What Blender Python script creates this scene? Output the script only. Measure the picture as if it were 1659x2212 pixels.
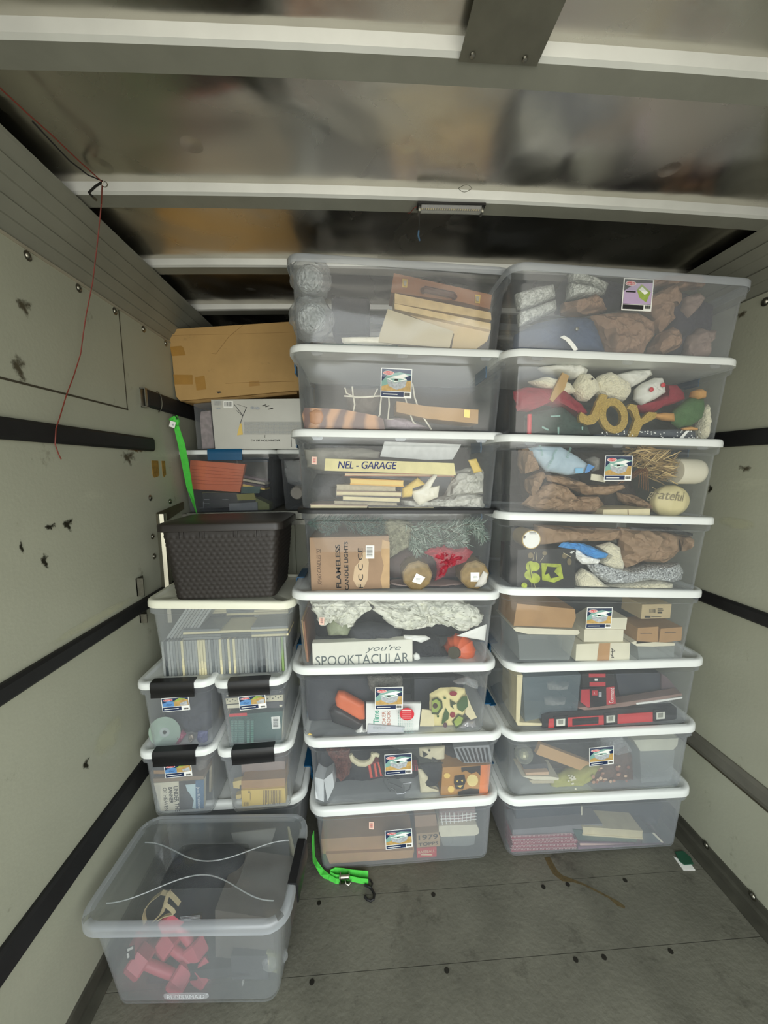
import bpy, bmesh, math, random
from mathutils import Vector, Matrix, noise
for _o in list(bpy.data.objects): bpy.data.objects.remove(_o)
SC = bpy.context.scene
COL = SC.collection
PI = math.pi
# ------------------------------------------------------------------ camera
EYE = Vector((0, 0, 1.69)); FPX = 831.0; CX, CY = 829.5, 1106.0
PITCH, YAW, ROLL = 0.1150, 0.0558, -0.0143
def _rot():
    cy, sy = math.cos(YAW), math.sin(YAW)
    Ry = Matrix(((cy, -sy, 0), (sy, cy, 0), (0, 0, 1)))
    B = Matrix(((1, 0, 0), (0, 0, -1), (0, 1, 0)))
    c, s = math.cos(PITCH), math.sin(PITCH)
    Rp = Matrix(((1, 0, 0), (0, c, -s), (0, s, c)))
    c, s = math.cos(ROLL), math.sin(ROLL)
    Rr = Matrix(((c, -s, 0), (s, c, 0), (0, 0, 1)))
    return Rr @ Rp @ B @ Ry
RM = _rot(); RT = RM.transposed()
cam = bpy.data.cameras.new('camera'); camo = bpy.data.objects.new('camera', cam); COL.objects.link(camo)
right, down, fwd = RM[0].copy(), RM[1].copy(), RM[2].copy()
camo.matrix_world = Matrix(((right.x, -down.x, -fwd.x, EYE.x), (right.y, -down.y, -fwd.y, EYE.y), (right.z, -down.z, -fwd.z, EYE.z), (0, 0, 0, 1)))
cam.sensor_fit = 'VERTICAL'; cam.sensor_height = 24.0; cam.lens = FPX / 2212 * 24.0
cam.clip_start = 0.01; cam.clip_end = 200
SC.camera = camo
# ------------------------------------------------------------------ world: overcast daylight entering by the open rear door
w = bpy.data.worlds.new('overcast'); SC.world = w; w.use_nodes = True
nt = w.node_tree; nt.nodes.clear()
out = nt.nodes.new('ShaderNodeOutputWorld'); bg = nt.nodes.new('ShaderNodeBackground')
tc = nt.nodes.new('ShaderNodeTexCoord'); sp = nt.nodes.new('ShaderNodeSeparateXYZ'); cr = nt.nodes.new('ShaderNodeValToRGB')
mp = nt.nodes.new('ShaderNodeMapRange'); mp.inputs[1].default_value = -1; mp.inputs[2].default_value = 1
nt.links.new(tc.outputs['Generated'], sp.inputs[0]); nt.links.new(sp.outputs['Z'], mp.inputs[0]); nt.links.new(mp.outputs[0], cr.inputs[0])
cr.color_ramp.elements[0].position = 0.0; cr.color_ramp.elements[0].color = (.55, .53, .47, 1)
cr.color_ramp.elements[1].position = 0.62; cr.color_ramp.elements[1].color = (.95, 1, 1, 1)
e = cr.color_ramp.elements.new(.485); e.color = (.6, .58, .52, 1)
e = cr.color_ramp.elements.new(.515); e.color = (.88, .94, .94, 1)
bg.inputs['Strength'].default_value = 2.4
nt.links.new(cr.outputs[0], bg.inputs[0]); nt.links.new(bg.outputs[0], out.inputs[0])
# the open rear doorway as a sampling portal for the daylight
pl = bpy.data.lights.new('doorway_daylight', 'AREA'); pl.shape = 'RECTANGLE'; pl.size = 2.3; pl.size_y = 2.5
pl.cycles.is_portal = True
po = bpy.data.objects.new('doorway_daylight', pl); COL.objects.link(po); po.location = (.27, -.89, 1.27); po.rotation_euler = (PI/2, 0, 0)
SC.view_settings.view_transform = 'Standard'; SC.view_settings.look = 'None'; SC.view_settings.gamma = 1
SC.view_settings.use_curve_mapping = False
SC.view_settings.exposure = 1.27
SC.cycles.max_bounces = 10; SC.cycles.diffuse_bounces = 5; SC.cycles.glossy_bounces = 3; SC.cycles.transmission_bounces = 4
SC.cycles.transparent_max_bounces = 24
SC.cycles.caustics_reflective = False; SC.cycles.caustics_refractive = False
SC.cycles.use_denoising = True
SC.cycles.sample_clamp_indirect = 6

def at(px, py, Y):
    d = RT @ Vector(((px - CX) / FPX, (py - CY) / FPX, 1.0)); return EYE + d * (Y / d.y)
def atX(px, py, X):
    d = RT @ Vector(((px - CX) / FPX, (py - CY) / FPX, 1.0)); return EYE + d * (X / d.x)
def atZ(px, py, Z):
    d = RT @ Vector(((px - CX) / FPX, (py - CY) / FPX, 1.0)); return EYE + d * ((Z - EYE.z) / d.z)
def S(h):  # srgb hex -> linear
    h = h.lstrip('#'); r = []
    for i in (0, 2, 4):
        c = int(h[i:i+2], 16) / 255; r.append(c / 12.92 if c <= .04045 else ((c + .055) / 1.055) ** 2.4)
    return tuple(r)
# ------------------------------------------------------------------ materials
MC = {}
def mat(key, col='#808080', rough=.6, metal=0, var=.12, scale=12, bump=0, bscale=None, sheen=0, spec=.5, crease=0, cscale=16):
    if key in MC: return MC[key]
    if isinstance(col, str): col = S(col)
    m = bpy.data.materials.new(key); m.use_nodes = True; MC[key] = m
    n = m.node_tree; b = n.nodes['Principled BSDF']
    b.inputs['Roughness'].default_value = rough; b.inputs['Metallic'].default_value = metal
    b.inputs['Specular IOR Level'].default_value = spec
    if sheen: b.inputs['Sheen Weight'].default_value = sheen
    tc = n.nodes.new('ShaderNodeTexCoord')
    nz = n.nodes.new('ShaderNodeTexNoise'); nz.inputs['Scale'].default_value = scale; nz.inputs['Detail'].default_value = 4
    n.links.new(tc.outputs['Object'], nz.inputs['Vector'])
    r = n.nodes.new('ShaderNodeValToRGB'); r.color_ramp.elements[0].position = .3; r.color_ramp.elements[1].position = .7
    r.color_ramp.elements[0].color = tuple(c * (1 - var) for c in col) + (1,)
    r.color_ramp.elements[1].color = tuple(min(1, c * (1 + var)) for c in col) + (1,)
    n.links.new(nz.outputs['Fac'], r.inputs[0]); n.links.new(r.outputs[0], b.inputs['Base Color'])
    if crease:   # folded, faceted creases
        vo = n.nodes.new('ShaderNodeTexVoronoi'); vo.inputs['Scale'].default_value = cscale; vo.feature = 'F1'
        wz = n.nodes.new('ShaderNodeTexNoise'); wz.inputs['Scale'].default_value = cscale*.4; wm = n.nodes.new('ShaderNodeMixRGB'); wm.inputs[0].default_value = .22
        n.links.new(tc.outputs['Object'], wz.inputs['Vector']); n.links.new(tc.outputs['Object'], wm.inputs[1]); n.links.new(wz.outputs['Color'], wm.inputs[2]); n.links.new(wm.outputs[0], vo.inputs['Vector'])
        bp = n.nodes.new('ShaderNodeBump'); bp.inputs['Strength'].default_value = crease; bp.inputs['Distance'].default_value = .03
        n.links.new(vo.outputs['Distance'], bp.inputs['Height']); n.links.new(bp.outputs[0], b.inputs['Normal'])
    if bump and not crease:
        n2 = n.nodes.new('ShaderNodeTexNoise'); n2.inputs['Scale'].default_value = bscale or scale * 3; n2.inputs['Detail'].default_value = 5
        n.links.new(tc.outputs['Object'], n2.inputs['Vector'])
        bp = n.nodes.new('ShaderNodeBump'); bp.inputs['Strength'].default_value = bump; bp.inputs['Distance'].default_value = .01
        n.links.new(n2.outputs['Fac'], bp.inputs['Height']); n.links.new(bp.outputs[0], b.inputs['Normal'])
    return m
def clear(key, col='#c4cad2', haze=.12, rough=.12, wavy=.0, wscale=4, tint=(.988, .992, .994)):
    """semi-clear polypropylene: mostly see-through, a little milky, glossy"""
    if key in MC: return MC[key]
    if isinstance(col, str): col = S(col)
    m = bpy.data.materials.new(key); m.use_nodes = True; MC[key] = m
    n = m.node_tree; n.nodes.clear(); N = n.nodes.new; L = n.links.new
    o = N('ShaderNodeOutputMaterial'); tr = N('ShaderNodeBsdfTransparent'); tr.inputs[0].default_value = tint + (1,)
    df = N('ShaderNodeBsdfDiffuse'); df.inputs[0].default_value = col + (1,)
    tl = N('ShaderNodeBsdfTranslucent'); tl.inputs[0].default_value = col + (1,)
    gl = N('ShaderNodeBsdfGlossy'); gl.inputs['Roughness'].default_value = rough
    m1 = N('ShaderNodeMixShader'); m1.inputs[0].default_value = .4; L(df.outputs[0], m1.inputs[1]); L(tl.outputs[0], m1.inputs[2])
    lw = N('ShaderNodeLayerWeight'); lw.inputs[0].default_value = .5
    # haze thickens at grazing angles, as through more plastic
    pw = N('ShaderNodeMath'); pw.operation = 'POWER'; pw.inputs[1].default_value = 4; L(lw.outputs['Facing'], pw.inputs[0])
    ma = N('ShaderNodeMath'); ma.operation = 'MULTIPLY_ADD'; ma.inputs[1].default_value = .55; ma.inputs[2].default_value = haze; L(pw.outputs[0], ma.inputs[0])
    nz = N('ShaderNodeTexNoise'); nz.inputs['Scale'].default_value = 3; tc = N('ShaderNodeTexCoord'); L(tc.outputs['Object'], nz.inputs['Vector'])
    mm = N('ShaderNodeMath'); mm.operation = 'MULTIPLY'; mr = N('ShaderNodeMapRange'); mr.inputs[3].default_value = .7; mr.inputs[4].default_value = 1.3
    L(nz.outputs['Fac'], mr.inputs[0]); L(ma.outputs[0], mm.inputs[0]); L(mr.outputs[0], mm.inputs[1])
    m2 = N('ShaderNodeMixShader'); L(mm.outputs[0], m2.inputs[0]); L(tr.outputs[0], m2.inputs[1]); L(m1.outputs[0], m2.inputs[2])
    fr = N('ShaderNodeMath'); fr.operation = 'MULTIPLY_ADD'; fr.inputs[1].default_value = .5; fr.inputs[2].default_value = .035; L(pw.outputs[0], fr.inputs[0])
    m3 = N('ShaderNodeMixShader'); L(fr.outputs[0], m3.inputs[0]); L(m2.outputs[0], m3.inputs[1]); L(gl.outputs[0], m3.inputs[2])
    if wavy:
        n2 = N('ShaderNodeTexNoise'); n2.inputs['Scale'].default_value = wscale; n2.inputs['Detail'].default_value = 1; L(tc.outputs['Object'], n2.inputs['Vector'])
        bp = N('ShaderNodeBump'); bp.inputs['Strength'].default_value = wavy; bp.inputs['Distance'].default_value = .05; L(n2.outputs['Fac'], bp.inputs['Height'])
        L(bp.outputs[0], gl.inputs['Normal'])
    L(m3.outputs[0], o.inputs[0])
    return m
# ------------------------------------------------------------------ mesh builder
def V(*a): return Vector(a)
def rrect(w, d, r, z, n=5, cx=0, cy=0):
    r = max(1e-4, min(r, w/2 - 1e-4, d/2 - 1e-4)); P = []
    for (sx, sy, a0) in ((1, 1, 0), (-1, 1, 90), (-1, -1, 180), (1, -1, 270)):
        for k in range(n + 1):
            a = math.radians(a0 + 90 * k / n); P.append(V(cx + sx * (w/2 - r) + r * math.cos(a), cy + sy * (d/2 - r) + r * math.sin(a), z))
    return P
class MB:
    def __init__(s): s.bm = bmesh.new(); s.mats = []
    def mi(s, m):
        if m not in s.mats: s.mats.append(m)
        return s.mats.index(m)
    def face(s, pts, m):
        try:
            f = s.bm.faces.new([p if isinstance(p, bmesh.types.BMVert) else s.bm.verts.new(p) for p in pts]); f.material_index = s.mi(m); return f
        except ValueError: return None
    def loft(s, rings, m, cap0=True, cap1=True, closed=True):
        i = s.mi(m); R = [[s.bm.verts.new(p) for p in r] for r in rings]; n = len(R[0])
        for a, b in zip(R, R[1:]):
            for k in range(n if closed else n - 1):
                f = s.bm.faces.new((a[k], a[(k+1) % n], b[(k+1) % n], b[k])); f.material_index = i
        if cap0: f = s.bm.faces.new(R[0][::-1]); f.material_index = i
        if cap1: f = s.bm.faces.new(R[-1]); f.material_index = i
        return s
    def box(s, a, b, m, bev=0):
        a, b = V(*a), V(*b); w, d = abs(b.x - a.x), abs(b.y - a.y); cx, cy = (a.x+b.x)/2, (a.y+b.y)/2; z0, z1 = min(a.z, b.z), max(a.z, b.z)
        if bev:
            bv = min(bev, w/2.1, d/2.1, (z1-z0)/2.1)
            s.loft([rrect(w-2*bv, d-2*bv, bv*.5, z0, 2, cx, cy), rrect(w, d, bv, z0+bv, 2, cx, cy), rrect(w, d, bv, z1-bv, 2, cx, cy), rrect(w-2*bv, d-2*bv, bv*.5, z1, 2, cx, cy)], m)
        else:
            P = [[V(cx+sx*w/2, cy+sy*d/2, z) for sx, sy in ((-1,-1),(1,-1),(1,1),(-1,1))] for z in (z0, z1)]; s.loft(P, m)
        return s
    def obox(s, c, ux, uy, uz, m):
        """box from centre and three half-axes"""
        c, ux, uy, uz = V(*c), V(*ux), V(*uy), V(*uz)
        s.loft([[c - uz + a*ux + b*uy for a, b in ((-1,-1),(1,-1),(1,1),(-1,1))], [c + uz + a*ux + b*uy for a, b in ((-1,-1),(1,-1),(1,1),(-1,1))]], m); return s
    def prism(s, pts, dv, m, mside=None):
        """front outline + extrusion vector"""
        a = [s.bm.verts.new(p) for p in pts]; b = [s.bm.verts.new(p + dv) for p in pts]; n = len(a)
        f = s.bm.faces.new(a); f.material_index = s.mi(m); f = s.bm.faces.new(b[::-1]); f.material_index = s.mi(m)
        for k in range(n):
            f = s.bm.faces.new((a[k], b[k], b[(k+1) % n], a[(k+1) % n])); f.material_index = s.mi(mside or m)
        return s
    def tube(s, pts, r, m, n=8, closed=False):
        pts = [V(*p) for p in pts]; rings = []; N = len(pts); up = None
        rr = r if isinstance(r, (list, tuple)) else [r] * N
        for i, p in enumerate(pts):
            t = (pts[min(i+1, N-1)] - pts[max(i-1, 0)]); t = t.normalized() if t.length > 1e-9 else V(0, 0, 1)
            if up is None: up = t.orthogonal().normalized()
            up = (up - t * up.dot(t)); up = up.normalized() if up.length > 1e-6 else t.orthogonal().normalized()
            q = t.cross(up); rings.append([p + (up * math.cos(2*PI*k/n) + q * math.sin(2*PI*k/n)) * rr[i] for k in range(n)])
        s.loft(rings, m, not closed, not closed); return s
    def ribbon(s, pts, wv, th, m):
        """flat strip: centre points, width half-vectors (one or list), thickness"""
        N = len(pts); W = wv if isinstance(wv, list) else [wv] * N; rings = []
        for i, p in enumerate(pts):
            t = (pts[min(i+1, N-1)] - pts[max(i-1, 0)]).normalized(); nn = t.cross(W[i]); nn = nn.normalized() * th / 2
            rings.append([p - W[i] - nn, p + W[i] - nn, p + W[i] + nn, p - W[i] + nn])
        s.loft(rings, m); return s
    def lathe(s, c, axis, prof, m, n=24, cap=True):
        """prof: list of (radius, height along axis)"""
        ax = V(*axis).normalized(); u = ax.orthogonal().normalized(); v = ax.cross(u); c = V(*c)
        s.loft([[c + ax*h + (u*math.cos(2*PI*k/n) + v*math.sin(2*PI*k/n)) * max(r, 1e-4) for k in range(n)] for r, h in prof], m, cap, cap); return s
    def ball(s, c, r, m, n=16, amp=0, fr=20, seed=0, sc=(1, 1, 1), rid=False):
        c = V(*c); rings = []
        for i in range(1, n):
            th = PI * i / n; ring = []
            for k in range(2*n):
                ph = PI * k / n; d = V(math.sin(th)*math.cos(ph), math.sin(th)*math.sin(ph), -math.cos(th))
                q = V(d.x*sc[0], d.y*sc[1], d.z*sc[2]) * r
                if amp:
                    nv = noise.noise((c + q) * fr + V(seed, 0, 0)); q += q.normalized() * (amp * ((1 - abs(nv)*2) if rid else nv))
                ring.append(c + q)
            rings.append(ring)
        s.loft(rings, m); return s
    def puff(s, P, Y, th, m, amp=.01, fr=18, seed=0, rings=15, rid=True, flat=.5, pw=2.4):
        """crumpled or padded body with front outline P (points at depth Y) and real thickness th"""
        n0 = len(P); D = []
        for k in range(n0):
            a, b = P[k], P[(k+1) % n0]; L = max(2, min(26, int((b-a).length / .0065)))
            for j in range(L): D.append(a.lerp(b, j / L))
        c = sum(D, V(0, 0, 0)) / len(D); ts = [.03] + [(i + 1) / rings for i in range(rings)]; R = []
        for side, tt in ((-1, ts), (1, ts[-2::-1])):
            for t in tt:
                k = max(0, 1 - t ** pw) ** flat; ring = []
                for p in D:
                    q = c.lerp(p, t); nv = noise.fractal(q * fr + V(seed*7.1, seed*3.3, side), .9, 2.1, 4)
                    if rid: nv = .5 - abs(nv) * 1.6
                    q = V(q.x, Y + th/2 + side*th/2*k, q.z)
                    if t < 1: q.y += side * nv * amp * min(1, (1-t) * 3 + .25)
                    else: q += (q - c).normalized() * nv * amp * .6
                    ring.append(q)
                R.append(ring)
        s.loft(R, m); return s
    def text(s, txt, o, U, Vv, size, m, align='CENTER', ext=0, shear=0, sp=1, bold=0, fw=None, fh=None):
        """lettering laid on the plane through o spanned by unit vectors U (reading direction) and Vv (up)"""
        cu = bpy.data.curves.new('t', 'FONT'); cu.body = txt; cu.size = size; cu.align_x = align; cu.align_y = 'CENTER'
        cu.shear = shear; cu.space_character = sp; cu.resolution_u = 3; cu.extrude = ext; cu.offset = bold
        ob = bpy.data.objects.new('t', cu); COL.objects.link(ob); bpy.context.view_layer.update()
        me = bpy.data.meshes.new_from_object(ob.evaluated_get(bpy.context.evaluated_depsgraph_get()))
        if fw or fh:
            xs = [v.co.x for v in me.vertices]; ys = [v.co.y for v in me.vertices]; xm, ym = (min(xs)+max(xs))/2, (min(ys)+max(ys))/2
            kx = fw/(max(xs)-min(xs)) if fw else 1; ky = fh/(max(ys)-min(ys)) if fh else kx
            for v in me.vertices: v.co.x = (v.co.x-xm)*kx; v.co.y = (v.co.y-ym)*ky
        Nn = U.cross(Vv); i = s.mi(m); vs = [s.bm.verts.new(o + U*v.co.x + Vv*v.co.y + Nn*v.co.z) for v in me.vertices]
        for p in me.polygons:
            try: f = s.bm.faces.new([vs[k] for k in p.vertices]); f.material_index = i
            except ValueError: pass
        bpy.data.objects.remove(ob); bpy.data.curves.remove(cu); bpy.data.meshes.remove(me); return s
    def build(s, name, parent=None, smooth=False, base=None, xf=None, recalc=True, label=None):
        if recalc: bmesh.ops.recalc_face_normals(s.bm, faces=s.bm.faces[:])
        me = bpy.data.meshes.new(name)
        if parent is not None:
            off = V(0, 0, 0); pp = parent
            while pp: off += pp.location; pp = pp.parent
        elif base is not None: off = V(*base)
        else:
            xs = [v.co for v in s.bm.verts]; off = V((min(p.x for p in xs)+max(p.x for p in xs))/2, (min(p.y for p in xs)+max(p.y for p in xs))/2, min(p.z for p in xs))
        if xf is None:
            for v in s.bm.verts: v.co -= off
        s.bm.to_mesh(me); s.bm.free()
        for m in s.mats: me.materials.append(m)
        if smooth:
            me.polygons.foreach_set('use_smooth', [True] * len(me.polygons))
            me.update()
            try: me.set_sharp_from_angle(angle=math.radians(smooth if isinstance(smooth, (int, float)) and smooth is not True else 40))
            except Exception: pass
        ob = bpy.data.objects.new(name, me); COL.objects.link(ob)
        if parent is not None: ob.parent = parent
        elif xf is None: ob.location = off
        if label: ob['label'] = label
        return ob
def tag(o, label, cat, group=None):
    o['label'] = label; o['category'] = cat
    if group: o['group'] = group
    return o
def empty(name, loc, label, cat, group=None):
    o = bpy.data.objects.new(name, None); COL.objects.link(o); o.location = loc; o.empty_display_size = .05
    return tag(o, label, cat, group)
def struct(o): o['kind'] = 'structure'; return o
def stuff(o): o['kind'] = 'stuff'; return o
# ------------------------------------------------------------------ the truck box
XL, XR, YF, YB, ZC = -.914, 1.45, 2.02, -.9, 2.545
wallm = mat('painted_panel', '#a6a795', .45, var=.05, scale=2.2, bump=.05, bscale=90)
def scuffs(m, dark='#4a473c', thr=(.66, .74), sc=5.0, stretch=(1, 1, 1), amt=.8):
    n = m.node_tree; b = n.nodes['Principled BSDF']; src = b.inputs['Base Color'].links[0].from_socket
    tc = n.nodes.new('ShaderNodeTexCoord'); mpn = n.nodes.new('ShaderNodeMapping'); mpn.inputs['Scale'].default_value = stretch
    nz = n.nodes.new('ShaderNodeTexNoise'); nz.inputs['Scale'].default_value = sc; nz.inputs['Detail'].default_value = 9; nz.inputs['Roughness'].default_value = .72
    r = n.nodes.new('ShaderNodeValToRGB'); r.color_ramp.elements[0].position = thr[0]; r.color_ramp.elements[1].position = thr[1]
    r.color_ramp.elements[0].color = (0, 0, 0, 1); r.color_ramp.elements[1].color = (amt, amt, amt, 1)
    mx = n.nodes.new('ShaderNodeMixRGB'); mx.inputs[2].default_value = S(dark) + (1,)
    n.links.new(tc.outputs['Object'], mpn.inputs[0]); n.links.new(mpn.outputs[0], nz.inputs['Vector']); n.links.new(nz.outputs['Fac'], r.inputs[0])
    n.links.new(r.outputs[0], mx.inputs[0]); n.links.new(src, mx.inputs[1]); n.links.new(mx.outputs[0], b.inputs['Base Color'])
scuffs(wallm, '#55523f', (.625, .74), 6.5, (1, 1, .8), .75)
scuffs(wallm, '#c9cbb4', (.62, .7), 1.7, (1, .6, 3), .35)
floorm = mat('grey_floor_board', '#67665b', .58, var=.22, scale=4, bump=.25, bscale=60)
scuffs(floorm, '#34322b', (.56, .72), 9, (1, 1, 1), .65); scuffs(floorm, '#7d7b6e', (.6, .72), 14, (1, 1, 1), .4)
alum = mat('mill_aluminium', '#8f9088', .34, 1, var=.1, scale=5, bump=.12, bscale=30)
rail_m = mat('rail_aluminium', '#85867a', .5, .25, var=.08, scale=6)
dark_metal = mat('dark_metal', '#2a2a26', .6, .6, var=.2)
blackm = mat('black_track', '#0e0e0f', .62, .0, var=.3, scale=30)
boltm = mat('bolt_steel', '#8c8a80', .3, 1, var=.2, scale=40)
# floor: boards running across, with real gaps
mb = MB(); seams = [-.3, -.06, .18, .42, .66, .885, 1.118, 1.352, 1.585, 1.82, 2.02]; y0 = YB
for i, y1 in enumerate([-.72, -.5] + seams):
    mb.box((XL, y0 + .0012, -.03), (XR, y1 - .0012, 0), floorm); y0 = y1
mb.box((XL, YB, -.06), (XR, YF, -.031), dark_metal)
f = struct(mb.build('floor'))
# walls, real thickness
mb = MB(); mb.box((XL - .04, YB, -.06), (XL, 3.0, 2.31), wallm); struct(mb.build('wall_left'))
mb = MB(); mb.box((XR, YB, -.06), (XR + .04, 3.0, 2.29), wallm); struct(mb.build('wall_right'))
# bulkhead below the attic and the nose wall above it
mb = MB(); mb.box((XL, YF, 0), (XR, YF + .03, 1.44), wallm); struct(mb.build('wall_front'))
darkin = mat('attic_panel', '#4b4a42', .6, var=.1)
mb = MB(); mb.box((XL, 2.9, 1.4), (XR, 2.94, 2.6), darkin); struct(mb.build('wall_nose'))
mb = MB(); mb.box((XL, YF - .03, 1.44), (XR, 2.9, 1.47), mat('attic_floor', '#6b695f', .6)); mb.box((XL + .03, YF - .045, 1.435), (XR - .02, YF - .03, 1.476), alum); struct(mb.build('trim_1'))
# bulkhead trim seen between the columns
mb = MB(); mb.box((-.60, YF - .012, 1.40), (.0, YF, 1.425), alum); mb.box((-.375, YF - .02, .9), (-.355, YF, 1.40), wallm); struct(mb.build('trim_2'))
# ceiling sheet: a bright mill-finish skin, dented
sheet = bpy.data.materials.new('ceiling_sheet'); sheet.use_nodes = True
n = sheet.node_tree; b = n.nodes['Principled BSDF']; b.inputs['Metallic'].default_value = 1; b.inputs['Base Color'].default_value = (.66, .63, .56, 1)
tc = n.nodes.new('ShaderNodeTexCoord')
def _noise(sc, det=2, dist=0):
    z = n.nodes.new('ShaderNodeTexNoise'); z.inputs['Scale'].default_value = sc; z.inputs['Detail'].default_value = det; z.inputs['Distortion'].default_value = dist; n.links.new(tc.outputs['Object'], z.inputs['Vector']); return z
z1 = _noise(2.2, 2, .4); z2 = _noise(14, 3); z3 = _noise(3.0, 6, .6)
rr = n.nodes.new('ShaderNodeMapRange'); rr.inputs[1].default_value = .35; rr.inputs[2].default_value = .65; rr.inputs[3].default_value = .16; rr.inputs[4].default_value = .34
n.links.new(z3.outputs['Fac'], rr.inputs[0]); n.links.new(rr.outputs[0], b.inputs['Roughness'])
vo = n.nodes.new('ShaderNodeTexVoronoi'); vo.inputs['Scale'].default_value = 5.5; n.links.new(tc.outputs['Object'], vo.inputs['Vector'])
vr = n.nodes.new('ShaderNodeMapRange'); vr.inputs[1].default_value = 0; vr.inputs[2].default_value = .16; vr.inputs[3].default_value = -1; vr.inputs[4].default_value = 0; n.links.new(vo.outputs['Distance'], vr.inputs[0])
b1 = n.nodes.new('ShaderNodeBump'); b1.inputs['Strength'].default_value = .8; b1.inputs['Distance'].default_value = .03; n.links.new(z1.outputs['Fac'], b1.inputs['Height'])
b2 = n.nodes.new('ShaderNodeBump'); b2.inputs['Strength'].default_value = .35; b2.inputs['Distance'].default_value = .004; n.links.new(vr.outputs[0], b2.inputs['Height']); n.links.new(b1.outputs[0], b2.inputs['Normal'])
b3 = n.nodes.new('ShaderNodeBump'); b3.inputs['Strength'].default_value = .12; b3.inputs['Distance'].default_value = .004; n.links.new(z2.outputs['Fac'], b3.inputs['Height']); n.links.new(b2.outputs[0], b3.inputs['Normal'])
n.links.new(b3.outputs[0], b.inputs['Normal'])
def crown(x): u = (x - .27) / 1.18; return 2.498 - .012 * (x - XL) + .022 * (1 - u * u)
mb = MB(); xs = [XL + (XR - XL) * k / 16 for k in range(17)]
mb.loft([[V(x, y, crown(x) + .027) for x in xs] + [V(x, y, crown(x) + .035) for x in xs[::-1]] for y in (YB, 0, 1, 2, 2.9)], sheet); struct(mb.build('ceiling', smooth=30))
# side rails of ribbed aluminium under the roof edge
def siderail(name, x0, z0, sx, x1, z1):
    P = []; N = 5
    for k in range(N + 1):
        t = k / N; bx = x0 + (x1 - x0) * t; bz = z0 + (z1 - z0) * t
        nx, nz = -(z1 - z0), (x1 - x0); l = math.hypot(nx, nz); nx, nz = nx / l, nz / l
        d = .004 if k % 2 else -.002; dd = .004 if (k + 1) % 2 else -.002
        s_ = -1 if sx < 0 else 1
        P.append((bx + nx * d * s_ * -1, bz + nz * d * s_ * -1)); 
        if k < N: P.append((bx + (x1-x0)*.012 + nx * dd * s_ * -1, bz + (z1-z0)*.02 + nz * dd * s_ * -1))
    outer = [(x1, z1 + .012), (x1 + sx * .02, z1 + .02), (x0 - sx * .004, z1 + .02), (x0 - sx * .004, z1 + .075), (x0 + sx * .04, z1 + .075), (x0 + sx * .04, z0)]  # upstand added to fill the roof gap where daylight leaked in
    mb = MB(); mb.loft([[V(x, y, z) for x, z in P + outer] for y in (YB, 2.95)], rail_m); return struct(mb.build(name))
siderail('trim_3', XL, 2.31, -1, -.815, 2.478); siderail('trim_4', XR, 2.29, 1, 1.365, 2.462)
# roof bows: hat sections; daylit door face and shaded underside are set in colour
bow_lit = mat('bow_aluminium_lit', '#ccceca', .42, .3, var=.06, scale=9); bow_shaded = mat('bow_underside_shaded', '#83847a', .5, .15, var=.08, scale=9)
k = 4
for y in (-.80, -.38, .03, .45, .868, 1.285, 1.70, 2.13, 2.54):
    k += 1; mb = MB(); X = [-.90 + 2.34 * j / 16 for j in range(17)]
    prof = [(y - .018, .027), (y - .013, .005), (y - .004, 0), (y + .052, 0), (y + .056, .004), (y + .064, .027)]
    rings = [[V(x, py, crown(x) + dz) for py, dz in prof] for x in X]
    mb.loft(rings, bow_shaded); i = mb.mi(bow_lit)
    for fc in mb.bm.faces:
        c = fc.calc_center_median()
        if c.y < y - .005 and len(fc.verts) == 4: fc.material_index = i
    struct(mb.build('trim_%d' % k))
# kick rails along the floor
kick = mat('kick_rail', '#4c4b42', .55, .3, var=.2, scale=14)
mb = MB(); mb.loft([[V(x, y, z) for x, z in ((XL, 0), (XL + .045, 0), (XL + .045, .004), (XL + .012, .006), (XL + .012, .018), (XL + .006, .055), (XL, .06))] for y in (YB, YF)], kick); struct(mb.build('baseboard_left'))
mb = MB(); mb.loft([[V(x, y, z) for x, z in ((XR, 0), (XR - .055, 0), (XR - .055, .005), (XR - .022, .007), (XR - .02, .03), (XR - .008, .034), (XR - .006, .06), (XR, .062))] for y in (YB, YF)], kick); struct(mb.build('baseboard_right'))
# wall lines: panel seams as thin strips of dark filler
seamm = mat('seam_filler', '#3b3628', .8)
mb = MB(); mb.box((XL, -.5, 1.928), (XL + .0012, 1.606, 1.934), seamm); mb.box((XL, 1.600, 1.931), (XL + .0012, 1.604, 2.31), seamm)
mb.box((XL, YB, 2.302), (XL + .003, 2.9, 2.311), mat('caulk', '#9c9684', .7)); struct(mb.build('trim_16'))
# ------------------------------------------------------------------ storage bins
PP = clear('clear_polypropylene', '#e6ebf2', .043, .10, wavy=.4, wscale=3.5)
PPm = clear('milky_polypropylene', '#e9eef4', .10, .18, wavy=.2, wscale=3)
RIMM = clear('rim_polypropylene', '#dde2e8', .38, .2)
PPh = clear('hazy_polypropylene', '#e6ebee', .16, .22)
PPf = clear('foreground_polypropylene', '#dfe5e8', .040, .12, wavy=.15)
whitelid = mat('white_lid', '#e4e7e4', .38, var=.02, scale=8)
creamlid = mat('cream_lid', '#e3e2cf', .4, var=.02)
blacklid = mat('black_lid', '#1d1e20', .45, var=.1)
bluel = mat('blue_latch', '#0f4f75', .35, var=.06); blackl = mat('black_latch', '#101012', .38, var=.1)
lwhite = mat('paper_white', '#ecece6', .5, var=.02); lnavy = mat('ink_navy', '#1a2a4c', .5, var=.05); lteal = mat('print_teal', '#7fa79c', .5, var=.1)
lred = mat('ink_red', '#c8303a', .5, var=.05); lgrey = mat('print_grey', '#a9adb0', .5, var=.25, scale=120); ltan = mat('print_tan', '#b7975c', .5, var=.2, scale=60)
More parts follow.
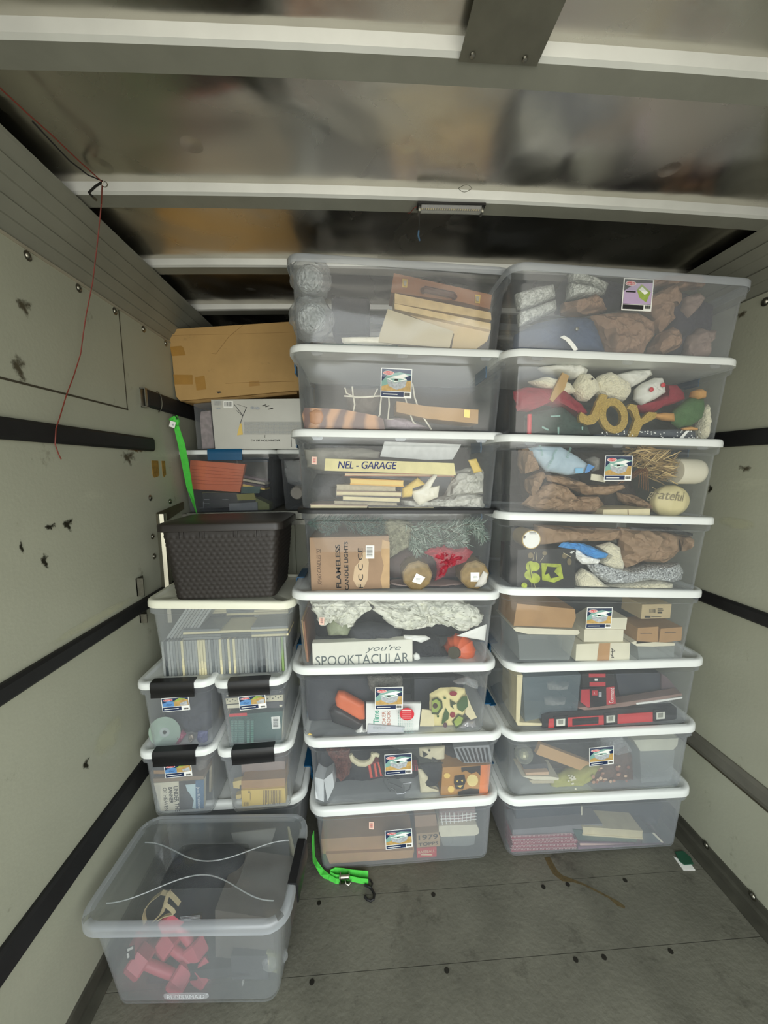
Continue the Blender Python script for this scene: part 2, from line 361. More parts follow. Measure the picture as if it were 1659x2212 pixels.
lblue = mat('print_blue', '#5f8fc4', .5, var=.1); lblk = mat('ink_black', '#18181a', .55, var=.1); lpurp = mat('print_lilac', '#b8a3c2', .5, var=.1); lgrn = mat('print_green', '#93a84f', .5, var=.15, scale=60)
def decal(mb, o, U, W, items):
    """flat print: items in metres on the plane at o; later items lie on earlier ones"""
    Nn = U.cross(W); k = 0
    for it in items:
        k += 1; h = Nn * (.00012 * k + .0002); kind = it[0]
        if kind == 'r': _, u0, v0, u1, v1, m = it; mb.face([o+h+U*u0+W*v0, o+h+U*u1+W*v0, o+h+U*u1+W*v1, o+h+U*u0+W*v1], m)
        elif kind == 'p': mb.face([o+h+U*u+W*v for u, v in it[1]], it[2])
        elif kind == 'e': _, u, v, a, b_, m = it; mb.face([o+h+U*(u+a*math.cos(t*PI/10))+W*(v+b_*math.sin(t*PI/10)) for t in range(20)], m)
        elif kind == 't':
            _, tx, u, v, sz, m = it[:6]; ang = it[6] if len(it) > 6 else 0; kw = it[7] if len(it) > 7 else {}
            a = math.radians(ang); U2 = U*math.cos(a)+W*math.sin(a); W2 = W*math.cos(a)-U*math.sin(a)
            mb.text(tx, o+h+U*u+W*v, U2, W2, sz, m, **kw)
def sticker(kind, w, h):
    """printed product sticker in local units, centred"""
    a, b_ = w/2, h/2; I = [('r', -a, -b_, a, b_, lwhite)]
    if kind == 'bin':
        I += [('r', -a*.95, -b_*.55, a*.95, b_*.94, lnavy), ('p', [(-a*.94, b_*.1), (-a*.5, b_*.62), (a*.2, b_*.75), (a*.94, b_*.62), (a*.94, -b_*.5), (-a*.94, -b_*.5)], lteal),
              ('p', [(-a*.94, -b_*.25), (-a*.3, -b_*.0), (a*.94, b_*.2), (a*.94, -b_*.54), (-a*.94, -b_*.54)], ltan),
              ('p', [(-a*.62, b_*.22), (-a*.1, b_*.02), (a*.68, b_*.2), (a*.56, -b_*.26), (a*.02, -b_*.46), (-a*.5, -b_*.2)], lgrey), ('p', [(-a*.66, b_*.27), (-a*.1, b_*.06), (a*.72, b_*.24), (a*.5, b_*.36), (-a*.3, b_*.36)], lwhite),
              ('p', [(-a*.52, b_*.26), (-a*.08, b_*.12), (a*.5, b_*.25), (a*.3, b_*.31), (-a*.3, b_*.31)], lteal), ('r', -a*.12, b_*.16, a*.1, b_*.28, lblk), ('p', [(-a*.35, b_*.4), (a*.5, b_*.64), (a*.86, b_*.5), (a*.3, b_*.32)], lwhite), ('p', [(a*.55, b_*.42), (a*.93, b_*.56), (a*.93, b_*.2), (a*.7, b_*.2)], lnavy),
              ('r', -a*.95, -b_*.93, a*.5, -b_*.6, lnavy), ('r', -a*.85, -b_*.8, a*.1, -b_*.74, lwhite)]
    elif kind == 'green':
        I += [('r', -a*.93, -b_*.6, a*.93, b_*.93, lblk), ('p', [(-a*.92, b_*.2), (-a*.2, b_*.7), (a*.92, b_*.75), (a*.92, -b_*.58), (-a*.92, -b_*.58)], lpurp),
              ('p', [(-a*.1, b_*.3), (a*.2, b_*.66), (a*.85, b_*.2), (a*.6, -b_*.45), (a*.15, -b_*.2)], lgrn), ('p', [(a*.05, b_*.32), (a*.25, b_*.5), (a*.7, b_*.15), (a*.45, b_*.02)], lwhite),
              ('r', -a*.93, -b_*.92, a*.45, -b_*.64, lblk), ('r', -a*.8, b_*.12, -a*.15, b_*.2, lblk)]
    else:
        I += [('r', -a*.95, -b_*.3, a*.95, b_*.9, lnavy), ('p', [(-a*.94, -b_*.28), (-a*.94, b_*.2), (-a*.5, b_*.5), (-a*.1, b_*.4), (a*.05, -b_*.28)], lblue),
              ('p', [(-a*.1, b_*.3), (a*.3, b_*.75), (a*.93, b_*.55), (a*.93, -b_*.28), (-a*.1, -b_*.28)], ltan), ('p', [(a*.3, b_*.1), (a*.85, b_*.35), (a*.88, -b_*.2), (a*.35, -b_*.22)], lgrey),
              ('p', [(-a*.2, b_*.35), (a*.3, b_*.85), (a*.8, b_*.72), (a*.3, b_*.5)], lgrn), ('t', 'Clear', -a*.48, 0, h*.17, lnavy, 0, {'shear': .3}), ('r', -a*.95, -b_*.9, a*.4, -b_*.36, lnavy), ('r', -a*.85, -b_*.68, a*.2, -b_*.58, lwhite)]
    I += [('e', -a*.52, b_*.66, a*.36, b_*.15, lwhite), ('e', -a*.52, b_*.66, a*.33, b_*.12, lred), ('t', 'Sterilite', -a*.52, b_*.66, h*.11, lwhite)]
    for q in range(9): I.append(('r', a*(.56+.04*q), -b_*.86, a*(.56+.04*q+(.022 if q % 3 else .03)), -b_*.64, lblk))
    return I
BINFO = {}
def make_bin(name, lab, x0, x1, Y0, zb, zl, zr, depth, lid=whitelid, body=PP, group=None, latch=bluel, latch_front=False, lt=.028, taper=.013, clips=False, hasLid=True, r=.05, ov=.027, ovf=.016, lidname='lid', foot=0):
    """x0,x1: ends of the lid edge; Y0: its front; zb: height the bin stands on; zl,zr: underside of the lid edge at its left and right"""
    W = x1 - x0; cx = (x0+x1)/2; cy = Y0 + depth/2; tilt = math.atan2(zl - zr, W); z = (zl+zr)/2
    root = empty(name, (cx, cy, zb), lab, 'storage bin', group); root.rotation_euler = (0, tilt, 0)
    H = z - zb; w2 = W - 2*ov; d2 = depth - 2*ovf; th = .0025
    mb = MB(); top = H + (lt*.5 if hasLid else lt); wb, db = w2 - 2*taper, d2 - 2*taper
    ins = .012
    R = [rrect(wb - 2*ins, db - 2*ins, r*.6, 0), rrect(wb - .006, db - .006, r*.75, .005), rrect(wb, db, r*.8, ins + .004), rrect(w2, d2, r, H - .03), rrect(w2 + .018, d2 + .018, r, H - .024), rrect(w2 + .022, d2 + .022, r, top - .006)]
    R += [rrect(w2 + .022, d2 + .022, r, top)]
    R += [rrect(w2 + .018 - th, d2 + .018 - th, r - .002, top), rrect(w2 + .018 - 2*th, d2 + .018 - 2*th, r - .002, H - .023), rrect(w2 - 2*th, d2 - 2*th, r - .003, H - .031), rrect(wb - 2*th, db - 2*th, r*.75, ins + .006), rrect(wb - 2*ins, db - 2*ins, r*.55, th + .0015)]
    mb.loft(R, body); mb.build('body', root, smooth=50, xf=1)
    if not hasLid:
        mb = MB(); mb.loft([rrect(w2 + .024, d2 + .024, r, top - .004), rrect(W - .005, depth - .005, r + .012, top - .004), rrect(W - .004, depth - .004, r + .012, top - .026), rrect(W, depth, r + .015, top - .026), rrect(W, depth, r + .015, top - .003), rrect(W - .006, depth - .006, r + .01, top + .001), rrect(w2 + .016, d2 + .016, r, top + .001), rrect(w2 + .016, d2 + .016, r, top - .004)], RIMM, False, False); mb.build('rim', root, smooth=50, xf=1)
    if hasLid:
        mb = MB(); mb.loft([rrect(W - .01, depth - .01, r + .015, H + .001), rrect(W, depth, r + .02, H), rrect(W, depth, r + .02, H + lt*.55), rrect(W - .004, depth - .004, r + .018, H + lt*.85), rrect(W - .014, depth - .014, r + .014, H + lt),
            rrect(W - .042, depth - .042, r, H + lt), rrect(W - .056, depth - .056, r, H + lt - .009), rrect(W - .2, depth - .2, r*.7, H + lt - .0092), rrect(W - .2, depth - .2, r*.7, H + lt - .012), rrect(W - .075, depth - .075, r - .003, H + lt - .012), rrect(W - .0085, depth - .0085, r + .013, H + lt*.5)][:8] + [rrect(W*.4, depth*.4, r*.5, H + lt - .0085)] + [rrect(W*.4, depth*.4, r*.5, H + lt - .0115), rrect(W - .055, depth - .055, r - .003, H + lt - .0125), rrect(W - .012, depth - .012, r + .013, H + lt*.45)], lid)
        CL = []
        if clips:
            for u in (-.37, 0, .37): m2 = MB(); CL.append(m2); m2.prism([V(W*u - .022, -depth/2 + .004, H), V(W*u + .022, -depth/2 + .004, H), V(W*u + .014, -depth/2 + .004, H - .012), V(W*u - .014, -depth/2 + .004, H - .012)], V(0, .004, 0), PPm)
        if lid.name == 'foreground_lid':
            i = mb.mi(RIMM)
            for fc in mb.bm.faces:
                c = fc.calc_center_median()
                if max(abs(c.x) - W/2, abs(c.y) - depth/2) > -.022: fc.material_index = i
        lo = mb.build(lidname, root, smooth=45, xf=1)
        for m2 in CL: m2.build('clip', lo, xf=1, label='translucent clip tab under the lid edge')
    if latch is not None:
        ends = ((0, -1), (0, 1)) if latch_front else ((-1, 0), (1, 0))
        for sx, sy in ends:
            mb = MB(); hw = (W if latch_front else depth) * (.27 if latch_front else .13) ; D = depth/2 if latch_front else W/2
            hw = min(hw, .085)
            prof = [(D - .03, H + lt + .001), (D - .03, H + lt + .005), (D + .0, H + lt + .004), (D + .006, H + lt - .004), (D + .007, H - .004), (D + .004, H - .012), (D + .006, H - .03), (D + .001, H - .032), (D - .001, H - .012), (D + .001, H - .003), (D + .001, H + lt - .002)]
            rings = []
            for t in (-hw, -hw*.94, hw*.94, hw):
                rings.append([V(t, sy*p, q) if latch_front else V(sx*p, t, q) for p, q in prof])
            mb.loft(rings, latch)
            mb.build('latch', root, smooth=40, xf=1)
    root['H'] = H; BINFO[root.name] = (cx, cy, zb, H, w2, wb, tilt, Y0 + ovf, taper)
    return root
def bin_frame(root): return root.location
def on_face(root, px, py, gap=.0016):
    """point of the bin's front wall under a pixel of the photograph"""
    cx, cy, zb, H, w2, wb, tl, yf, tp = BINFO[root.name]; Y = yf
    for _k in range(4): p = at(px, py, Y); Y = yf + tp*(1 - min(1, max(0, (p.z - zb)/H))) - gap
    return at(px, py, Y)
def sticker_on(root, px, py, kind, w, h, yaw=0, name='label_sticker', items=None, Y=None, tiltdeg=0, bow=0):
    """a sticker on the bin's front face, given in local coordinates of the bin"""
    P = on_face(root, px, py); L = P - root.location; a = -root.rotation_euler.y
    Lr = V(L.x*math.cos(a) + L.z*math.sin(a), L.y, -L.x*math.sin(a) + L.z*math.cos(a)) if False else L
    a2 = math.radians(tiltdeg); U = V(math.cos(a2), 0, math.sin(a2)); W = V(-math.sin(a2), 0, math.cos(a2))
    mb = MB(); mb.prism([Lr + U*u + W*v for u, v in ((-w/2, -h/2), (w/2, -h/2), (w/2, h/2), (-w/2, h/2))], V(0, .0005, 0), lwhite)
    decal(mb, Lr, U, W, items or sticker(kind, w, h)); return mb.build(name, root, xf=1, recalc=False)
BINS = {}
def column(rows, Yb):
    """rows from the bottom up; each: key, left px, right px, front depth, keyword dict"""
    z = Yb
    for key, pl_, pr_, Yf, lab, kw in rows:
        a, b_ = at(*pl_, Yf + (.035 if pl_[0] < 788 else 0)), at(*pr_, Yf + .035); a.z, b_.z = at(*pl_, Yf).z, at(*pr_, Yf).z; d = kw.pop('depth', .54)
        lt = kw.get('lt', .028)
        BINS[key] = make_bin('storage_bin', lab, a.x, b_.x, Yf, z, a.z, b_.z, d, **kw); BINS[key]['_'] = 0
        z = (a.z + b_.z)/2 + lt - .009
    return z
column([
 ('M1', (668, 1767), (1079, 1738), 1.42, 'clear bin holding cardboard boxes, lowest of the middle stack, on the floor', {'body': PPm}),
 ('M2', (652, 1617), (1085, 1600), 1.42, 'clear bin of Halloween costumes, second from the floor in the middle stack', {}),
 ('M3', (625, 1459), (1070, 1450), 1.42, 'clear bin with an avocado print mitt and an orange case, third from the floor', {}),
 ('M4', (622, 1297), (1078, 1297), 1.40, 'clear bin with a white gauze cloth, orange pumpkin and spooky wooden sign', {}),
 ('M5', (636, 1110), (1081, 1110), 1.44, 'clear bin with a black lid holding pine garland and a cardboard candle box', {'lid': blacklid, 'latch': None, 'lt': .02}),
 ('M6', (621, 942), (1090, 950), 1.42, 'clear bin with handwritten masking tape across its front, books inside', {'clips': True}),
 ('M7', (617, 757), (1101, 773), 1.42, 'clear bin with wooden boards and a wire stand, below the topmost middle bin', {'clips': True}),
 ('M8', (607, 563), (1100, 598), 1.42, 'clear lidless bin with cellophane bundles, topmost of the middle stack', {'hasLid': False, 'latch': None, 'lt': .03, 'ov': .022}),
], .005)
column([
 ('R1', (1085, 1744), (1490, 1722), 1.415, 'clear bin of spiral notebooks, lowest of the right stack, on the floor', {'body': PPm}),
 ('R2', (1092, 1604), (1504, 1583), 1.415, 'clear bin with a glass ball and floral bag, second from the floor at right', {'body': PPm}),
 ('R3', (1095, 1454), (1519, 1440), 1.415, 'clear bin with a red spirit level, third from the floor at right', {}),
 ('R4', (1072, 1286), (1512, 1293), 1.40, 'clear bin with small cardboard boxes, fourth from the floor at right', {}),
 ('R5', (1071, 1123), (1539, 1135), 1.375, 'clear bin with brown paper parcels and a silver sequin roll, right stack', {}),
 ('R6', (1073, 953), (1561, 966), 1.36, 'clear bin with a wheat bundle, candle and cream pumpkin, right stack', {'clips': True}),
 ('R7', (1086, 767), (1588, 790), 1.35, 'clear bin with gold JOY letters and Christmas plush, right stack', {'clips': True}),
 ('R8', (1095, 583), (1616, 622), 1.33, 'hazy lidless bin with brown paper and a blue jacket, topmost of the right stack', {'hasLid': False, 'latch': None, 'lt': .03, 'body': PPm, 'ov': .022}),
], .008)
# left column
G1 = None
BINS['LB'] = make_bin('storage_bin', 'white-lidded bin at the bottom of the left stack, behind the big foreground bin', -.885, -.262, 1.46, .001, .31, .31, .46, body=PPm)
def sbin(key, a, b_, zb, lab, Y=1.39):
    A, B = at(*a, Y + .03), at(*b_, Y); A.z = at(*a, Y).z; BINS[key] = make_bin('storage_bin', lab, A.x, B.x, Y, zb, A.z, B.z, .44, latch=blackl, latch_front=True, r=.03, ov=.02, ovf=.018, taper=.012, lt=.024, body=PPm)
sbin('S3', (302, 1641), (462, 1632), .330, 'small black-latched bin with a paperback about heaven, lower left of four')
sbin('S4', (474, 1638), (636, 1624), .330, 'small black-latched bin with a yellow book, lower right of four')
sbin('S1', (296, 1492), (459, 1485), .598, 'small black-latched bin with a shiny disc, upper left of four')
sbin('S2', (464, 1489), (622, 1480), .598, 'small black-latched bin with a teal book, upper right of four')
A, B = at(308, 1314, 1.45), at(628, 1317, 1.42); A.z = at(308, 1314, 1.42).z
BINS['LC'] = make_bin('storage_bin', 'clear cream-lidded bin packed with disc cases, under the dark woven basket', A.x, B.x, 1.42, .888, A.z, B.z, .40, lid=creamlid, body=PPh, latch=None, r=.035, ov=.022, taper=.022, lt=.028)
# attic bins
A, B = at(376, 982, 2.0), at(594, 980, 2.0)
BINS['A1'] = make_bin('storage_bin', 'blue-latched bin with an orange pleated file, on the attic shelf', A.x, B.x, 2.0, 1.471, A.z, B.z, .55, latch=bluel, latch_front=True, r=.03, ov=.024, lt=.022)
A, B = at(588, 980, 2.0), at(800, 980, 2.0)
BINS['A2'] = make_bin('storage_bin', 'clear white-lidded bin with a white roll, right of the blue-latched attic bin', A.x + .006, B.x, 2.0, 1.471, A.z, B.z, .55, latch=None, r=.03, ov=.024, lt=.022)
# foreground bin: clear lid with two wavy ribs
zf = .30; A = V(-.868, 1.04, 0); B = V(-.232, 1.04, 0)
fl = clear('foreground_lid', '#dfe4e5', .045, .14, wavy=.1)
BINS['F'] = make_bin('storage_bin', 'large clear-lidded bin of pink dumbbells standing in front by itself', -.872, -.236, 1.01, .001, .334, .334, .375, lid=fl, body=PPf, latch=None, r=.05, ov=.028, ovf=.028, taper=.03, lt=.03); BINS['F'].rotation_euler.z = -.055
fr_ = BINS['F']
for sx in (1,):
    mb = MB(); mb.loft([[V(.32 + p, t, q) for p, q in ((-.028, .365), (-.026, .37), (0, .369), (.006, .359), (.007, .30), (.001, .298), (-.001, .361))] for t in (-.075, -.07, .07, .075)], blackl); mb.build('latch', fr_, smooth=40, xf=1)
for yy, ph, am in ((.045, 1, .035), (-.075, -1, .04)):
    mb = MB(); pts = [V(-.26 + .52*t, yy + ph*am*math.cos(2*PI*t)*1.0, .3565) for t in [j/40 for j in range(41)]]
    mb.tube(pts, .0018, clear('rib_plastic', '#dfe6e6', .3, .1), 6); mb.build('rib', [c for c in fr_.children if c.name.startswith('lid')][0], smooth=True, xf=1)
# ------------------------------------------------------------------ fixtures and fittings of the truck
def T(mb, name, label, cat, group=None, smooth=False, recalc=True): return tag(mb.build(name, smooth=smooth, recalc=recalc), label, cat, group)
# logistic tracks on the walls (black rub strips)
def track(y0, y1, z0, z1, X, sx, label, end=True):
    mb = MB(); r = .012; zc = (z0+z1)/2; h = z1 - z0
    prof = [(0, -h/2), (.010, -h/2), (.017, -h/2 + .008), (.018, 0), (.017, h/2 - .008), (.010, h/2), (0, h/2)]
    mb.loft([[V(X + sx*p, y, zc + q) for p, q in prof] for y in (y0, y1 - .004)] + [[V(X + sx*p*.8, y1, zc + q*.93) for p, q in prof]], blackm)
    return T(mb, 'wall_track', label, 'cargo track', smooth=35)
track(YB, 1.756, 1.775, 1.832, XL, 1, 'long black cargo track on the upper left wall, ending short of the cardboard box')
ut = track(1.735, 2.38, 1.962, 2.035, XL, 1, 'short black track on the left wall with the green strap tied to it')
mb = MB(); mb.box((XL + .0185, 1.70, 1.962), (XL + .022, 1.715, 2.03), boltm)
for zz in (1.955, 2.03): mb.box((XL, 1.70, zz), (XL + .022, 1.722, zz + .004), boltm)
mb.box((XL, 1.70, 1.955), (XL+.003, 1.73, 2.034), boltm); mb.build('end_bracket', ut, label='bare steel end bracket')
mb = MB(); mb.tube([(XL+.012, 1.83 + .0*k, 1.0) if 0 else (XL+.021*math.cos(a)*.9+.004, 1.83, 1.998+.045*math.sin(a)) for k, a in enumerate([j*PI/8 - PI/2 for j in range(9)])], .002, boltm, 5); mb.build('wire_loop', ut, smooth=True)
track(YB, 1.96, 1.116, 1.168, XL, 1, 'long black cargo track on the middle left wall, running behind the dark basket')
track(YB, 1.96, .447, .53, XL, 1, 'lowest black cargo track on the left wall, above the foreground bin')
track(YB, 1.96, 1.752, 1.812, XR, -1, 'upper black cargo track on the right wall')
track(YB, 1.96, 1.10, 1.15, XR, -1, 'middle black cargo track on the right wall')
mb = MB(); greyt = mat('grey_track', '#6d6b61', .5, .3)
mb.loft([[V(XR - p, y, .475 + q) for p, q in ((0, -.04), (.006, -.04), (.012, -.022), (.012, .018), (.006, .036), (0, .036))] for y in (YB, 1.96)], greyt); mb.box((XR - .003, YB, .424), (XR, 1.96, .432), seamm)
T(mb, 'rub_rail', 'grey metal rub rail low on the right wall', 'rail')
# bolts along the top of the wall panels and elsewhere
def bolt(p, nrm, r, name, label, group):
    mb = MB(); mb.lathe(p, nrm, [(r*1.5, 0), (r*1.5, .0015), (r, .002), (r*.85, r*.55), (r*.45, r*.8), (0.0005, r*.85)], boltm, 12); return T(mb, name, label, 'bolt', group, True)
b0 = bolt(V(XL, 1.197, 2.288), (1, 0, 0), .009, 'wall_bolt', 'round steel bolt under the ribbed rail on the left wall', 'bolts along the top of the left wall panels')
b0['label'] = 'round steel bolt, nearest one in view under the left ribbed rail'
for y, lb in ((1.391, 'second in view'), (1.577, 'third in view, beside the panel seam'), (1.768, 'fourth in view'), (1.955, 'farthest, at the cardboard box corner')):
    c = b0.copy(); COL.objects.link(c); c.location.y = y; c['label'] = 'round steel bolt under the left ribbed rail, ' + lb
for y, z in ((1.711, 1.561), (1.88, 1.531)): 
    c = b0.copy(); COL.objects.link(c); c.location = (XL, y, z); c['label'] = 'round steel bolt over the attic bracket, %s one' % ('nearer' if y < 1.8 else 'farther'); c['group'] = 'bolts over the attic bracket'; c.location.x = b0.location.x
for y, z in ((1.704, 1.394), (1.705, 1.306)):
    c = b0.copy(); COL.objects.link(c); c.location = (b0.location.x, y, z); c['label'] = 'round steel bolt beside the bare metal post, %s one' % ('upper' if z > 1.35 else 'lower'); c['group'] = 'bolts beside the metal post'
b1 = bolt(V(XR, 1.368, 2.258), (-1, 0, 0), .010, 'wall_bolt', 'round steel bolt at the top of the right wall', None)
for py, px in ((1871, 1524), (1985, 1624)):
    p = atX(px, py, XR); c = b1.copy(); COL.objects.link(c); c.location = (b1.location.x - .006, p.y, .045); c['label'] = 'steel bolt in the right kick rail, %s one' % ('farther, near the card scrap' if px < 1600 else 'nearer'); c['group'] = 'bolts in the right kick rail'
# metal brackets on the middle left track
def bracket(y, z0, z1, label):
    mb = MB(); mb.box((XL, y, z0), (XL + .028, y + .004, z1), boltm); mb.box((XL, y, z0), (XL + .004, y + .045, z1), mat('worn_steel', '#6a675c', .5, .8, var=.3, scale=60)); mb.lathe((XL + .004, y + .02, (z0+z1)/2), (1, 0, 0), [(.005, 0), (.005, .003), (.001, .004)], boltm, 8)
    T(mb, 'steel_bracket', label, 'bracket')
bracket(1.556, 1.188, 1.262, 'small steel bracket just above the middle left track')
bracket(1.56, 1.075, 1.112, 'small steel bracket just below the middle left track')
# attic post and side bracket
mb = MB(); mb.loft([[V(x, y, z) for x, y in ((XL, 1.755), (XL, 1.745), (XL + .018, 1.738), (XL + .034, 1.742), (XL + .036, 1.76), (XL + .034, 1.768), (XL + .030, 1.75), (XL + .018, 1.747), (XL + .006, 1.752), (XL+.005, 1.757))] for z in (1.0, 1.50)], mat('bare_post', '#a9a797', .35, .9, var=.1)); T(mb, 'metal_post', 'bare metal post beside the dark woven basket', 'post', smooth=30)
mb = MB(); mb.prism([V(XL + .004, 1.742, 1.505), V(XL + .004, 2.0, 1.532), V(XL + .004, 2.0, 1.495), V(XL + .004, 1.80, 1.455), V(XL + .004, 1.742, 1.44)], V(.004, 0, 0), mat('attic_bracket', '#58523f', .6, .4, var=.3)); T(mb, 'support_bracket', 'brown metal support bracket under the attic shelf end', 'bracket')
# rusty mount plates
for y0, y1, lb in ((1.745, 1.80, 'wider rust-stained glue patch under the short track'), (1.83, 1.86, 'narrow rust-stained glue patch under the short track')):
    mb = MB(); z0, z1 = 1.66, 1.735
    mb.prism([V(XL, y0, z1), V(XL, y1, z1), V(XL, y1, z0 + .012), V(XL, y1 - .012, z0 + .004), V(XL, y0 + .01, z0), V(XL, y0, z0 + .01)], V(.0015, 0, 0), mat('rust_glue', '#8a6a2c', .8, var=.3, scale=60)); T(mb, 'glue_patch', lb, 'patch')
# roof plate
A = [at(x, y, 1) for x, y in ((1018, 0), (990, 128), (1160, 139), (1215, 0))]
def onroof(px, py, dz=0): 
    p = atZ(px, py, 2.50); return atZ(px, py, crown(p.x) - .003 + dz)
P = [onroof(1042, -75), onroof(991, 130), onroof(1159, 140), onroof(1255, -75)]
mb = MB(); mb.prism(P, V(0, 0, -.003), mat('roof_plate', '#77766a', .5, .75, var=.1, scale=20)); rp = T(mb, 'roof_plate', 'flat grey metal plate fastened across the nearest roof bow', 'plate')
for px, py in ((1021, 119), (1134, 127)):
    p = onroof(px, py, -.004); mb = MB(); mb.lathe(p, (0, 0, -1), [(.006, 0), (.005, .003), (.0005, .004)], boltm, 8); mb.build('screw', rp, smooth=True)
# LED strip light
lp0, lp1 = atZ(900, 446, 2.50), atZ(1040, 449, 2.50); zz = crown(.5) - .002
L0, L1 = atZ(903, 446, zz), atZ(1042, 449, zz); U = (L1 - L0).normalized(); ln = (L1 - L0).length; Wd = V(-U.y, U.x, 0)
lt = empty('strip_light', (L0 + L1)/2, 'small unlit LED strip light with a black backing on the roof bow', 'light')
mb = MB(); c = (L0 + L1)/2; mb.obox(c + V(0, -.008, -.003), U*(ln/2 + .004), Wd*.016, V(0, 0, .003), blackm); mb.build('backing_plate', lt)
lens = clear('lamp_lens', '#f2f3ee', .24, .15)
mb = MB(); q = []
mb.loft([[c + U*t*ln/2*.92 + Wd*(.016*math.cos(a) - .004) - V(0, 0, .006 + .014*math.sin(a)) for a in [PI*j/8 for j in range(9)]] for t in (-1, -.985, .985, 1)], lens); mb.build('lens', lt, smooth=40)
mb = MB()
for j in range(26): mb.obox(c + U*(-.88 + 1.76*j/25)*ln/2 - V(0, 0, .007), U*.0014, Wd*.003, V(0, 0, .0008), mat('led_chip', '#d9c58a', .4))
mb.build('led_strip', lt)
for t in (-1, 1):
    mb = MB(); mb.obox(c + U*t*ln/2*.97 - V(0, 0, .011), U*.003, Wd*.012, V(0, 0, .009), alum); mb.build('end_cap', lt)
red = mat('red_wire', '#6e2a1e', .5); mb = MB(); mb.tube([c - U*ln/2, c - U*(ln/2 + .012) - V(0, 0, .004), c - U*(ln/2 + .02) + V(0, .03, .0), c - U*(ln/2+.026) + V(0, .05, .01)], .0012, red, 5); mb.build('lead_wire', lt, smooth=True, label='thin red lead wire')
a = c - U*ln/2*.97; mb = MB(); mb.tube([a, a - V(0, 0, .02), a - V(-.001, 0, .05), a - V(.001, 0, .072)], .0012, blackm, 5); mb.tube([a - V(.001, 0, .07), a - V(.003, 0, .085), a - V(-.002, 0, .1)], .0028, mat('blue_tape', '#41617e', .5), 6); mb.build('pull_wire', lt, smooth=True, label='dangling black wire with a blue taped end')
mb = MB(); p = onroof(1005, 404); mb.tube([p + V(.02*math.cos(a), .012*math.sin(a), -.004 + .002*math.sin(3*a)) for a in [2*PI*k/16 for k in range(20)]], .0008, boltm, 5); T(mb, 'wire_loop', 'tiny loose wire loop on the roof bow above the light', 'wire')
# hanging red wire on the left
q_ = atZ(0, 190, 2.478); pts = [V(q_.x - .02, YB + .05, 2.49), V(q_.x, .3, 2.485)]
for px, py in ((0, 190), (60, 246), (110, 290), (170, 347)): pts.append(atZ(px, py, 2.478))
p0 = atZ(221, 393, 2.476); pts.append(p0)
mb = MB(); mb.tube(pts, .0016, red, 6)
hang = [(221, 393, -.77), (219, 440, -.78), (214, 490, -.80), (208, 545, -.83), (200, 610, -.86), (186, 680, -.885), (180, 720, -.89), (174, 765, -.895), (160, 810, -.893), (143, 855, -.89), (128, 905, -.887), (121, 925, -.885), (119, 960, -.885), (126, 980, -.885), (132, 992, -.886)]
mb.tube([atX(h[0], h[1], p0.x + (-.893 - p0.x)*min(1, ((h[1] - 393)/420)**.6)) for h in hang], .0017, red, 6); T(mb, 'hanging_wire', 'thin red wire hanging from the roof rail down the left wall', 'wire', smooth=True)
mb = MB(); mb.tube([atZ(70, 262, 2.47), atZ(110, 305, 2.468), atZ(150, 347, 2.47), atZ(190, 378, 2.474), p0 + V(.002, 0, .002)], .0018, blackm, 6)
mb.tube([p0, atZ(207, 402, 2.478), atZ(192, 416, 2.482), atZ(199, 424, 2.484)], .003, blackm, 6); mb.tube([atZ(200, 424, 2.482), atZ(208, 432, 2.482)], .004, boltm, 6)
mb.tube([p0 + V(.006 + .007*math.cos(a), 0, -.006 + .007*math.sin(a)) for a in [2*PI*k/12 for k in range(13)]], .0013, boltm, 5)
T(mb, 'wire_hook', 'black hooked wire and small steel ring at the left roof rail', 'hook', smooth=True)
# floor screws
sm = mat('floor_screw', '#26241f', .5, .4)
def fs(px, py, lb, first=[None]):
    p = atZ(px, py, .0)
    if first[0] is None:
        mb = MB(); mb.lathe((p.x, p.y, .0002), (0, 0, 1), [(.0085, 0), (.0085, .0012), (.006, .0016), (.0005, .001)], sm, 12); first[0] = T(mb, 'floor_screw', lb, 'screw', 'screws along the floor seams', True)
    else: c = first[0].copy(); COL.objects.link(c); c.location.x, c.location.y = p.x, p.y; c['label'] = lb
C7 = lambda x, y: (560 + x/2.074, 1760 + y/2.074)
FS = [C7(x, y) for x, y in ((268, 396), (780, 358), (1273, 324), (1382, 313), (1639, 294))]; NR = [C7(x, y) for x, y in ((236, 750), (840, 698), (1418, 650), (1545, 639))] + [(1300 + 505/3.393, 1560 + 1680/3.393)]
OR_ = ('leftmost', 'second from left', 'third from left', 'fourth from left', 'rightmost')
for L_, nm in ((FS, 'seam nearest the stacks'), (NR, 'near seam')):
    for k_, (x, y) in enumerate(L_): fs(x, y, 'dark screw head on the floor along the %s, %s' % (nm, OR_[k_]))
# stain trail on the floor, dried spill of its own shape
mb = MB(); st = [(1182, 1852), (1190, 1868), (1200, 1885), (1215, 1897), (1240, 1903), (1262, 1911), (1290, 1925), (1315, 1938), (1335, 1952), (1350, 1960)]
pp = [atZ(x, y, .0006) for x, y in st]; wd = [.012, .014, .016, .013, .006, .004, .004, .005, .009, .004]
rr_ = [V(p.x, p.y, .0006) for p in pp]; rings = []
for i, p in enumerate(rr_):
    t = (rr_[min(i+1, 9)] - rr_[max(i-1, 0)]).normalized(); nn = V(-t.y, t.x, 0) * (wd[i] * (1 + .4*noise.noise(p*40)))
    rings.append([p - nn, p + nn, p + nn - V(0, 0, .0005), p - nn - V(0, 0, .0005)])
mb.loft(rings, mat('dried_spill', '#54482c', .7, var=.3, scale=80)); T(mb, 'dried_spill', 'brown dried spill trailing over the floor from the right stack', 'stain')
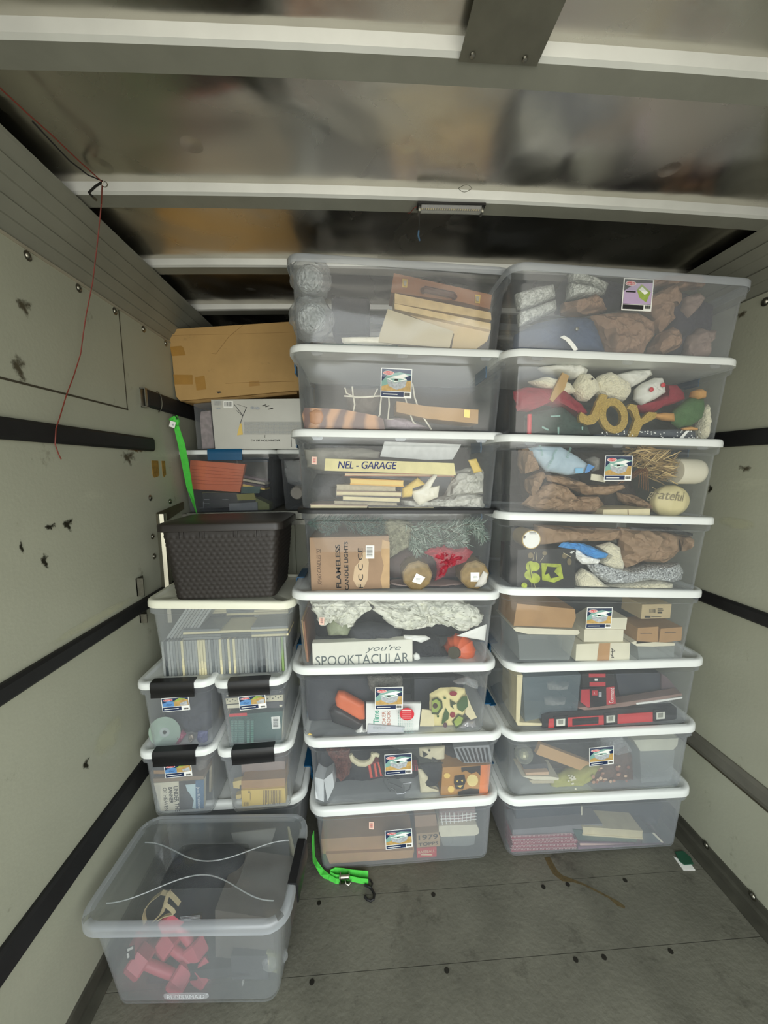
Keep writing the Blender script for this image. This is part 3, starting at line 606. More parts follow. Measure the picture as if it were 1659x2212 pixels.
# card scrap in the right floor corner
P = [atZ(x, y, .003) for x, y in ((1455, 1850), (1476, 1879), (1502, 1879), (1494, 1868))]; mb = MB(); mb.prism([V(p.x, p.y, .003) for p in P], V(0, 0, -.0022), lwhite)
sc_ = T(mb, 'card_scrap', 'torn white and green card scrap on the floor by the right kick rail', 'scrap')
P = [atZ(x, y, .006) for x, y in ((1458, 1840), (1468, 1860), (1478, 1868), (1498, 1866), (1492, 1852), (1475, 1838))]; mb = MB(); mb.prism([V(p.x, p.y, .007) for p in P], V(0, 0, -.003), mat('green_card', '#1f4f3a', .5)); mb.build('printed_panel', sc_, label='green printed panel')
# ------------------------------------------------------------------ green straps
gr = mat('neon_strap', '#4cc444', .75, var=.08, scale=60, bump=.2, bscale=300)
us = empty('ratchet_strap', V(-.88, 1.85, 1.9), 'neon green strap tied to the short track and hanging over the blue-latched bin', 'strap')
kn = at(375, 905, 1.86)
top = [kn + V(0, 0, .01), at(382, 925, 1.86), at(392, 960, 1.88), at(400, 1000, 1.92), at(409, 1050, 1.955), at(418, 1085, 1.965), at(424, 1106, 1.955)]
mb = MB(); wv = [V(.008, 0, .002), V(.0125, -.002, .004), V(.017, -.004, .004), V(.018, -.004, .004), V(.016, -.004, .004), V(.010, -.01, .004), V(.006, -.012, .004)]
mb.ribbon(top + [at(430, 1125, 1.90)], wv + [V(.006, -.012, 0)], .0016, gr); mb.build('webbing', us)
mb = MB(); mb.puff([at(x, y, 1.85) for x, y in ((362, 905), (372, 897), (380, 896), (386, 908), (384, 920), (374, 918))], 1.845, .03, gr, .004, 60); mb.build('knot', us, smooth=True)
mb = MB(); mb.tube([kn + V(.012*math.cos(a) + .008, -.01, .014*math.sin(a)) for a in [2*PI*k/12 for k in range(13)]], .0022, blackm, 6); mb.build('hook_ring', us, smooth=True)
mb = MB(); mb.prism([at(x, y, 1.835) for x, y in ((368, 909), (380, 912), (377, 925), (365, 921))], V(0, .0008, 0), lwhite); decal(mb, at(373, 917, 1.8345), V(1, 0, 0), V(0, 0, 1), [('r', -.004, -.005, .006, .003, lgrey)]); mb.build('care_tag', us, recalc=False, label='small white tag')
# strap on the floor
F = lambda x, y, z=.012: atZ(630 + x/3.456, 1560 + y/3.456, z)
gs = empty('ratchet_strap', F(420, 1150, 0), 'neon green ratchet strap with a black hook lying on the floor before the middle stack', 'strap')
mb = MB(); pts = [at(676, 1800, 1.40), at(677, 1830, 1.40), at(678, 1855, 1.40), F(186, 1060, .035), F(225, 1120, .01), F(280, 1165, .006), F(330, 1192, .006), F(365, 1192, .008)]
mb.ribbon([V(p.x, p.y, p.z) for p in pts], [V(.002, .012, 0)]*3 + [V(.002, .010, .002), V(.006, .008, .004), V(.004, .004, .011), V(.003, .003, .012), V(.002, .002, .012)], .0016, gr); mb.build('webbing', gs)
mb = MB(); pts = [F(285, 1130, .014), F(320, 1112, .014), F(380, 1118, .014), F(450, 1128, .014), F(520, 1135, .014), F(572, 1138, .014)]
mb.ribbon(pts, [V(.003, .004, .013)]*3 + [V(0, .004, .013)]*3, .0018, gr)
pts = [F(572, 1190, .013), F(520, 1185, .013), F(460, 1172, .013), F(400, 1160, .013), F(330, 1158, .013), F(290, 1135, .013)]
mb.ribbon(pts, [V(0, .003, .009)]*6, .0018, gr); mb.build('loop_webbing', gs)
mb = MB(); c = F(405, 1165, .016); mb.box((c.x - .028, c.y - .012, .002), (c.x + .022, c.y + .014, .006), boltm); mb.box((c.x - .024, c.y - .014, .003), (c.x - .021, c.y + .014, .03), boltm); mb.box((c.x + .012, c.y - .014, .003), (c.x + .015, c.y + .014, .03), boltm)
mb.lathe((c.x - .026, c.y, .022), (1, 0, 0), [(.008, 0), (.008, .04)], boltm, 12); mb.tube([F(400, 1180, .02), F(405, 1205, .012), F(425, 1216, .008), F(440, 1200, .01), F(445, 1180, .014)], .0022, boltm, 6); mb.build('ratchet', gs, smooth=30, label='steel ratchet buckle')
mb = MB(); hk = [(545, 1215), (575, 1225), (600, 1250), (618, 1285), (612, 1320), (590, 1335), (565, 1325), (545, 1300)]
mb.tube([F(*h, .008) for h in hk], .005, blackm, 8); mb.tube([F(*h, .012) for h in ((560, 1175), (590, 1180), (602, 1205), (592, 1235), (572, 1228))], .004, blackm, 8); mb.build('hook', gs, smooth=True, label='black coated S hook')
# dirt on the walls, each a stain of its own shape
def smudge(key, col, lo, hi, sc, amt):
    m = bpy.data.materials.new(key); m.use_nodes = True; n = m.node_tree; n.nodes.clear(); N = n.nodes.new; L = n.links.new
    o = N('ShaderNodeOutputMaterial'); tr = N('ShaderNodeBsdfTransparent'); df = N('ShaderNodeBsdfDiffuse'); df.inputs[0].default_value = S(col) + (1,)
    tc = N('ShaderNodeTexCoord'); at_ = N('ShaderNodeVertexColor') if False else None; nz = N('ShaderNodeTexNoise'); nz.inputs['Scale'].default_value = sc; nz.inputs['Detail'].default_value = 8; nz.inputs['Roughness'].default_value = .7; L(tc.outputs['Object'], nz.inputs['Vector'])
    uv = N('ShaderNodeUVMap'); gr_ = N('ShaderNodeTexGradient'); gr_.gradient_type = 'SPHERICAL'; L(uv.outputs[0], gr_.inputs[0])
    ad = N('ShaderNodeMath'); ad.operation = 'MULTIPLY_ADD'; ad.inputs[1].default_value = .45; L(gr_.outputs['Fac'], ad.inputs[0]); L(nz.outputs['Fac'], ad.inputs[2])
    mr = N('ShaderNodeMapRange'); mr.inputs[1].default_value = lo; mr.inputs[2].default_value = hi; mr.inputs[4].default_value = amt; L(ad.outputs[0], mr.inputs[0])
    mk = N('ShaderNodeMath'); mk.operation = 'MULTIPLY'; g2 = N('ShaderNodeMath'); g2.operation = 'MULTIPLY'; g2.inputs[1].default_value = 4; g2.use_clamp = True; L(gr_.outputs['Fac'], g2.inputs[0]); L(mr.outputs[0], mk.inputs[0]); L(g2.outputs[0], mk.inputs[1])
    mx = N('ShaderNodeMixShader'); L(mk.outputs[0], mx.inputs[0]); L(tr.outputs[0], mx.inputs[1]); L(df.outputs[0], mx.inputs[2]); L(mx.outputs[0], o.inputs[0]); return m
sm1 = smudge('brown_smudge', '#4f4736', .72, .9, 40, .75); sm2 = smudge('black_scuff', '#2b2921', .74, .86, 50, .9); sm3 = smudge('pale_smudge', '#c8c8ac', .45, .75, 14, .45); sm4 = smudge('rust_smudge', '#6b5024', .68, .86, 60, .8)
def stain(px, py, rx, ry, m, label, X=XL, ang=0):
    c = atX(px, py, X); e_ = atX(px + rx, py, X); f_ = atX(px, py - ry, X); a = abs(e_.y - c.y); b_ = abs(f_.z - c.z); sx = .0012 if X < 0 else -.0012
    me = bpy.data.meshes.new('wall_scuff'); ca, sa = math.cos(ang), math.sin(ang); P = [(math.cos(q)*a*ca - math.sin(q)*b_*sa, math.cos(q)*a*sa + math.sin(q)*b_*ca) for q in [2*PI*k/16 for k in range(16)]]
    vs = [(0, 0, 0)] + [(0, u, v) for u, v in P]; fc = [(0, 1 + k, 1 + (k + 1) % 16) for k in range(16)]; me.from_pydata(vs, [], fc); uvl = me.uv_layers.new(name='UVMap')
    for lp in me.loops: k = lp.vertex_index; uvl.data[lp.index].uv = (0, 0) if k == 0 else (math.cos(2*PI*(k-1)/16), math.sin(2*PI*(k-1)/16))
    me.materials.append(m); ob = bpy.data.objects.new('wall_scuff', me); COL.objects.link(ob); ob.location = (X + sx, c.y, c.z); tag(ob, label, 'stain')
for a in ((50, 660, 30, 32, sm1, 'round brown smudge high on the left wall, left of the red wire'), (38, 790, 26, 60, sm1, 'streaky brown smudge on the left wall at the panel seam'), (276, 988, 26, 26, sm1, 'dark smudge under the end of the upper left track'), (145, 1132, 22, 26, sm2, 'black scuff on the left wall between the two upper tracks'),
    (108, 1138, 26, 12, sm2, 'small black scuff left of the biggest black scuff'), (235, 1590, 36, 38, sm3, 'round pale smudge on the left wall below the middle track'), (295, 972, 30, 8, sm4, 'rusty edge stain along the end of the upper left track'), (45, 1180, 8, 32, sm2, 'thin dark vertical scrape on the left wall'),
    (95, 1210, 14, 36, sm2, 'forked dark scrape on the left wall above the middle track'), (210, 1335, 90, 12, sm3, 'long pale rub mark on the left wall just above the middle track'), (185, 1650, 14, 26, sm2, 'dark scrape on the left wall beside the lower small bins')): stain(*a)
for a in ((1600, 680, 30, 12, sm1, 'faint brown scrape high on the right wall, beside the topmost bin'), (1535, 1055, 10, 20, sm2, 'small black mark on the right wall above the middle track'), (1610, 1012, 30, 12, sm1, 'faint brown mark on the right wall under the upper track'), (1500, 1275, 26, 10, sm4, 'rusty stain where the middle right track meets the bins'), (1590, 1130, 50, 14, sm3, 'pale rub mark on the right wall between the tracks')): stain(*a[:6], X=XR)
# ------------------------------------------------------------------ helpers for the things inside the bins
KK = {'m8': (590, 520, 3.19), 'r8': (1070, 540, 2.8166), 'at': (290, 680, 4.254), 'm6': (600, 920, 3.253), 'r6': (1050, 930, 2.724), 'l': (280, 1080, 4.1475), 's': (280, 1430, 4.1475),
      'm4': (610, 1270, 3.318), 'm2': (630, 1560, 3.456), 'r4': (1040, 1250, 3.19), 'r2': (1040, 1550, 2.68), 'f': (140, 1720, 2.9625)}
def PX(c, x, y): a, b, s = KK[c]; return a + x/s, b + y/s
CUR = [None]
def use(k): CUR[0] = BINFO[BINS[k].name] if k else None
def fit(p, m=.004):
    """keep a point of a thing inside the bin that holds it"""
    if CUR[0] is None: return p
    cx, cy, zb, H, w2, wb, tl = CUR[0][:7]; zf = zb + .0075 - (p.x - cx)*math.tan(tl); z = max(p.z, zf); t = min(1, max(0, (z - zf)/H))
    hw = (wb + (w2 - wb)*t)/2 - m - max(0, .012 - (z - zf)); sh = math.sin(tl)*(z - zb)
    return V(min(max(p.x, cx - hw + sh), cx + hw + sh), p.y, z)
def pt(c, x, y, Y): return fit(at(*PX(c, x, y), Y))
def pts(c, L, Y): return [pt(c, x, y, Y) for x, y in L]
def msc(c, x, y, Y): return (pt(c, x + 1, y, Y) - pt(c, x, y, Y)).length
def face_print(parent, c, Y, items, name='printed_face', label=None):
    """flat print on a face at depth Y; positions along the face"""
    mb = MB(); k = 0
    for it in items:
        k += 1; y = Y - .0004 - .0002*k; kind = it[0]
        if kind == 'p': mb.face(pts(c, it[1], y), it[2])
        elif kind == 'r': _, a, b_, d, e_, m = it; mb.face(pts(c, [(a, b_), (d, b_), (d, e_), (a, e_)], y), m)
        elif kind == 'e': _, u, v, a, b_, m = it; mb.face(pts(c, [(u + a*math.cos(t*PI/10), v + b_*math.sin(t*PI/10)) for t in range(20)], y), m)
        elif kind == 'l':
            _, L, wd, m = it; s_ = msc(c, *L[0], y); mb.tube([pt(c, u, v, y) for u, v in L], wd*s_/2, m, 5)
        elif kind == 't':
            _, tx, u, v, sz, m = it[:6]; ang = math.radians(it[6] if len(it) > 6 else 0); kw = it[7] if len(it) > 7 else {}
            s_ = msc(c, u, v, y); U = V(math.cos(ang), 0, math.sin(ang)); W = V(-math.sin(ang), 0, math.cos(ang)); kw = dict(kw); ww = kw.pop('w', None); mb.text(tx, pt(c, u, v, y), U, W, sz*s_, m, fw=ww*s_ if ww else None, fh=sz*s_ if ww else None, **kw)
    return mb.build(name, parent, recalc=False, label=label)
def slab(name, c, L, Y, d, m, label, cat, group=None, items=None, pname='printed_face', ms=None, dz=0):
    mb = MB(); mb.prism(pts(c, L, Y), V(0, d, dz), m, ms); o = T(mb, name, label, cat, group)
    if items: face_print(o, c, Y, items, pname)
    return o
def puff(name, c, L, Y, th, m, label, cat, group=None, amp=.01, fr=18, rid=True, flat=.5, smooth=50, seed=None, rings=15, items=None, pw=2.4):
    mb = MB(); mb.puff(pts(c, L, Y), Y, th, m, amp, fr, len(label) if seed is None else seed, rings, rid, flat, pw)
    for v in mb.bm.verts: v.co = fit(v.co, .003)
    o = T(mb, name, label, cat, group, smooth)
    if items: face_print(o, c, Y - amp*.6, items)
    return o
def pbox(name, c, x0, y0, x1, y1, Y, d, m, label, cat, group=None, items=None, pname='printed_face', rot=0, bev=.0015):
    """upright box: px corners of its front face"""
    a, b_ = pt(c, x0, y0, Y), pt(c, x1, y1, Y); mb = MB(); mb.box((a.x, Y, b_.z), (b_.x, Y + d, a.z), m, bev); o = T(mb, name, label, cat, group)
    if items: face_print(o, c, Y, items, pname)
    return o
card = mat('kraft_board', '#a88358', .75, var=.08, scale=18, bump=.1, bscale=120); card2 = mat('kraft_brown', '#9a8068', .75, var=.08, scale=14); kraftp = mat('kraft_paper', '#967a5e', .7, var=.08, scale=20, crease=.75, cscale=17)
cream = mat('cream_paper', '#d9cda6', .7, var=.08, scale=30); creamw = mat('cream_card', '#dbd5bd', .7, var=.05, scale=20); white = mat('white_cloth', '#dcdbd2', .85, var=.06, scale=30, bump=.2, bscale=60)
ivory = mat('ivory_fleece', '#e3dcc0', .95, var=.08, scale=60, bump=.8, bscale=130, sheen=.4); darkc = mat('dark_cloth', '#25272c', .9, var=.25, scale=14, bump=.3, bscale=80); charc = mat('charcoal_fabric', '#3b3d42', .85, var=.12, scale=14, bump=.2, bscale=90)
wood = mat('light_wood', '#b08a58', .55, var=.2, scale=6, bump=.1); wood2 = mat('warm_wood', '#8a5a38', .5, var=.25, scale=5); bamboo = mat('bamboo', '#c3a775', .5, var=.15, scale=25)
brass = mat('brass', '#b59a55', .35, 1, var=.1); greyp = mat('grey_crumple', '#c3c2b8', .7, var=.06, scale=18, crease=.7, cscale=20); wrap = clear('cellophane', '#eef2f4', .26, .08, wavy=.9, wscale=30)
rm = mat('felt_red', '#8e2434', .9, var=.15, scale=20, bump=.2); gm = mat('felt_green', '#4b6b40', .9, var=.12, scale=30, bump=.3, bscale=120); orm = mat('orange_vinyl', '#d96a3a', .5, var=.08); blackpl = mat('black_plastic', '#17181b', .45, var=.15)
pinkd = mat('pink_vinyl', '#d05a6a', .4, var=.06, scale=20); redbox = mat('red_print', '#b5323a', .5, var=.08); gld = mat('gold_glitter', '#b79a4c', .45, .35, var=.35, scale=300, bump=.5, bscale=400); teal = mat('teal_cover', '#2f5650', .5, var=.1)
yel = mat('yellow_cover', '#e0c165', .5, var=.06); plastw = clear('tub_plastic', '#cfd6d4', .35, .2)
def barcode(x, y, w, h, m=None, bg=None, vert=False, n=9):
    I = [('r', x, y, x + w, y + h, bg or lwhite)]
    for q in range(n):
        a = .1 + .8*q/n; b_ = a + (.03 if q % 3 else .055)
        I.append(('r', x + w*a, y + h*.12, x + w*b_, y + h*.8, m or lblk) if not vert else ('r', x + w*.12, y + h*a, x + w*.8, y + h*b_, m or lblk))
    return I
def lines(x, y, w, n, dy, h, m, rnd=3):
    R = random.Random(rnd); return [('r', x, y + k*dy, x + w*R.uniform(.7, 1), y + k*dy + h, m) for k in range(n)]
# product stickers on the bins
for key, px, py, Y, kind, w_, h_, t in (('M7', 853, 828, 1.4475, 'bin', .113, .104, -1), ('M3', 838, 1509, 1.447, 'bin', .112, .096, 0), ('M2', 859, 1651, 1.447, 'bin', .112, .092, 1.5), ('M1', 862, 1812, 1.449, 'bin', .114, .088, 2),
    ('R8', 1371, 636, 1.352, 'green', .108, .105, 1), ('R6', 1332, 1011, 1.388, 'bin', .105, .092, 1), ('R4', 1289, 1335, 1.428, 'bin', .105, .086, 1), ('R2', 1299, 1633, 1.444, 'bin', .106, .084, 3)):
    a = BINS[key].rotation_euler.y; sticker_on(BINS[key], px, py, kind, w_, h_, Y=Y, tiltdeg=math.degrees(a) + t if 0 else t)
for key, px, py, t in (('S1', 379, 1521, 3), ('S2', 547, 1517, 3), ('S3', 385, 1664, 3)):
    sticker_on(BINS[key], px, py, 'latch', .102, .056, Y=1.4085, tiltdeg=t)
# masking tape on M6 with handwriting
rt = BINS['M6']; mb = MB(); tp_ = lambda c, L, r_, g=.0016: [on_face(r_, *PX(c, x, y), g) for x, y in L]
mb.prism(tp_('m6', [(325, 243), (1230, 252), (1245, 335), (320, 328)], rt), V(0, .0006, 0), mat('masking_tape', '#d3cb9f', .7, var=.06, scale=30))
sU = msc('m6', 500, 280, 1.445); hw = mat('pen_blue', '#1d2a66', .6)
mb.text('NEL - GARAGE', on_face(rt, *PX('m6', 622, 281), .0026), V(1, 0, 0), V(0, 0.03, 1).normalized(), 66*sU, hw, shear=.2, sp=.95, fw=415*sU, fh=54*sU, bold=.0004); mb.build('tape_strip', rt, recalc=False, label='masking tape with blue handwriting')
for r_, c, x, y in (('M6', 'm6', 247, 260), ('M4', 'm4', 270, 257), ('M1', 'm2', 598, 772)):
    mb = MB(); L = [(x-18, y-27), (x+18, y-27), (x+18, y+27), (x-18, y+24)]; mb.prism(tp_(c, L, BINS[r_]), V(0, .0005, 0), mat('pink_tag', '#e9c4b4', .6))
    for q in range(5): mb.face(tp_(c, [(x-9, y-18+q*7), (x+10, y-18+q*7), (x+10, y-15+q*7), (x-9, y-15+q*7)], BINS[r_], .0022), lred if q % 2 else lblk)
    mb.build('price_sticker', BINS[r_], recalc=False)
# embossed maker's plate on the foreground bin
mb = MB(); Yt = 1.066; o = pt('f', 790, 1280, Yt); embm = mat('embossed_plastic', '#c5c8ca', .4)
mb.loft([[o + V(.072*math.copysign(abs(math.cos(a))**.5, math.cos(a))*s_, dy, .012*math.copysign(abs(math.sin(a))**.5, math.sin(a))*s_) for a in [2*PI*k/24 for k in range(24)]] for dy, s_ in ((0, 1), (-.002, .96))], clear('emboss', '#d5d8da', .4, .2))
mb.text('RUBBERMAID', o + V(0, -.003, 0), V(1, 0, 0), V(0, 0, 1), .02, embm); mb.build('maker_plate', BINS['F'], recalc=False)
# ------------------------------------------------------------------ M8, topmost middle bin
use('M8')
for (x, y, r, lb) in ((258, 265, .068, 'crinkled cellophane ball in the topmost middle bin, upper of the two'), (268, 535, .074, 'crinkled cellophane ball in the topmost middle bin, lower of the two')):
    mb = MB(); mb.ball(pt('m8', x, y + 5, 1.548), r, wrap, 16, .016, 26, x, (1, .85, 1.0), True); w_ = T(mb, 'cellophane_bundle', lb, 'bundle', 'cellophane bundles', 60)
    mb = MB(); mb.ball(pt('m8', x, y + 5, 1.548), r*.72, mat('frosted_core', '#c3c9ca', .4, var=.25, scale=40, crease=.8, cscale=40), 12, .008, 20, x); mb.build('inner_core', w_, smooth=True)
pbox('storage_tote', 'm8', 400, 380, 670, 640, 1.578, .14, darkc, 'dark fabric tote standing in the topmost middle bin', 'tote', bev=.01)
slab('wooden_case', 'm8', [(832, 222), (1508, 372), (1495, 470), (1290, 420), (812, 355)], 1.478, .12, wood2, 'brown wooden carry case with brass latches and handle, topmost middle bin', 'case')
wc = bpy.context.scene.objects['wooden_case']
for x, y in ((908, 297), (1408, 405)):
    mb = MB(); mb.prism(pts('m8', [(x-18, y-32), (x+20, y-28), (x+14, y+30), (x-18, y+26)], 1.478), V(0, -.004, 0), brass); mb.prism(pts('m8', [(x-10, y-20), (x+12, y-18), (x+8, y+14), (x-8, y+12)], 1.472), V(0, -.003, 0), boltm); mb.build('latch', wc)
mb = MB(); mb.tube([pt('m8', 1030, 345, 1.466), pt('m8', 1045, 335, 1.454), pt('m8', 1240, 375, 1.454), pt('m8', 1250, 390, 1.466)], .011, mat('leather_handle', '#4a2a22', .5), 8); mb.build('handle', wc, smooth=True, label='dark leather handle')
slab('bamboo_blind', 'm8', [(838, 362), (1500, 495), (1505, 545), (838, 430)], 1.463, .10, bamboo, 'folded bamboo blind, upper fold, under the wooden case', 'blind')
slab('bamboo_blind', 'm8', [(836, 432), (1500, 570), (1500, 615), (838, 470)], 1.465, .10, mat('bamboo_light', '#cdb27e', .5, var=.15, scale=30), 'folded bamboo blind, lower fold, just above the beige box', 'blind')
slab('beige_box', 'm8', [(790, 470), (1245, 625), (1215, 738), (725, 700), (735, 640)], 1.456, .03, mat('beige_glass', '#b9ad8f', .3, var=.08), 'beige flat tray leaning at the front of the topmost middle bin', 'tray')
slab('beige_box', 'm8', [(838, 472), (1498, 618), (1475, 690), (1400, 745), (1230, 742), (1248, 640)], 1.49, .12, mat('beige_box', '#c9b284', .7, var=.08), 'beige cardboard box under the bamboo blind, topmost middle bin', 'box')
slab('flat_book', 'm8', [(345, 705), (860, 725), (850, 737), (345, 718)], 1.453, .2, teal, 'thin teal book lying flat in the topmost middle bin', 'book')
puff('white_figurine', 'm8', [(470, 660), (560, 655), (760, 655), (790, 640), (850, 660), (855, 690), (820, 712), (640, 708), (500, 706), (475, 690)], 1.456, .03, mat('glazed_white', '#e2ddc9', .25, var=.08), 'long glazed white ornament lying in the topmost middle bin', 'ornament', amp=.004)
# M7
use('M7')
stripw = bpy.data.materials.new('striped_wood'); stripw.use_nodes = True; n = stripw.node_tree; b = n.nodes['Principled BSDF']; b.inputs['Roughness'].default_value = .4
wv_ = n.nodes.new('ShaderNodeTexWave'); wv_.inputs['Scale'].default_value = 4; wv_.inputs['Distortion'].default_value = 9; wv_.inputs['Detail'].default_value = 3; tc = n.nodes.new('ShaderNodeTexCoord'); r_ = n.nodes.new('ShaderNodeValToRGB')
r_.color_ramp.elements[0].position = .25; r_.color_ramp.elements[1].position = .9; r_.color_ramp.elements[0].color = S('#5a3220') + (1,); r_.color_ramp.elements[1].color = S('#c08a58') + (1,); n.links.new(tc.outputs['Object'], wv_.inputs['Vector']); n.links.new(wv_.outputs['Color'], r_.inputs[0]); n.links.new(r_.outputs[0], b.inputs['Base Color'])
slab('serving_board', 'm8', [(215, 1150), (470, 1160), (710, 1205), (760, 1230), (770, 1300), (215, 1290), (200, 1200)], 1.463, .12, stripw, 'dark striped wooden board lying in the second bin from the top, middle stack', 'board')
puff('wood_slice', 'm8', [(245, 1180), (290, 1155), (335, 1170), (350, 1210), (335, 1255), (290, 1270), (250, 1250)], 1.456, .02, mat('slice_wood', '#b77c4c', .5, var=.2, scale=14), 'round wood slice in front of the striped board', 'ornament', amp=.002)
bx = slab('jewelry_box', 'm8', [(850, 1105), (1060, 1140), (1415, 1165), (1412, 1262), (1060, 1225), (850, 1180)], 1.468, .12, wood, 'light wooden box with a brass latch, second middle bin from the top', 'box')
mb = MB(); mb.prism(pts('m8', [(1315, 1165), (1355, 1168), (1352, 1222), (1315, 1218)], 1.468), V(0, -.004, 0), brass); mb.build('latch', bx)
mb = MB(); wire = mat('white_wire', '#e8e4d4', .3)
for L in ([(545, 1005), (550, 1060), (562, 1130), (545, 1210), (500, 1245)], [(750, 1050), (740, 1120), (735, 1200), (705, 1245)], [(490, 1070), (600, 1078), (740, 1070)], [(795, 1060), (800, 1130), (790, 1230), (845, 1232)], [(910, 1080), (930, 1160), (965, 1250), (1000, 1280)], [(495, 1015), (505, 1050), (560, 1078), (690, 1078), (720, 1020)], [(960, 985), (975, 1080), (1010, 1180), (1090, 1300)]):
    mb.tube([pt('m8', x, y, 1.473 + .02*(i % 2)) for i, (x, y) in enumerate(L)], .003, wire, 6)
T(mb, 'wire_stand', 'white wire display stand in the second middle bin from the top', 'stand', smooth=True)
puff('grey_pouch', 'm8', [(480, 1000), (730, 1000), (740, 1110), (700, 1180), (600, 1200), (540, 1180), (500, 1090)], 1.538, .12, mat('taupe_cloth', '#6e665e', .9, var=.15), 'taupe cloth bundle behind the white wire stand', 'bundle')
puff('paper_wad', 'm8', [(760, 1220), (900, 1215), (1100, 1290), (900, 1300), (780, 1285)], 1.478, .07, mat('mauve_paper', '#a597a0', .7, var=.1), 'mauve tissue paper wad beside the striped board', 'paper', amp=.01)
# M6
use('M6')
Yb = 1.46
def book(c, x0, y0, x1, y1, Y, d, cov, label, name='book', pages=cream, tilt=0, group=None):
    """book lying flat: page block between two covers"""
    r_ = empty(name, (pt(c, x0, y1, Y) + pt(c, x1, y1, Y))/2, label, 'book', group)
    e_ = (y1-y0)*.12 + 2
    dx = lambda y: tilt*(y)
    mb = MB(); mb.prism(pts(c, [(x0 + 3, y0 + e_), (x1 - 3, y0 + e_ + tilt), (x1 - 3, y1 - e_ + tilt), (x0 + 3, y1 - e_)], Y + .002), V(0, d - .004, 0), pages); mb.build('page_block', r_)
    for a, b_ in ((y0, y0 + e_), (y1 - e_, y1)):
        mb = MB(); mb.prism(pts(c, [(x0, a), (x1, a + tilt), (x1, b_ + tilt), (x0, b_)], Y), V(0, d, 0), cov); mb.build('cover', r_)
    return r_
gp = mat('grey_pages', '#b5ab92', .7, var=.1, scale=80)
tanc = mat('tan_cover', '#8b7563', .6); blk = blackpl
book('m6', 228, 548, 632, 604, Yb, .15, tanc, 'cream-paged book lying lowest at the left of the taped bin', tilt=8)
book('m6', 634, 562, 1100, 604, Yb + .01, .15, blk, 'black book lying lowest, right of the lowest cream-paged book')
book('m6', 395, 528, 840, 556, Yb + .015, .15, gp, 'thin grey-paged book, second lowest at the left of the taped bin', pages=gp, tilt=5)
book('m6', 455, 488, 860, 528, Yb, .16, blk, 'dark book with tan pages, third from the bottom of the pile', tilt=14)
book('m6', 410, 455, 870, 492, Yb + .008, .16, tanc, 'cream-paged brown book above the dark book with tan pages', tilt=8)
book('m6', 412, 412, 830, 455, Yb + .014, .14, gp, 'grey-paged book just under the yellow-edged book', pages=gp, tilt=4)
book('m6', 508, 368, 885, 412, Yb, .14, mat('gold_cover', '#dba63c', .5), 'yellow-edged book on top of the pile below the masking tape', pages=yel, tilt=16)
book('m6', 470, 332, 1240, 352, Yb + .02, .13, mat('salmon_edge', '#c88f6e', .6), 'long thin salmon-edged board just below the masking tape', tilt=4)
puff('cream_ornament', 'm6', [(880, 440), (985, 365), (1040, 410), (950, 440), (945, 500), (880, 505)], 1.453, .03, yel, 'pale yellow paper ornament right of the book pile', 'ornament', amp=.004)
puff('cream_ornament', 'm6', [(945, 460), (1010, 440), (1060, 380), (1105, 340), (1125, 345), (1080, 430), (1140, 420), (1130, 500), (1060, 530), (1000, 560), (960, 520)], 1.454, .02, mat('glossy_white', '#ded9c6', .2), 'glossy white ribbon shape beside the pale yellow ornament', 'ornament', amp=.003)
puff('crumpled_paper', 'm6', [(880, 530), (1000, 540), (1180, 500), (1360, 480), (1480, 500), (1480, 590), (1420, 605), (900, 605)], 1.456, .12, greyp, 'crumpled grey-white paper at the lower right of the taped bin', 'paper', amp=.022, fr=16, smooth=20)
puff('crumpled_paper', 'm6', [(1270, 330), (1440, 270), (1475, 330), (1470, 480), (1330, 500), (1180, 510), (1220, 440)], 1.478, .11, greyp, 'crumpled grey-white paper at the upper right of the taped bin', 'paper', amp=.02, fr=14, smooth=20)
puff('crumpled_paper', 'm6', [(170, 160), (330, 150), (600, 150), (740, 180), (720, 225), (560, 240), (300, 320), (200, 290), (175, 220)], 1.478, .10, mat('grey_felt', '#8f8c82', .85, var=.1), 'grey crumpled felt behind the left end of the masking tape', 'cloth', amp=.015, fr=12)
slab('picture_board', 'm6', [(750, 110), (1290, 130), (1230, 235), (1060, 240), (720, 215)], 1.498, .02, mat('white_board', '#c6c8c6', .5, var=.1, scale=40), 'pale board lying at the top of the taped bin', 'board')
puff('zip_bag', 'm6', [(1340, 240), (1400, 230), (1440, 320), (1380, 330)], 1.452, .015, yel, 'small yellow paper scrap at the upper right of the taped bin', 'paper', amp=.004)
puff('dark_bundle', 'm6', [(260, 340), (470, 340), (480, 400), (400, 440), (400, 520), (240, 540), (215, 440)], 1.518, .12, charc, 'dark fabric bundle left of the book pile in the taped bin', 'bundle')
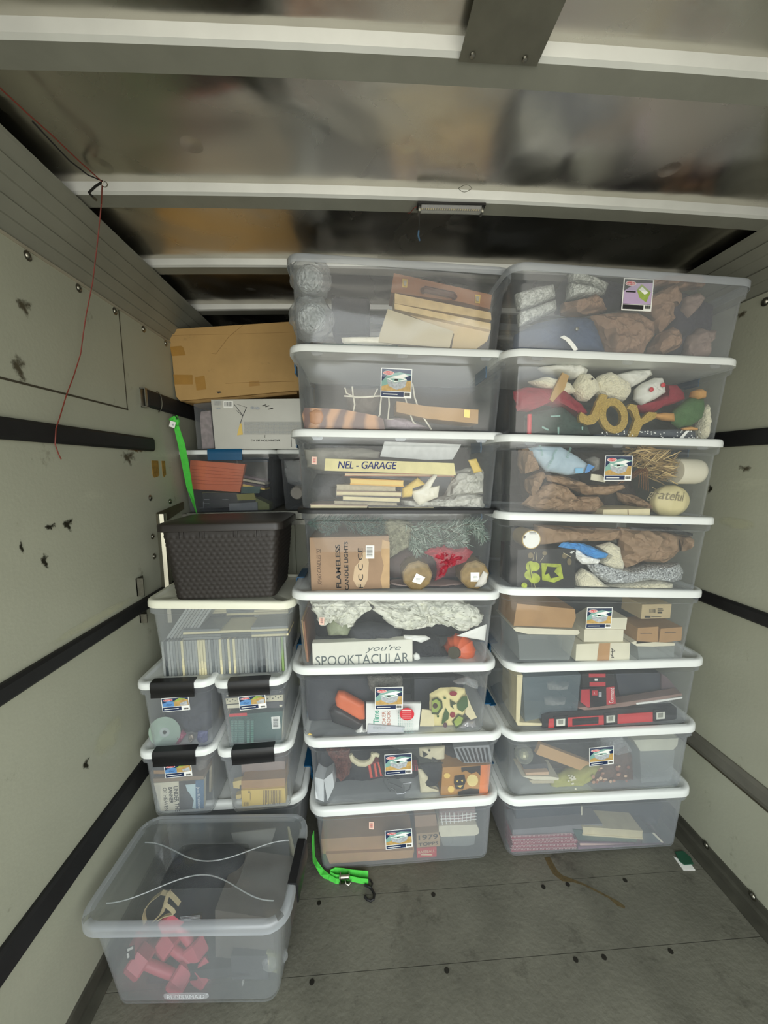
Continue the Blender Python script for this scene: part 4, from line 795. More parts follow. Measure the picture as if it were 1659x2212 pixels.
# M5
use('M5')
def needles(c, spots, Y, name, label, cols, ln=62, n=230, seed=1, d=.09):
    R = random.Random(seed); mb = MB(); M = [mat('needle_' + h, h, .6, var=.1) for h in cols]
    for (x0, y0, x1, y1) in spots:
        a, b_ = pt(c, x0, y0, Y + .02), pt(c, x1, y1, Y + .02); mb.tube([a, (a+b_)/2 + V(0, .01, .004), b_], .002, mat('twig', '#3a3a2a', .8), 5)
        dr = (b_ - a).normalized()
        for k in range(n):
            t = R.random(); p = a.lerp(b_, t) + V(0, R.uniform(0, d), 0); ph = R.uniform(0, 2*PI); s_ = msc(c, x0, y0, Y)
            q = dr.orthogonal().normalized(); v = dr.cross(q); dd = (dr*R.uniform(.5, 1.1) + q*math.cos(ph) + v*math.sin(ph)).normalized(); L = ln*s_*R.uniform(.6, 1.1)
            e_ = p + dd*L
            if e_.y < Y - .004: e_.y = Y - .004
            wv = dd.cross(V(0, 1, .01)).normalized()*.0013; m = R.choice(M)
            mb.loft([[p - wv, p + wv, p + V(0, .0012, 0)], [e_ - wv*.3, e_ + wv*.3, e_ + V(0, .0004, 0)]], m, True, True)
    return T(mb, name, label, 'garland')
needles('m6', [(200, 690, 400, 720), (420, 690, 330, 760), (480, 700, 720, 760), (560, 760, 720, 700), (240, 670, 520, 670), (520, 680, 740, 690), (600, 800, 740, 760)], 1.468, 'pine_garland', 'dark green pine garland at the upper left of the black-lidded bin', ('#34544a', '#2b4a42', '#5d7c70', '#23403a'), seed=2, n=280)
needles('m6', [(900, 690, 1100, 830), (1150, 830, 1400, 720), (930, 750, 1060, 880), (1200, 720, 1440, 690), (1000, 700, 1300, 760), (1180, 790, 1330, 830), (930, 800, 1000, 900), (1380, 700, 1470, 800), (1050, 760, 1200, 880)], 1.468, 'pine_garland', 'grey-green frosted pine garland at the upper right of the black-lidded bin', ('#5f7567', '#b4c2b4', '#466052', '#8da394'), seed=3, n=320)
puff('fluffy_filler', 'm6', [(735, 670), (860, 660), (960, 700), (940, 860), (860, 900), (790, 950), (750, 830)], 1.498, .08, mat('sage_fur', '#9a9a82', .95, var=.2, scale=80, bump=.8, bscale=150), 'sage green faux fur between the two pine garlands', 'filler', amp=.015, fr=60)
cb = pbox('cardboard_box', 'm6', 222, 786, 786, 1180, 1.462, .22, card2, 'brown cardboard box of candle lights lettered sideways, black-lidded bin', 'box', items=[
    ('p', [(735, 800), (786, 815), (786, 1170), (735, 1170), (722, 1080), (745, 980), (725, 900)], mat('torn_face', '#b99c78', .8)), ('p', [(600, 890), (628, 880), (640, 960), (632, 1080), (600, 1150), (555, 1130), (528, 1080), (540, 990), (570, 960)], mat('torn_white', '#c2ab8e', .8, var=.1)),
    ('t', 'FLAMELESS', 425, 988, 34, lblk, 90, {'bold': .0004, 'w': 315}), ('t', 'CANDLE LIGHTS', 482, 985, 28, lblk, 90, {'bold': .0003, 'w': 350}), ('t', "XMAS CANDLES '22", 290, 992, 30, mat('pencil', '#5a4a40', .7), 90, {'shear': .2, 'w': 260}), ('t', 'F C C CE', 582, 1000, 34, lblk, 90, {'w': 290})] + barcode(618, 840, 60, 92, vert=True), pname='box_print')
for x, y, r, lb, tx in ((982, 1055, 108, 'round wood-slab candle with a white price tag, left of the two', 0), (1385, 1050, 104, 'round wood-slab candle with a white price tag, right of the two', 1)):
    mb = MB(); c0 = pt('m6', x, y, 1.468); R_ = r*msc('m6', x, y, 1.468); mb.lathe(c0, (0, 1, 0), [(R_*.9, 0), (R_, .006), (R_, .15), (R_*.9, .156)], mat('raw_bark', '#8f7a55', .8, var=.2, scale=50), 9)
    o = T(mb, 'wood_round', lb, 'candle', 'wood rounds', 30)
    face_print(o, 'm6', 1.466, [('p', [(x-8, y-20), (x+55, y+10), (x+20, y+60), (x-38, y+40)], lwhite) if not tx else ('r', x-30, y-20, x+32, y+44, lwhite)] + lines(x-10, y+6, 34, 4, 9, 3, lgrey), 'price_tag')
puff('poinsettia', 'm6', [(1090, 870), (1180, 850), (1250, 880), (1340, 860), (1380, 900), (1340, 960), (1240, 1000), (1200, 1010), (1170, 1080), (1110, 1100), (1130, 1010), (1100, 930), (1030, 900)], 1.463, .05, mat('poinsettia_red', '#a02838', .8, var=.25, scale=30), 'red fabric poinsettia between the two wood rounds', 'flower', amp=.016, fr=40, smooth=20)
puff('tissue_paper', 'm6', [(790, 1120), (900, 1130), (960, 1165), (1100, 1120), (1280, 1120), (1330, 1180), (790, 1185)], 1.478, .1, mat('pink_tissue', '#b9a39a', .7, var=.1), 'pinkish tissue paper along the floor of the black-lidded bin', 'paper', amp=.012)
puff('tissue_paper', 'm6', [(1385, 1165), (1450, 1020), (1482, 1045), (1470, 1110), (1430, 1180)], 1.456, .02, mat('white_tissue', '#cfccc4', .6), 'white folded paper leaning on the right wood round', 'paper', amp=.005)
puff('brown_filler', 'm6', [(790, 950), (900, 880), (1080, 900), (1130, 1000), (1300, 980), (1480, 940), (1490, 1180), (790, 1180)], 1.558, .12, mat('mauve_cloth', '#5d4a48', .9, var=.2), 'dark mauve cloth behind the two wood rounds', 'cloth')
# M4
use('M4')
gz = mat('gauze', '#e0e0d2', .95, var=.06, scale=50, crease=.55, cscale=22)
puff('gauze_cloth', 'm4', [(200, 120), (420, 115), (600, 115), (640, 180), (560, 220), (500, 300), (440, 320), (360, 250), (300, 290), (270, 295), (235, 230), (200, 170)], 1.461, .08, gz, 'white gauze cloth bunched at the upper left, bin with the spooky sign', 'cloth', amp=.026, fr=24)
puff('gauze_cloth', 'm4', [(620, 120), (900, 112), (1250, 115), (1380, 140), (1460, 230), (1440, 300), (1330, 340), (1250, 300), (1180, 270), (1080, 310), (960, 330), (830, 325), (720, 240), (670, 200)], 1.458, .10, gz, 'white gauze cloth draped at the upper right above the orange pumpkin', 'cloth', amp=.032, fr=22)
puff('fake_gourd', 'm4', [(305, 300), (340, 250), (410, 235), (470, 260), (490, 320), (470, 365), (320, 365)], 1.463, .10, mat('pale_gourd', '#8e9478', .6, var=.2, scale=30), 'pale green gourd under the left gauze cloth', 'gourd', amp=.006, fr=20)
puff('dark_netting', 'm4', [(480, 310), (620, 280), (800, 300), (870, 350), (860, 390), (480, 395)], 1.478, .10, charc, 'dark grey netting just above the spooky sign', 'cloth')
sg = pbox('wooden_sign', 'm4', 212, 398, 934, 578, 1.46, .035, mat('sign_white', '#e4e2d4', .6, var=.05), "cream wooden sign reading you're SPOOKTACULAR", 'sign', items=[
    ('t', 'SPOOKTACULAR', 574, 512, 74, mat('sign_grey', '#566060', .6), 0, {'w': 668}), ('t', "you're", 722, 436, 56, mat('sign_grey'), 0, {'shear': .35, 'w': 255})], pname='lettering')
# fit the long word to the plank
puff('black_netting', 'm4', [(930, 480), (1000, 400), (1080, 370), (1140, 400), (1160, 480), (1210, 560), (1180, 580), (925, 580)], 1.468, .12, darkc, 'black netting between the spooky sign and the orange pumpkin', 'cloth', amp=.012, fr=40)
mb = MB(); pc = pt('m4', 1270, 445, 1.543); Rp = 118*msc('m4', 1270, 445, 1.543); rings = []; ax = V(-.55, -.80, .2).normalized(); u = ax.orthogonal().normalized(); v = ax.cross(u)
for i in range(1, 14):
    th = PI*i/14; rings.append([pc + (u*math.cos(p_) + v*math.sin(p_))*Rp*math.sin(th)*(1 - .09*abs(math.cos(p_*5.5))**.5*1) + ax*(-math.cos(th))*Rp*.72*(1 - .25*math.sin(th)**.2 + .2) for p_ in [2*PI*k/66 for k in range(66)]])
mb.loft(rings, mat('pumpkin_orange', '#e2622c', .42, var=.12, scale=14)); pk = T(mb, 'fake_pumpkin', 'orange ribbed pumpkin right of the spooky sign', 'pumpkin', smooth=50)
mb = MB(); mb.tube([pc + ax*Rp*.5, pc + ax*Rp*.8, pc + ax*Rp*1.0 + V(0, 0, .004)], [.026, .022, .025], mat('stem', '#4f4a34', .8, var=.2), 9); mb.build('stem', pk, smooth=40)
slab('wooden_frame', 'm4', [(118, 230), (145, 235), (175, 575), (132, 575)], 1.462, .25, wood, 'light wooden frame standing at the left end of the bin with the spooky sign', 'frame')  # edge of a wooden frame at the bin's left end
slab('wooden_frame', 'm4', [(148, 240), (160, 242), (190, 575), (177, 575)], 1.464, .25, wood2, 'darker wooden frame beside the light one, left end of the bin', 'frame')
puff('white_bauble', 'm4', [(940, 490), (960, 470), (985, 485), (990, 515), (970, 532), (945, 520)], 1.46, .02, lwhite, 'small white bauble just right of the spooky sign', 'ornament', amp=.001)
puff('ribbon_bow', 'm4', [(870, 345), (1030, 350), (1065, 370), (1000, 400), (950, 385), (880, 375)], 1.463, .02, lwhite, 'white ribbon above the right end of the spooky sign', 'ribbon', amp=.006)
puff('paper_sheet', 'm4', [(1250, 345), (1470, 262), (1462, 380), (1400, 370), (1290, 352)], 1.478, .006, lwhite, 'white paper sheet behind the orange pumpkin', 'paper', amp=.002)
puff('purple_cloth', 'm4', [(1150, 560), (1240, 520), (1400, 480), (1450, 540), (1450, 580), (1160, 580)], 1.508, .1, mat('rust_cloth', '#7d4a40', .9), 'rust-coloured cloth under the orange pumpkin', 'cloth')
puff('black_backdrop', 'm4', [(120, 150), (700, 200), (1100, 250), (1450, 300), (1440, 560), (200, 560)], 1.638, .16, darkc, 'heap of black cloth filling the back of the bin with the spooky sign', 'cloth')
# M3
use('M3')
puff('laptop_sleeve', 'm4', [(150, 665), (400, 655), (780, 655), (850, 700), (700, 860), (600, 1080), (240, 1085), (170, 1000), (140, 850)], 1.518, .06, charc, 'large charcoal fabric sleeve filling the left of the bin', 'sleeve', amp=.004, fr=6, rid=False)
for L, m, lb in (([(372, 815), (395, 765), (440, 768), (590, 850), (595, 960), (560, 965), (380, 860)], orm, 'orange zipped case lying diagonally on the charcoal sleeve'), ([(330, 905), (365, 870), (420, 880), (600, 985), (600, 1040), (540, 1075), (350, 975)], blackpl, 'black zipped case just below the orange one')):
    puff('zip_case', 'm4', L, 1.463, .05, m, lb, 'case', amp=.0015, rid=False, pw=5)
bk = slab('booklet', 'm4', [(600, 828), (995, 828), (975, 1048), (600, 1050)], 1.466, .012, lwhite, 'white booklet with a red disc and dotted green cover', 'booklet', items=[
    ('t', 'Time', 672, 925, 42, mat('mint_ink', '#2fa080', .5), 90, {'bold': .0006, 'w': 100}), ('t', 'MOKER', 727, 945, 26, mat('rust_ink', '#b8623c', .5), 90, {'w': 130}), ('t', 'DBOOK', 762, 945, 24, mat('rust_ink', '#b8623c'), 90, {'w': 140})]
    + [('r', 830 + 13*i, 880 + 11*j, 835 + 13*i, 885 + 11*j, lteal) for i in range(9) for j in range(15)] + [('e', 893, 905, 52, 45, lred)] + [('r', 860, 875 + q*14, 925, 879 + q*14, lwhite) for q in range(5)])
slab('flat_envelope', 'm4', [(615, 980), (878, 1000), (868, 1068), (608, 1070)], 1.457, .005, mat('envelope_grey', '#c2c3c8', .5), 'grey-white envelope with a label, in front of the dotted booklet', 'envelope', items=[('r', 650, 995, 740, 1015, lgrey), ('l', [(610, 1055), (700, 1030), (870, 1040)], 3, lwhite)])
slab('cream_card', 'm4', [(1000, 870), (1085, 880), (1090, 992), (985, 992)], 1.478, .003, cream, 'plain cream card between the booklet and the avocado mitt', 'card')
slab('cream_card', 'm4', [(1320, 760), (1350, 840), (1395, 930), (1350, 945), (1310, 900)], 1.478, .003, cream, 'plain cream card to the right of the avocado mitt', 'card')
mt = puff('avocado_mitt', 'm4', [(1062, 785), (1140, 740), (1230, 735), (1320, 740), (1335, 830), (1320, 920), (1240, 1050), (1150, 1065), (1085, 1045), (1062, 960)], 1.468, .05, mat('mitt_cream', '#e2d49a', .85, var=.05, bump=.2), 'cream oven mitt printed with avocados and peppers', 'mitt', amp=.004, fr=10, items=[
    ('p', [(1070, 800), (1110, 785), (1145, 810), (1150, 860), (1115, 910), (1070, 905)], mat('avo_dark', '#33401f', .7)), ('p', [(1072, 812), (1105, 797), (1132, 820), (1135, 855), (1108, 893), (1074, 892)], mat('avo_light', '#8fa04a', .7)), ('e', 1095, 845, 18, 20, mat('avo_pit', '#3a2418', .6)),
    ('p', [(1215, 960), (1260, 905), (1305, 925), (1290, 980), (1245, 1010)], mat('avo_dark')), ('p', [(1228, 958), (1263, 917), (1296, 932), (1280, 972), (1245, 995)], mat('avo_light')), ('e', 1225, 757, 28, 18, rm), ('p', [(1250, 830), (1290, 780), (1325, 775), (1330, 850), (1290, 890), (1255, 870)], mat('leaf', '#3c5a2c', .8)),
    ('p', [(1170, 860), (1195, 900), (1190, 940), (1140, 980), (1150, 920)], mat('leaf')), ('e', 1220, 910, 20, 20, rm), ('e', 1167, 983, 15, 18, mat('aubergine', '#4a2438', .7)), ('p', [(1180, 1020), (1215, 1015), (1200, 1040), (1185, 1038)], mat('leaf')), ('e', 1165, 790, 9, 9, mat('leaf')), ('e', 1115, 920, 8, 9, mat('leaf')), ('p', [(1200, 800), (1250, 830), (1220, 840), (1230, 870), (1205, 850)], mat('avo_dark'))])
puff('tissue_wad', 'm4', [(520, 1055), (545, 1020), (575, 985), (580, 1030), (605, 1040), (600, 1080), (540, 1082)], 1.458, .03, lwhite, 'white tissue at the bottom beside the black zipped case', 'tissue', amp=.008, fr=40)
puff('plastic_bag', 'm4', [(1230, 690), (1340, 660), (1410, 690), (1415, 740), (1380, 735), (1330, 700)], 1.468, .04, wrap, 'clear crinkled plastic bag above the avocado mitt', 'bag', amp=.012, fr=30)
puff('foil_wrap', 'm4', [(1240, 1045), (1330, 970), (1385, 960), (1400, 1010), (1350, 1050), (1260, 1058)], 1.468, .04, mat('silver_foil', '#b9b6b8', .3, .4, var=.15), 'pale silver crumpled wrap at the foot of the avocado mitt', 'wrap', amp=.01, fr=30)
pbox('black_box', 'm4', 945, 655, 1240, 870, 1.578, .15, charc, 'dark grey box standing behind the avocado mitt', 'box')
puff('grey_hair', 'm4', [(610, 655), (860, 655), (865, 800), (700, 810), (620, 740)], 1.478, .05, mat('grey_fur', '#77746c', .9, var=.3, scale=60, bump=.8), 'grey tinsel fluff behind the product sticker, above the booklet', 'filler', amp=.012, fr=50)
slab('yellow_tag', 'm4', [(180, 1080), (195, 1040), (215, 1055), (195, 1082)], 1.458, .003, yel, 'small yellow tag in the lower left corner under the charcoal sleeve', 'tag')
puff('grey_cloth_heap', 'm4', [(600, 700), (1000, 690), (1450, 680), (1420, 1060), (700, 1060)], 1.698, .12, mat('slate_cloth', '#54575c', .9, var=.2), 'slate grey cloth heap behind the booklet and mitt', 'cloth')
# M2
use('M2')
hexm = mat('matte_white', '#cfd2d2', .6, var=.03); mb = MB()
A = [pt('m2', x, y, 1.478) for x, y in ((170, 410), (240, 430), (305, 375))]; B_ = [pt('m2', x, y, 1.458) for x, y in ((180, 570), (270, 642), (318, 480))]
for q in ((A[0], A[1], pt('m2', 240, 600, 1.456), B_[0]), (A[1], A[2], B_[2], B_[1])): mb.prism(list(q), V(.01, .08, 0), hexm)
T(mb, 'paper_lantern', 'white faceted paper lantern at the left end, Halloween bin', 'lantern')
puff('costume_wig', 'm2', [(250, 235), (430, 240), (450, 330), (430, 420), (370, 475), (330, 440), (320, 330), (290, 270)], 1.463, .06, mat('auburn_hair', '#6f4238', .9, var=.35, scale=90, bump=1, bscale=120), 'auburn curly wig hanging at the left of the Halloween bin', 'wig', amp=.02, fr=70)
mb = MB(); mb.tube([pt('m2', x, y, 1.468) for x, y in ((440, 240), (455, 275), (500, 305), (550, 308), (590, 290), (610, 250), (600, 230))], [.008, .011, .012, .012, .011, .010, .007], mat('bone_cream', '#cfc6a4', .6), 8); mb.tube([pt('m2', x, y, 1.468) for x, y in ((600, 245), (630, 240), (650, 250))], .008, mat('bone_cream'), 8)
T(mb, 'horn_headband', 'cream curved horn headband in the Halloween bin', 'headband', smooth=True)
slab('striped_stocking', 'm2', [(568, 318), (650, 295), (680, 400), (585, 420)], 1.46, .03, rm, 'red and black striped stocking, left of the product sticker', 'stocking', items=[('p', [(x, y), (x+18, y-6), (x+34, y+92), (x+16, y+96)], lblk) for x, y in ((590, 318), (628, 308), (655, 300))] + [('p', [(572, 322), (588, 318), (604, 412), (590, 414)], mat('coral', '#c8503c', .7)), ('p', [(612, 312), (626, 308), (642, 404), (628, 408)], mat('coral')), ('p', [(640, 302), (652, 300), (674, 396), (662, 400)], mat('coral'))])
slab('striped_stocking', 'm2', [(898, 325), (940, 320), (945, 360), (900, 365)], 1.46, .03, rm, 'red and black striped stocking end, right of the product sticker', 'stocking', items=[('p', [(908, 325), (918, 324), (922, 362), (912, 364)], lblk), ('p', [(926, 322), (934, 322), (938, 360), (930, 361)], lblk)])
mb = MB(); sw = mat('silver_wire', '#85878a', .35, .8)
for L in ([(682, 400), (690, 450), (715, 495), (738, 515)], [(690, 392), (730, 400), (765, 395)], [(718, 430), (725, 455), (760, 465), (800, 480), (825, 492), (832, 455), (895, 450), (880, 500), (840, 530), (785, 535), (770, 505), (742, 490)]):
    mb.tube([pt('m2', x, y, 1.462) for x, y in L], .0028, sw, 6)
T(mb, 'wire_pumpkin', 'jack-o-lantern face outlined in silver wire, under the sticker', 'decoration', smooth=True)
puff('black_costume', 'm2', [(160, 230), (600, 225), (960, 350), (960, 590), (330, 630), (300, 500), (170, 400)], 1.518, .12, darkc, 'black costume cloth filling the left half of the Halloween bin', 'costume', amp=.015, fr=8)
puff('cat_pillow', 'm2', [(945, 370), (980, 375), (1020, 420), (990, 480), (1050, 510), (1100, 520), (1110, 590), (965, 590)], 1.466, .03, mat('oat_cloth', '#cfc6a8', .9, var=.12), 'oatmeal cloth cutout beside a black cat shape', 'pillow', amp=.004)
puff('cat_pillow', 'm2', [(960, 340), (1050, 330), (1140, 330), (1120, 450), (1080, 500), (1020, 505), (980, 480), (1020, 430), (990, 390)], 1.464, .04, darkc, 'black cat-shaped pillow between the sticker and the orange picture box', 'pillow', amp=.003)
puff('ghost_cloth', 'm2', [(955, 210), (1150, 195), (1145, 290), (1080, 300), (960, 270)], 1.465, .03, mat('oat_cloth'), 'oatmeal cloth with black cutouts at the top of the Halloween bin', 'cloth', amp=.003, items=[('p', [(975, 215), (1020, 240), (985, 265)], lblk), ('p', [(1050, 260), (1100, 290), (1040, 298)], lblk), ('e', 1028, 212, 8, 8, lblk)])
st = slab('striped_shirt', 'm2', [(1210, 190), (1300, 180), (1475, 170), (1500, 300), (1290, 305), (1235, 270)], 1.468, .05, mat('stripe_grey', '#8d9092', .85), 'grey and black striped shirt folded at the upper right, Halloween bin', 'shirt', items=[('p', [(1222 + k*32, 198 - k), (1238 + k*32, 196 - k), (1290 + k*27, 298), (1272 + k*27, 300)], lblk) for k in range(0, 8)])
pb_ = slab('picture_box', 'm2', [(1128, 338), (1410, 322), (1485, 315), (1475, 550), (1395, 558), (1112, 575)], 1.46, .10, mat('amber_scene', '#b28247', .5, var=.1), 'orange picture box with a dark haunted scene, right end of Halloween bin', 'box', items=[
    ('p', [(1412, 322), (1485, 315), (1475, 552), (1400, 558)], mat('box_orange', '#dd7f45', .6)), ('e', 1350, 435, 42, 45, mat('moon', '#e3cf8c', .5)), ('p', [(1215, 400), (1290, 390), (1300, 440), (1280, 500), (1225, 500), (1210, 450)], lblk), ('p', [(1225, 440), (1245, 430), (1240, 450)], yel), ('p', [(1262, 436), (1280, 430), (1278, 450)], yel), ('p', [(1230, 475), (1280, 470), (1260, 490)], yel),
    ('p', [(1240, 520), (1330, 495), (1400, 500), (1398, 556), (1240, 566)], lblk), ('p', [(1265, 340), (1410, 325), (1410, 400), (1380, 370), (1340, 385), (1300, 360), (1270, 375)], lblk), ('e', 1160, 400, 24, 20, mat('glow_yellow', '#e6c36a', .5)), ('e', 1190, 500, 24, 26, mat('glow_yellow'))])
puff('black_costume', 'm2', [(1140, 200), (1230, 190), (1480, 300), (1480, 330), (1150, 335)], 1.508, .1, darkc, 'black costume cloth behind the striped shirt', 'costume')
# M1
use('M1')
pbox('cardboard_box', 'm2', 232, 720, 862, 985, 1.578, .22, card2, 'grey-brown cardboard box at the back left of the floor-level middle bin', 'box', items=lines(270, 780, 70, 4, 12, 4, lblk))
slab('cardboard_box', 'm2', [(218, 872), (900, 835), (915, 960), (905, 1010), (222, 982)], 1.478, .10, card, 'long tan cardboard box in the middle of the floor-level middle bin', 'box')
slab('cardboard_box', 'm2', [(255, 985), (905, 955), (905, 1012), (285, 1058)], 1.466, .10, card, 'lower long tan box, its edge just above the green strap', 'box')
slab('cardboard_box', 'm2', [(918, 700), (1075, 690), (1100, 828), (925, 835)], 1.498, .2, card2, 'tall brown box behind the hand-lettered card box', 'box')
slab('card_box', 'm2', [(932, 832), (1108, 820), (1108, 925), (934, 936)], 1.468, .12, mat('brown_card', '#a48c6a', .7), 'small brown box hand-lettered with a year and name', 'box', items=[('t', '1979', 1020, 858, 42, lblk, 2, {'w': 145, 'bold': .0004}), ('t', 'TOPPS', 1020, 908, 28, lblk, 2, {'w': 148, 'bold': .0003})], pname='lettering')
slab('card_box', 'm2', [(934, 940), (1082, 930), (1082, 1002), (936, 1014)], 1.468, .12, redbox, 'small red box under the hand-lettered card box', 'box', items=[('t', 'BASEBALL', 1008, 966, 22, cream, 2, {'w': 125}), ('r', 965, 986, 1050, 993, cream)], pname='lettering')
tb = empty('food_tub', pt('m2', 1250, 925, 1.498), 'small clear tub with a white lid at the right of the floor-level bin', 'tub')
mb = MB(); mb.prism(pts('m2', [(1108, 855), (1372, 845), (1362, 912), (1300, 925), (1130, 922)], 1.478), V(0, .14, 0), plastw); mb.build('tub_body', tb)
mb = MB(); a = pts('m2', [(1100, 775), (1380, 765), (1398, 800), (1396, 832), (1370, 846), (1120, 856), (1098, 840)], 1.468); mb.prism(a, V(0, .15, 0), creamw); mb.build('tub_lid', tb)
puff('plaid_cloth', 'm2', [(1105, 690), (1385, 668), (1390, 740), (1230, 765), (1110, 760)], 1.473, .06, mat('blush_cloth', '#b9a29e', .8, var=.1), 'blush cloth with white netting on top of the small tub', 'cloth', amp=.004, items=[('l', [(1115 + k*32, 675), (1125 + k*30, 765 - k*4)], 7, lwhite) for k in range(8)] + [('l', [(1110, 700 + k*22), (1250, 698 + k*20), (1380, 680 + k*22)], 6, lwhite) for k in range(3)])
# ------------------------------------------------------------------ R8: jacket, brown paper, bubble wrap
Y8 = 1.372; use('R8')
navy = mat('navy_cloth', '#3b4a68', .85, var=.12, scale=12, bump=.25, bscale=80); bub = mat('bubble_wrap', '#c6c9c2', .25, .35, var=.3, scale=90, bump=.9, bscale=110)
for L, lb in (([(140, 245), (270, 205), (380, 188), (392, 265), (270, 320), (155, 350)], 'bubble wrap roll at the left end, upper of two stacked'), ([(155, 370), (280, 320), (395, 280), (400, 345), (290, 400), (165, 450)], 'bubble wrap roll at the left end, just above the blue jacket'),
    ([(470, 110), (500, 108), (620, 150), (718, 195), (700, 240), (600, 200), (480, 170)], 'bubble wrap roll near the rim of the hazy bin, slanting'), ([(470, 185), (600, 200), (700, 245), (640, 265), (540, 270), (460, 280)], 'bubble wrap roll below the slanting one in the hazy bin')):
    puff('bubble_wrap_roll', 'r8', L, Y8 + .02, .07, bub, lb, 'bubble wrap', amp=.005, fr=60, rid=False, pw=3)
jk = puff('blue_jacket', 'r8', [(165, 470), (280, 410), (420, 372), (600, 372), (660, 400), (700, 490), (740, 600), (735, 640), (160, 610)], Y8, .16, navy, 'navy blue jacket with a white stripe in the hazy top right bin', 'jacket', amp=.016, fr=9)
mb = MB(); mb.ribbon([pt('r8', x, y, Y8 - .014) for x, y in ((405, 525), (440, 545), (470, 580), (490, 625))], V(.007, 0, .003), .002, lwhite); mb.build('stripe', jk, label='white stripe')
mb = MB(); mb.lathe(pt('r8', 495, 482, Y8 - .008), (0, -1, 0), [(.007, 0), (.006, .005), (.001, .006)], boltm, 12); mb.build('snap', jk, smooth=True, label='metal snap')
kp = mat('kraft_shade', '#97775f', .75, var=.1, scale=12, crease=.8, cscale=15)
for L, lb, y_, sd in (([(440, 290), (560, 280), (640, 240), (700, 290), (720, 340), (620, 360), (520, 370), (450, 350)], 'crumpled brown paper between the bubble wrap and the blue jacket', .01, 3),
    ([(630, 370), (760, 350), (900, 350), (1020, 410), (1020, 500), (960, 570), (940, 640), (740, 640), (720, 560), (680, 450)], 'crumpled brown paper right of the blue jacket, under the sticker', 0, 5),
    ([(960, 270), (1060, 210), (1130, 170), (1180, 280), (1170, 310), (1100, 270), (1080, 300), (1140, 400), (1060, 480), (1000, 420)], 'crumpled brown paper right of the product sticker', .01, 8),
    ([(1010, 560), (1060, 480), (1130, 440), (1175, 540), (1160, 580), (1060, 620), (1010, 610)], 'pointed brown paper cone right of centre, hazy top bin', -.002, 11),
    ([(960, 150), (1200, 130), (1340, 150), (1330, 190), (1100, 210), (1000, 190)], 'brown paper sheet just under the rim, hazy top bin', .05, 13)):
    puff('brown_paper', 'r8', L, Y8 + y_, .10, kp, lb, 'paper', amp=.02, fr=13, smooth=22, seed=sd)
glove = mat('tan_glove', '#8f7a70', .8, var=.15)
puff('fabric_bundle', 'r8', [(1200, 260), (1270, 240), (1310, 280), (1260, 350), (1210, 400), (1180, 340)], Y8 + .03, .08, glove, 'mauve cloth bundle high at the right of the hazy top bin', 'cloth')
puff('work_glove', 'r8', [(1230, 500), (1290, 455), (1330, 470), (1380, 470), (1385, 510), (1340, 560), (1330, 650), (1210, 650), (1215, 580)], Y8 + .01, .08, glove, 'tan crumpled gloves at the lower right corner of the hazy top bin', 'glove', amp=.014, fr=22)
puff('dark_cloth', 'r8', [(1060, 290), (1200, 220), (1390, 300), (1380, 480), (1220, 640), (1060, 640), (1160, 560), (1120, 440)], Y8 + .06, .12, mat('plum_cloth', '#35303f', .9, var=.3, scale=8), 'dark plum cloth behind the gloves in the hazy top bin', 'cloth')
puff('dark_cloth', 'r8', [(390, 230), (470, 130), (720, 150), (960, 220), (960, 300), (700, 350), (410, 350)], Y8 + .10, .12, mat('plum_cloth'), 'dark plum cloth behind the bubble wrap in the hazy top bin', 'cloth')
# ------------------------------------------------------------------ R7: Christmas plush and JOY
Y7 = 1.392; use('R7')
puff('folded_towel', 'r8', [(300, 695), (420, 680), (560, 685), (605, 715), (595, 745), (520, 770), (430, 745), (340, 725)], Y7 + .03, .10, white, 'folded white towel with a dark edge at the upper left, bin with gold letters', 'towel', amp=.012)
puff('folded_towel', 'r8', [(770, 745), (870, 720), (985, 715), (1000, 745), (940, 790), (860, 830), (790, 800)], Y7 + .03, .09, white, 'folded white cloth strips behind the red-dotted white cushion', 'towel', amp=.012)
bear = puff('fleece_bear', 'r8', [(520, 800), (555, 740), (600, 735), (660, 800), (665, 850), (640, 870), (600, 910), (550, 905), (515, 850)], Y7 + .005, .09, ivory, 'cream fleece toy with a small dark eye at the left, above the gold letter J', 'toy', amp=.005, fr=40)
mb = MB(); mb.ball(pt('r8', 590, 785, Y7 - .002), .004, lblk, 8); mb.build('eye', bear, smooth=True, label='dark bead eye')
puff('fleece_ball', 'r8', [(640, 790), (680, 745), (740, 725), (800, 760), (860, 800), (865, 860), (830, 910), (760, 905), (690, 890), (660, 860)], Y7, .10, ivory, 'round cream fleece ball above the gold letter O', 'toy', amp=.008, fr=60)
cu = puff('dotted_cushion', 'r8', [(895, 835), (930, 800), (1010, 765), (1050, 765), (1070, 860), (1000, 905), (930, 935), (885, 900)], Y7, .07, white, 'white fluffy cushion with two red dots', 'cushion', amp=.004, fr=60)
for x, y in ((950, 849), (1021, 821)):
    mb = MB(); mb.ball(pt('r8', x, y, Y7 - .006), .0085, lred, 10, sc=(1, .5, 1)); mb.build('felt_dot', cu, smooth=True, label='red felt dot')
puff('santa_hat', 'r8', [(880, 940), (960, 920), (1070, 870), (1080, 810), (1140, 810), (1185, 860), (1190, 900), (1120, 930), (1040, 950), (990, 990), (920, 985)], Y7 + .025, .07, rm, 'dark red felt hat between the dotted cushion and the green gnome', 'hat', amp=.008)
puff('santa_hat', 'r8', [(130, 850), (210, 820), (330, 830), (430, 820), (480, 870), (560, 930), (600, 990), (560, 1010), (460, 950), (330, 930), (230, 975), (160, 970)], Y7 + .012, .08, rm, 'dark red cloth at the left end of the bin with gold letters', 'cloth', amp=.012)
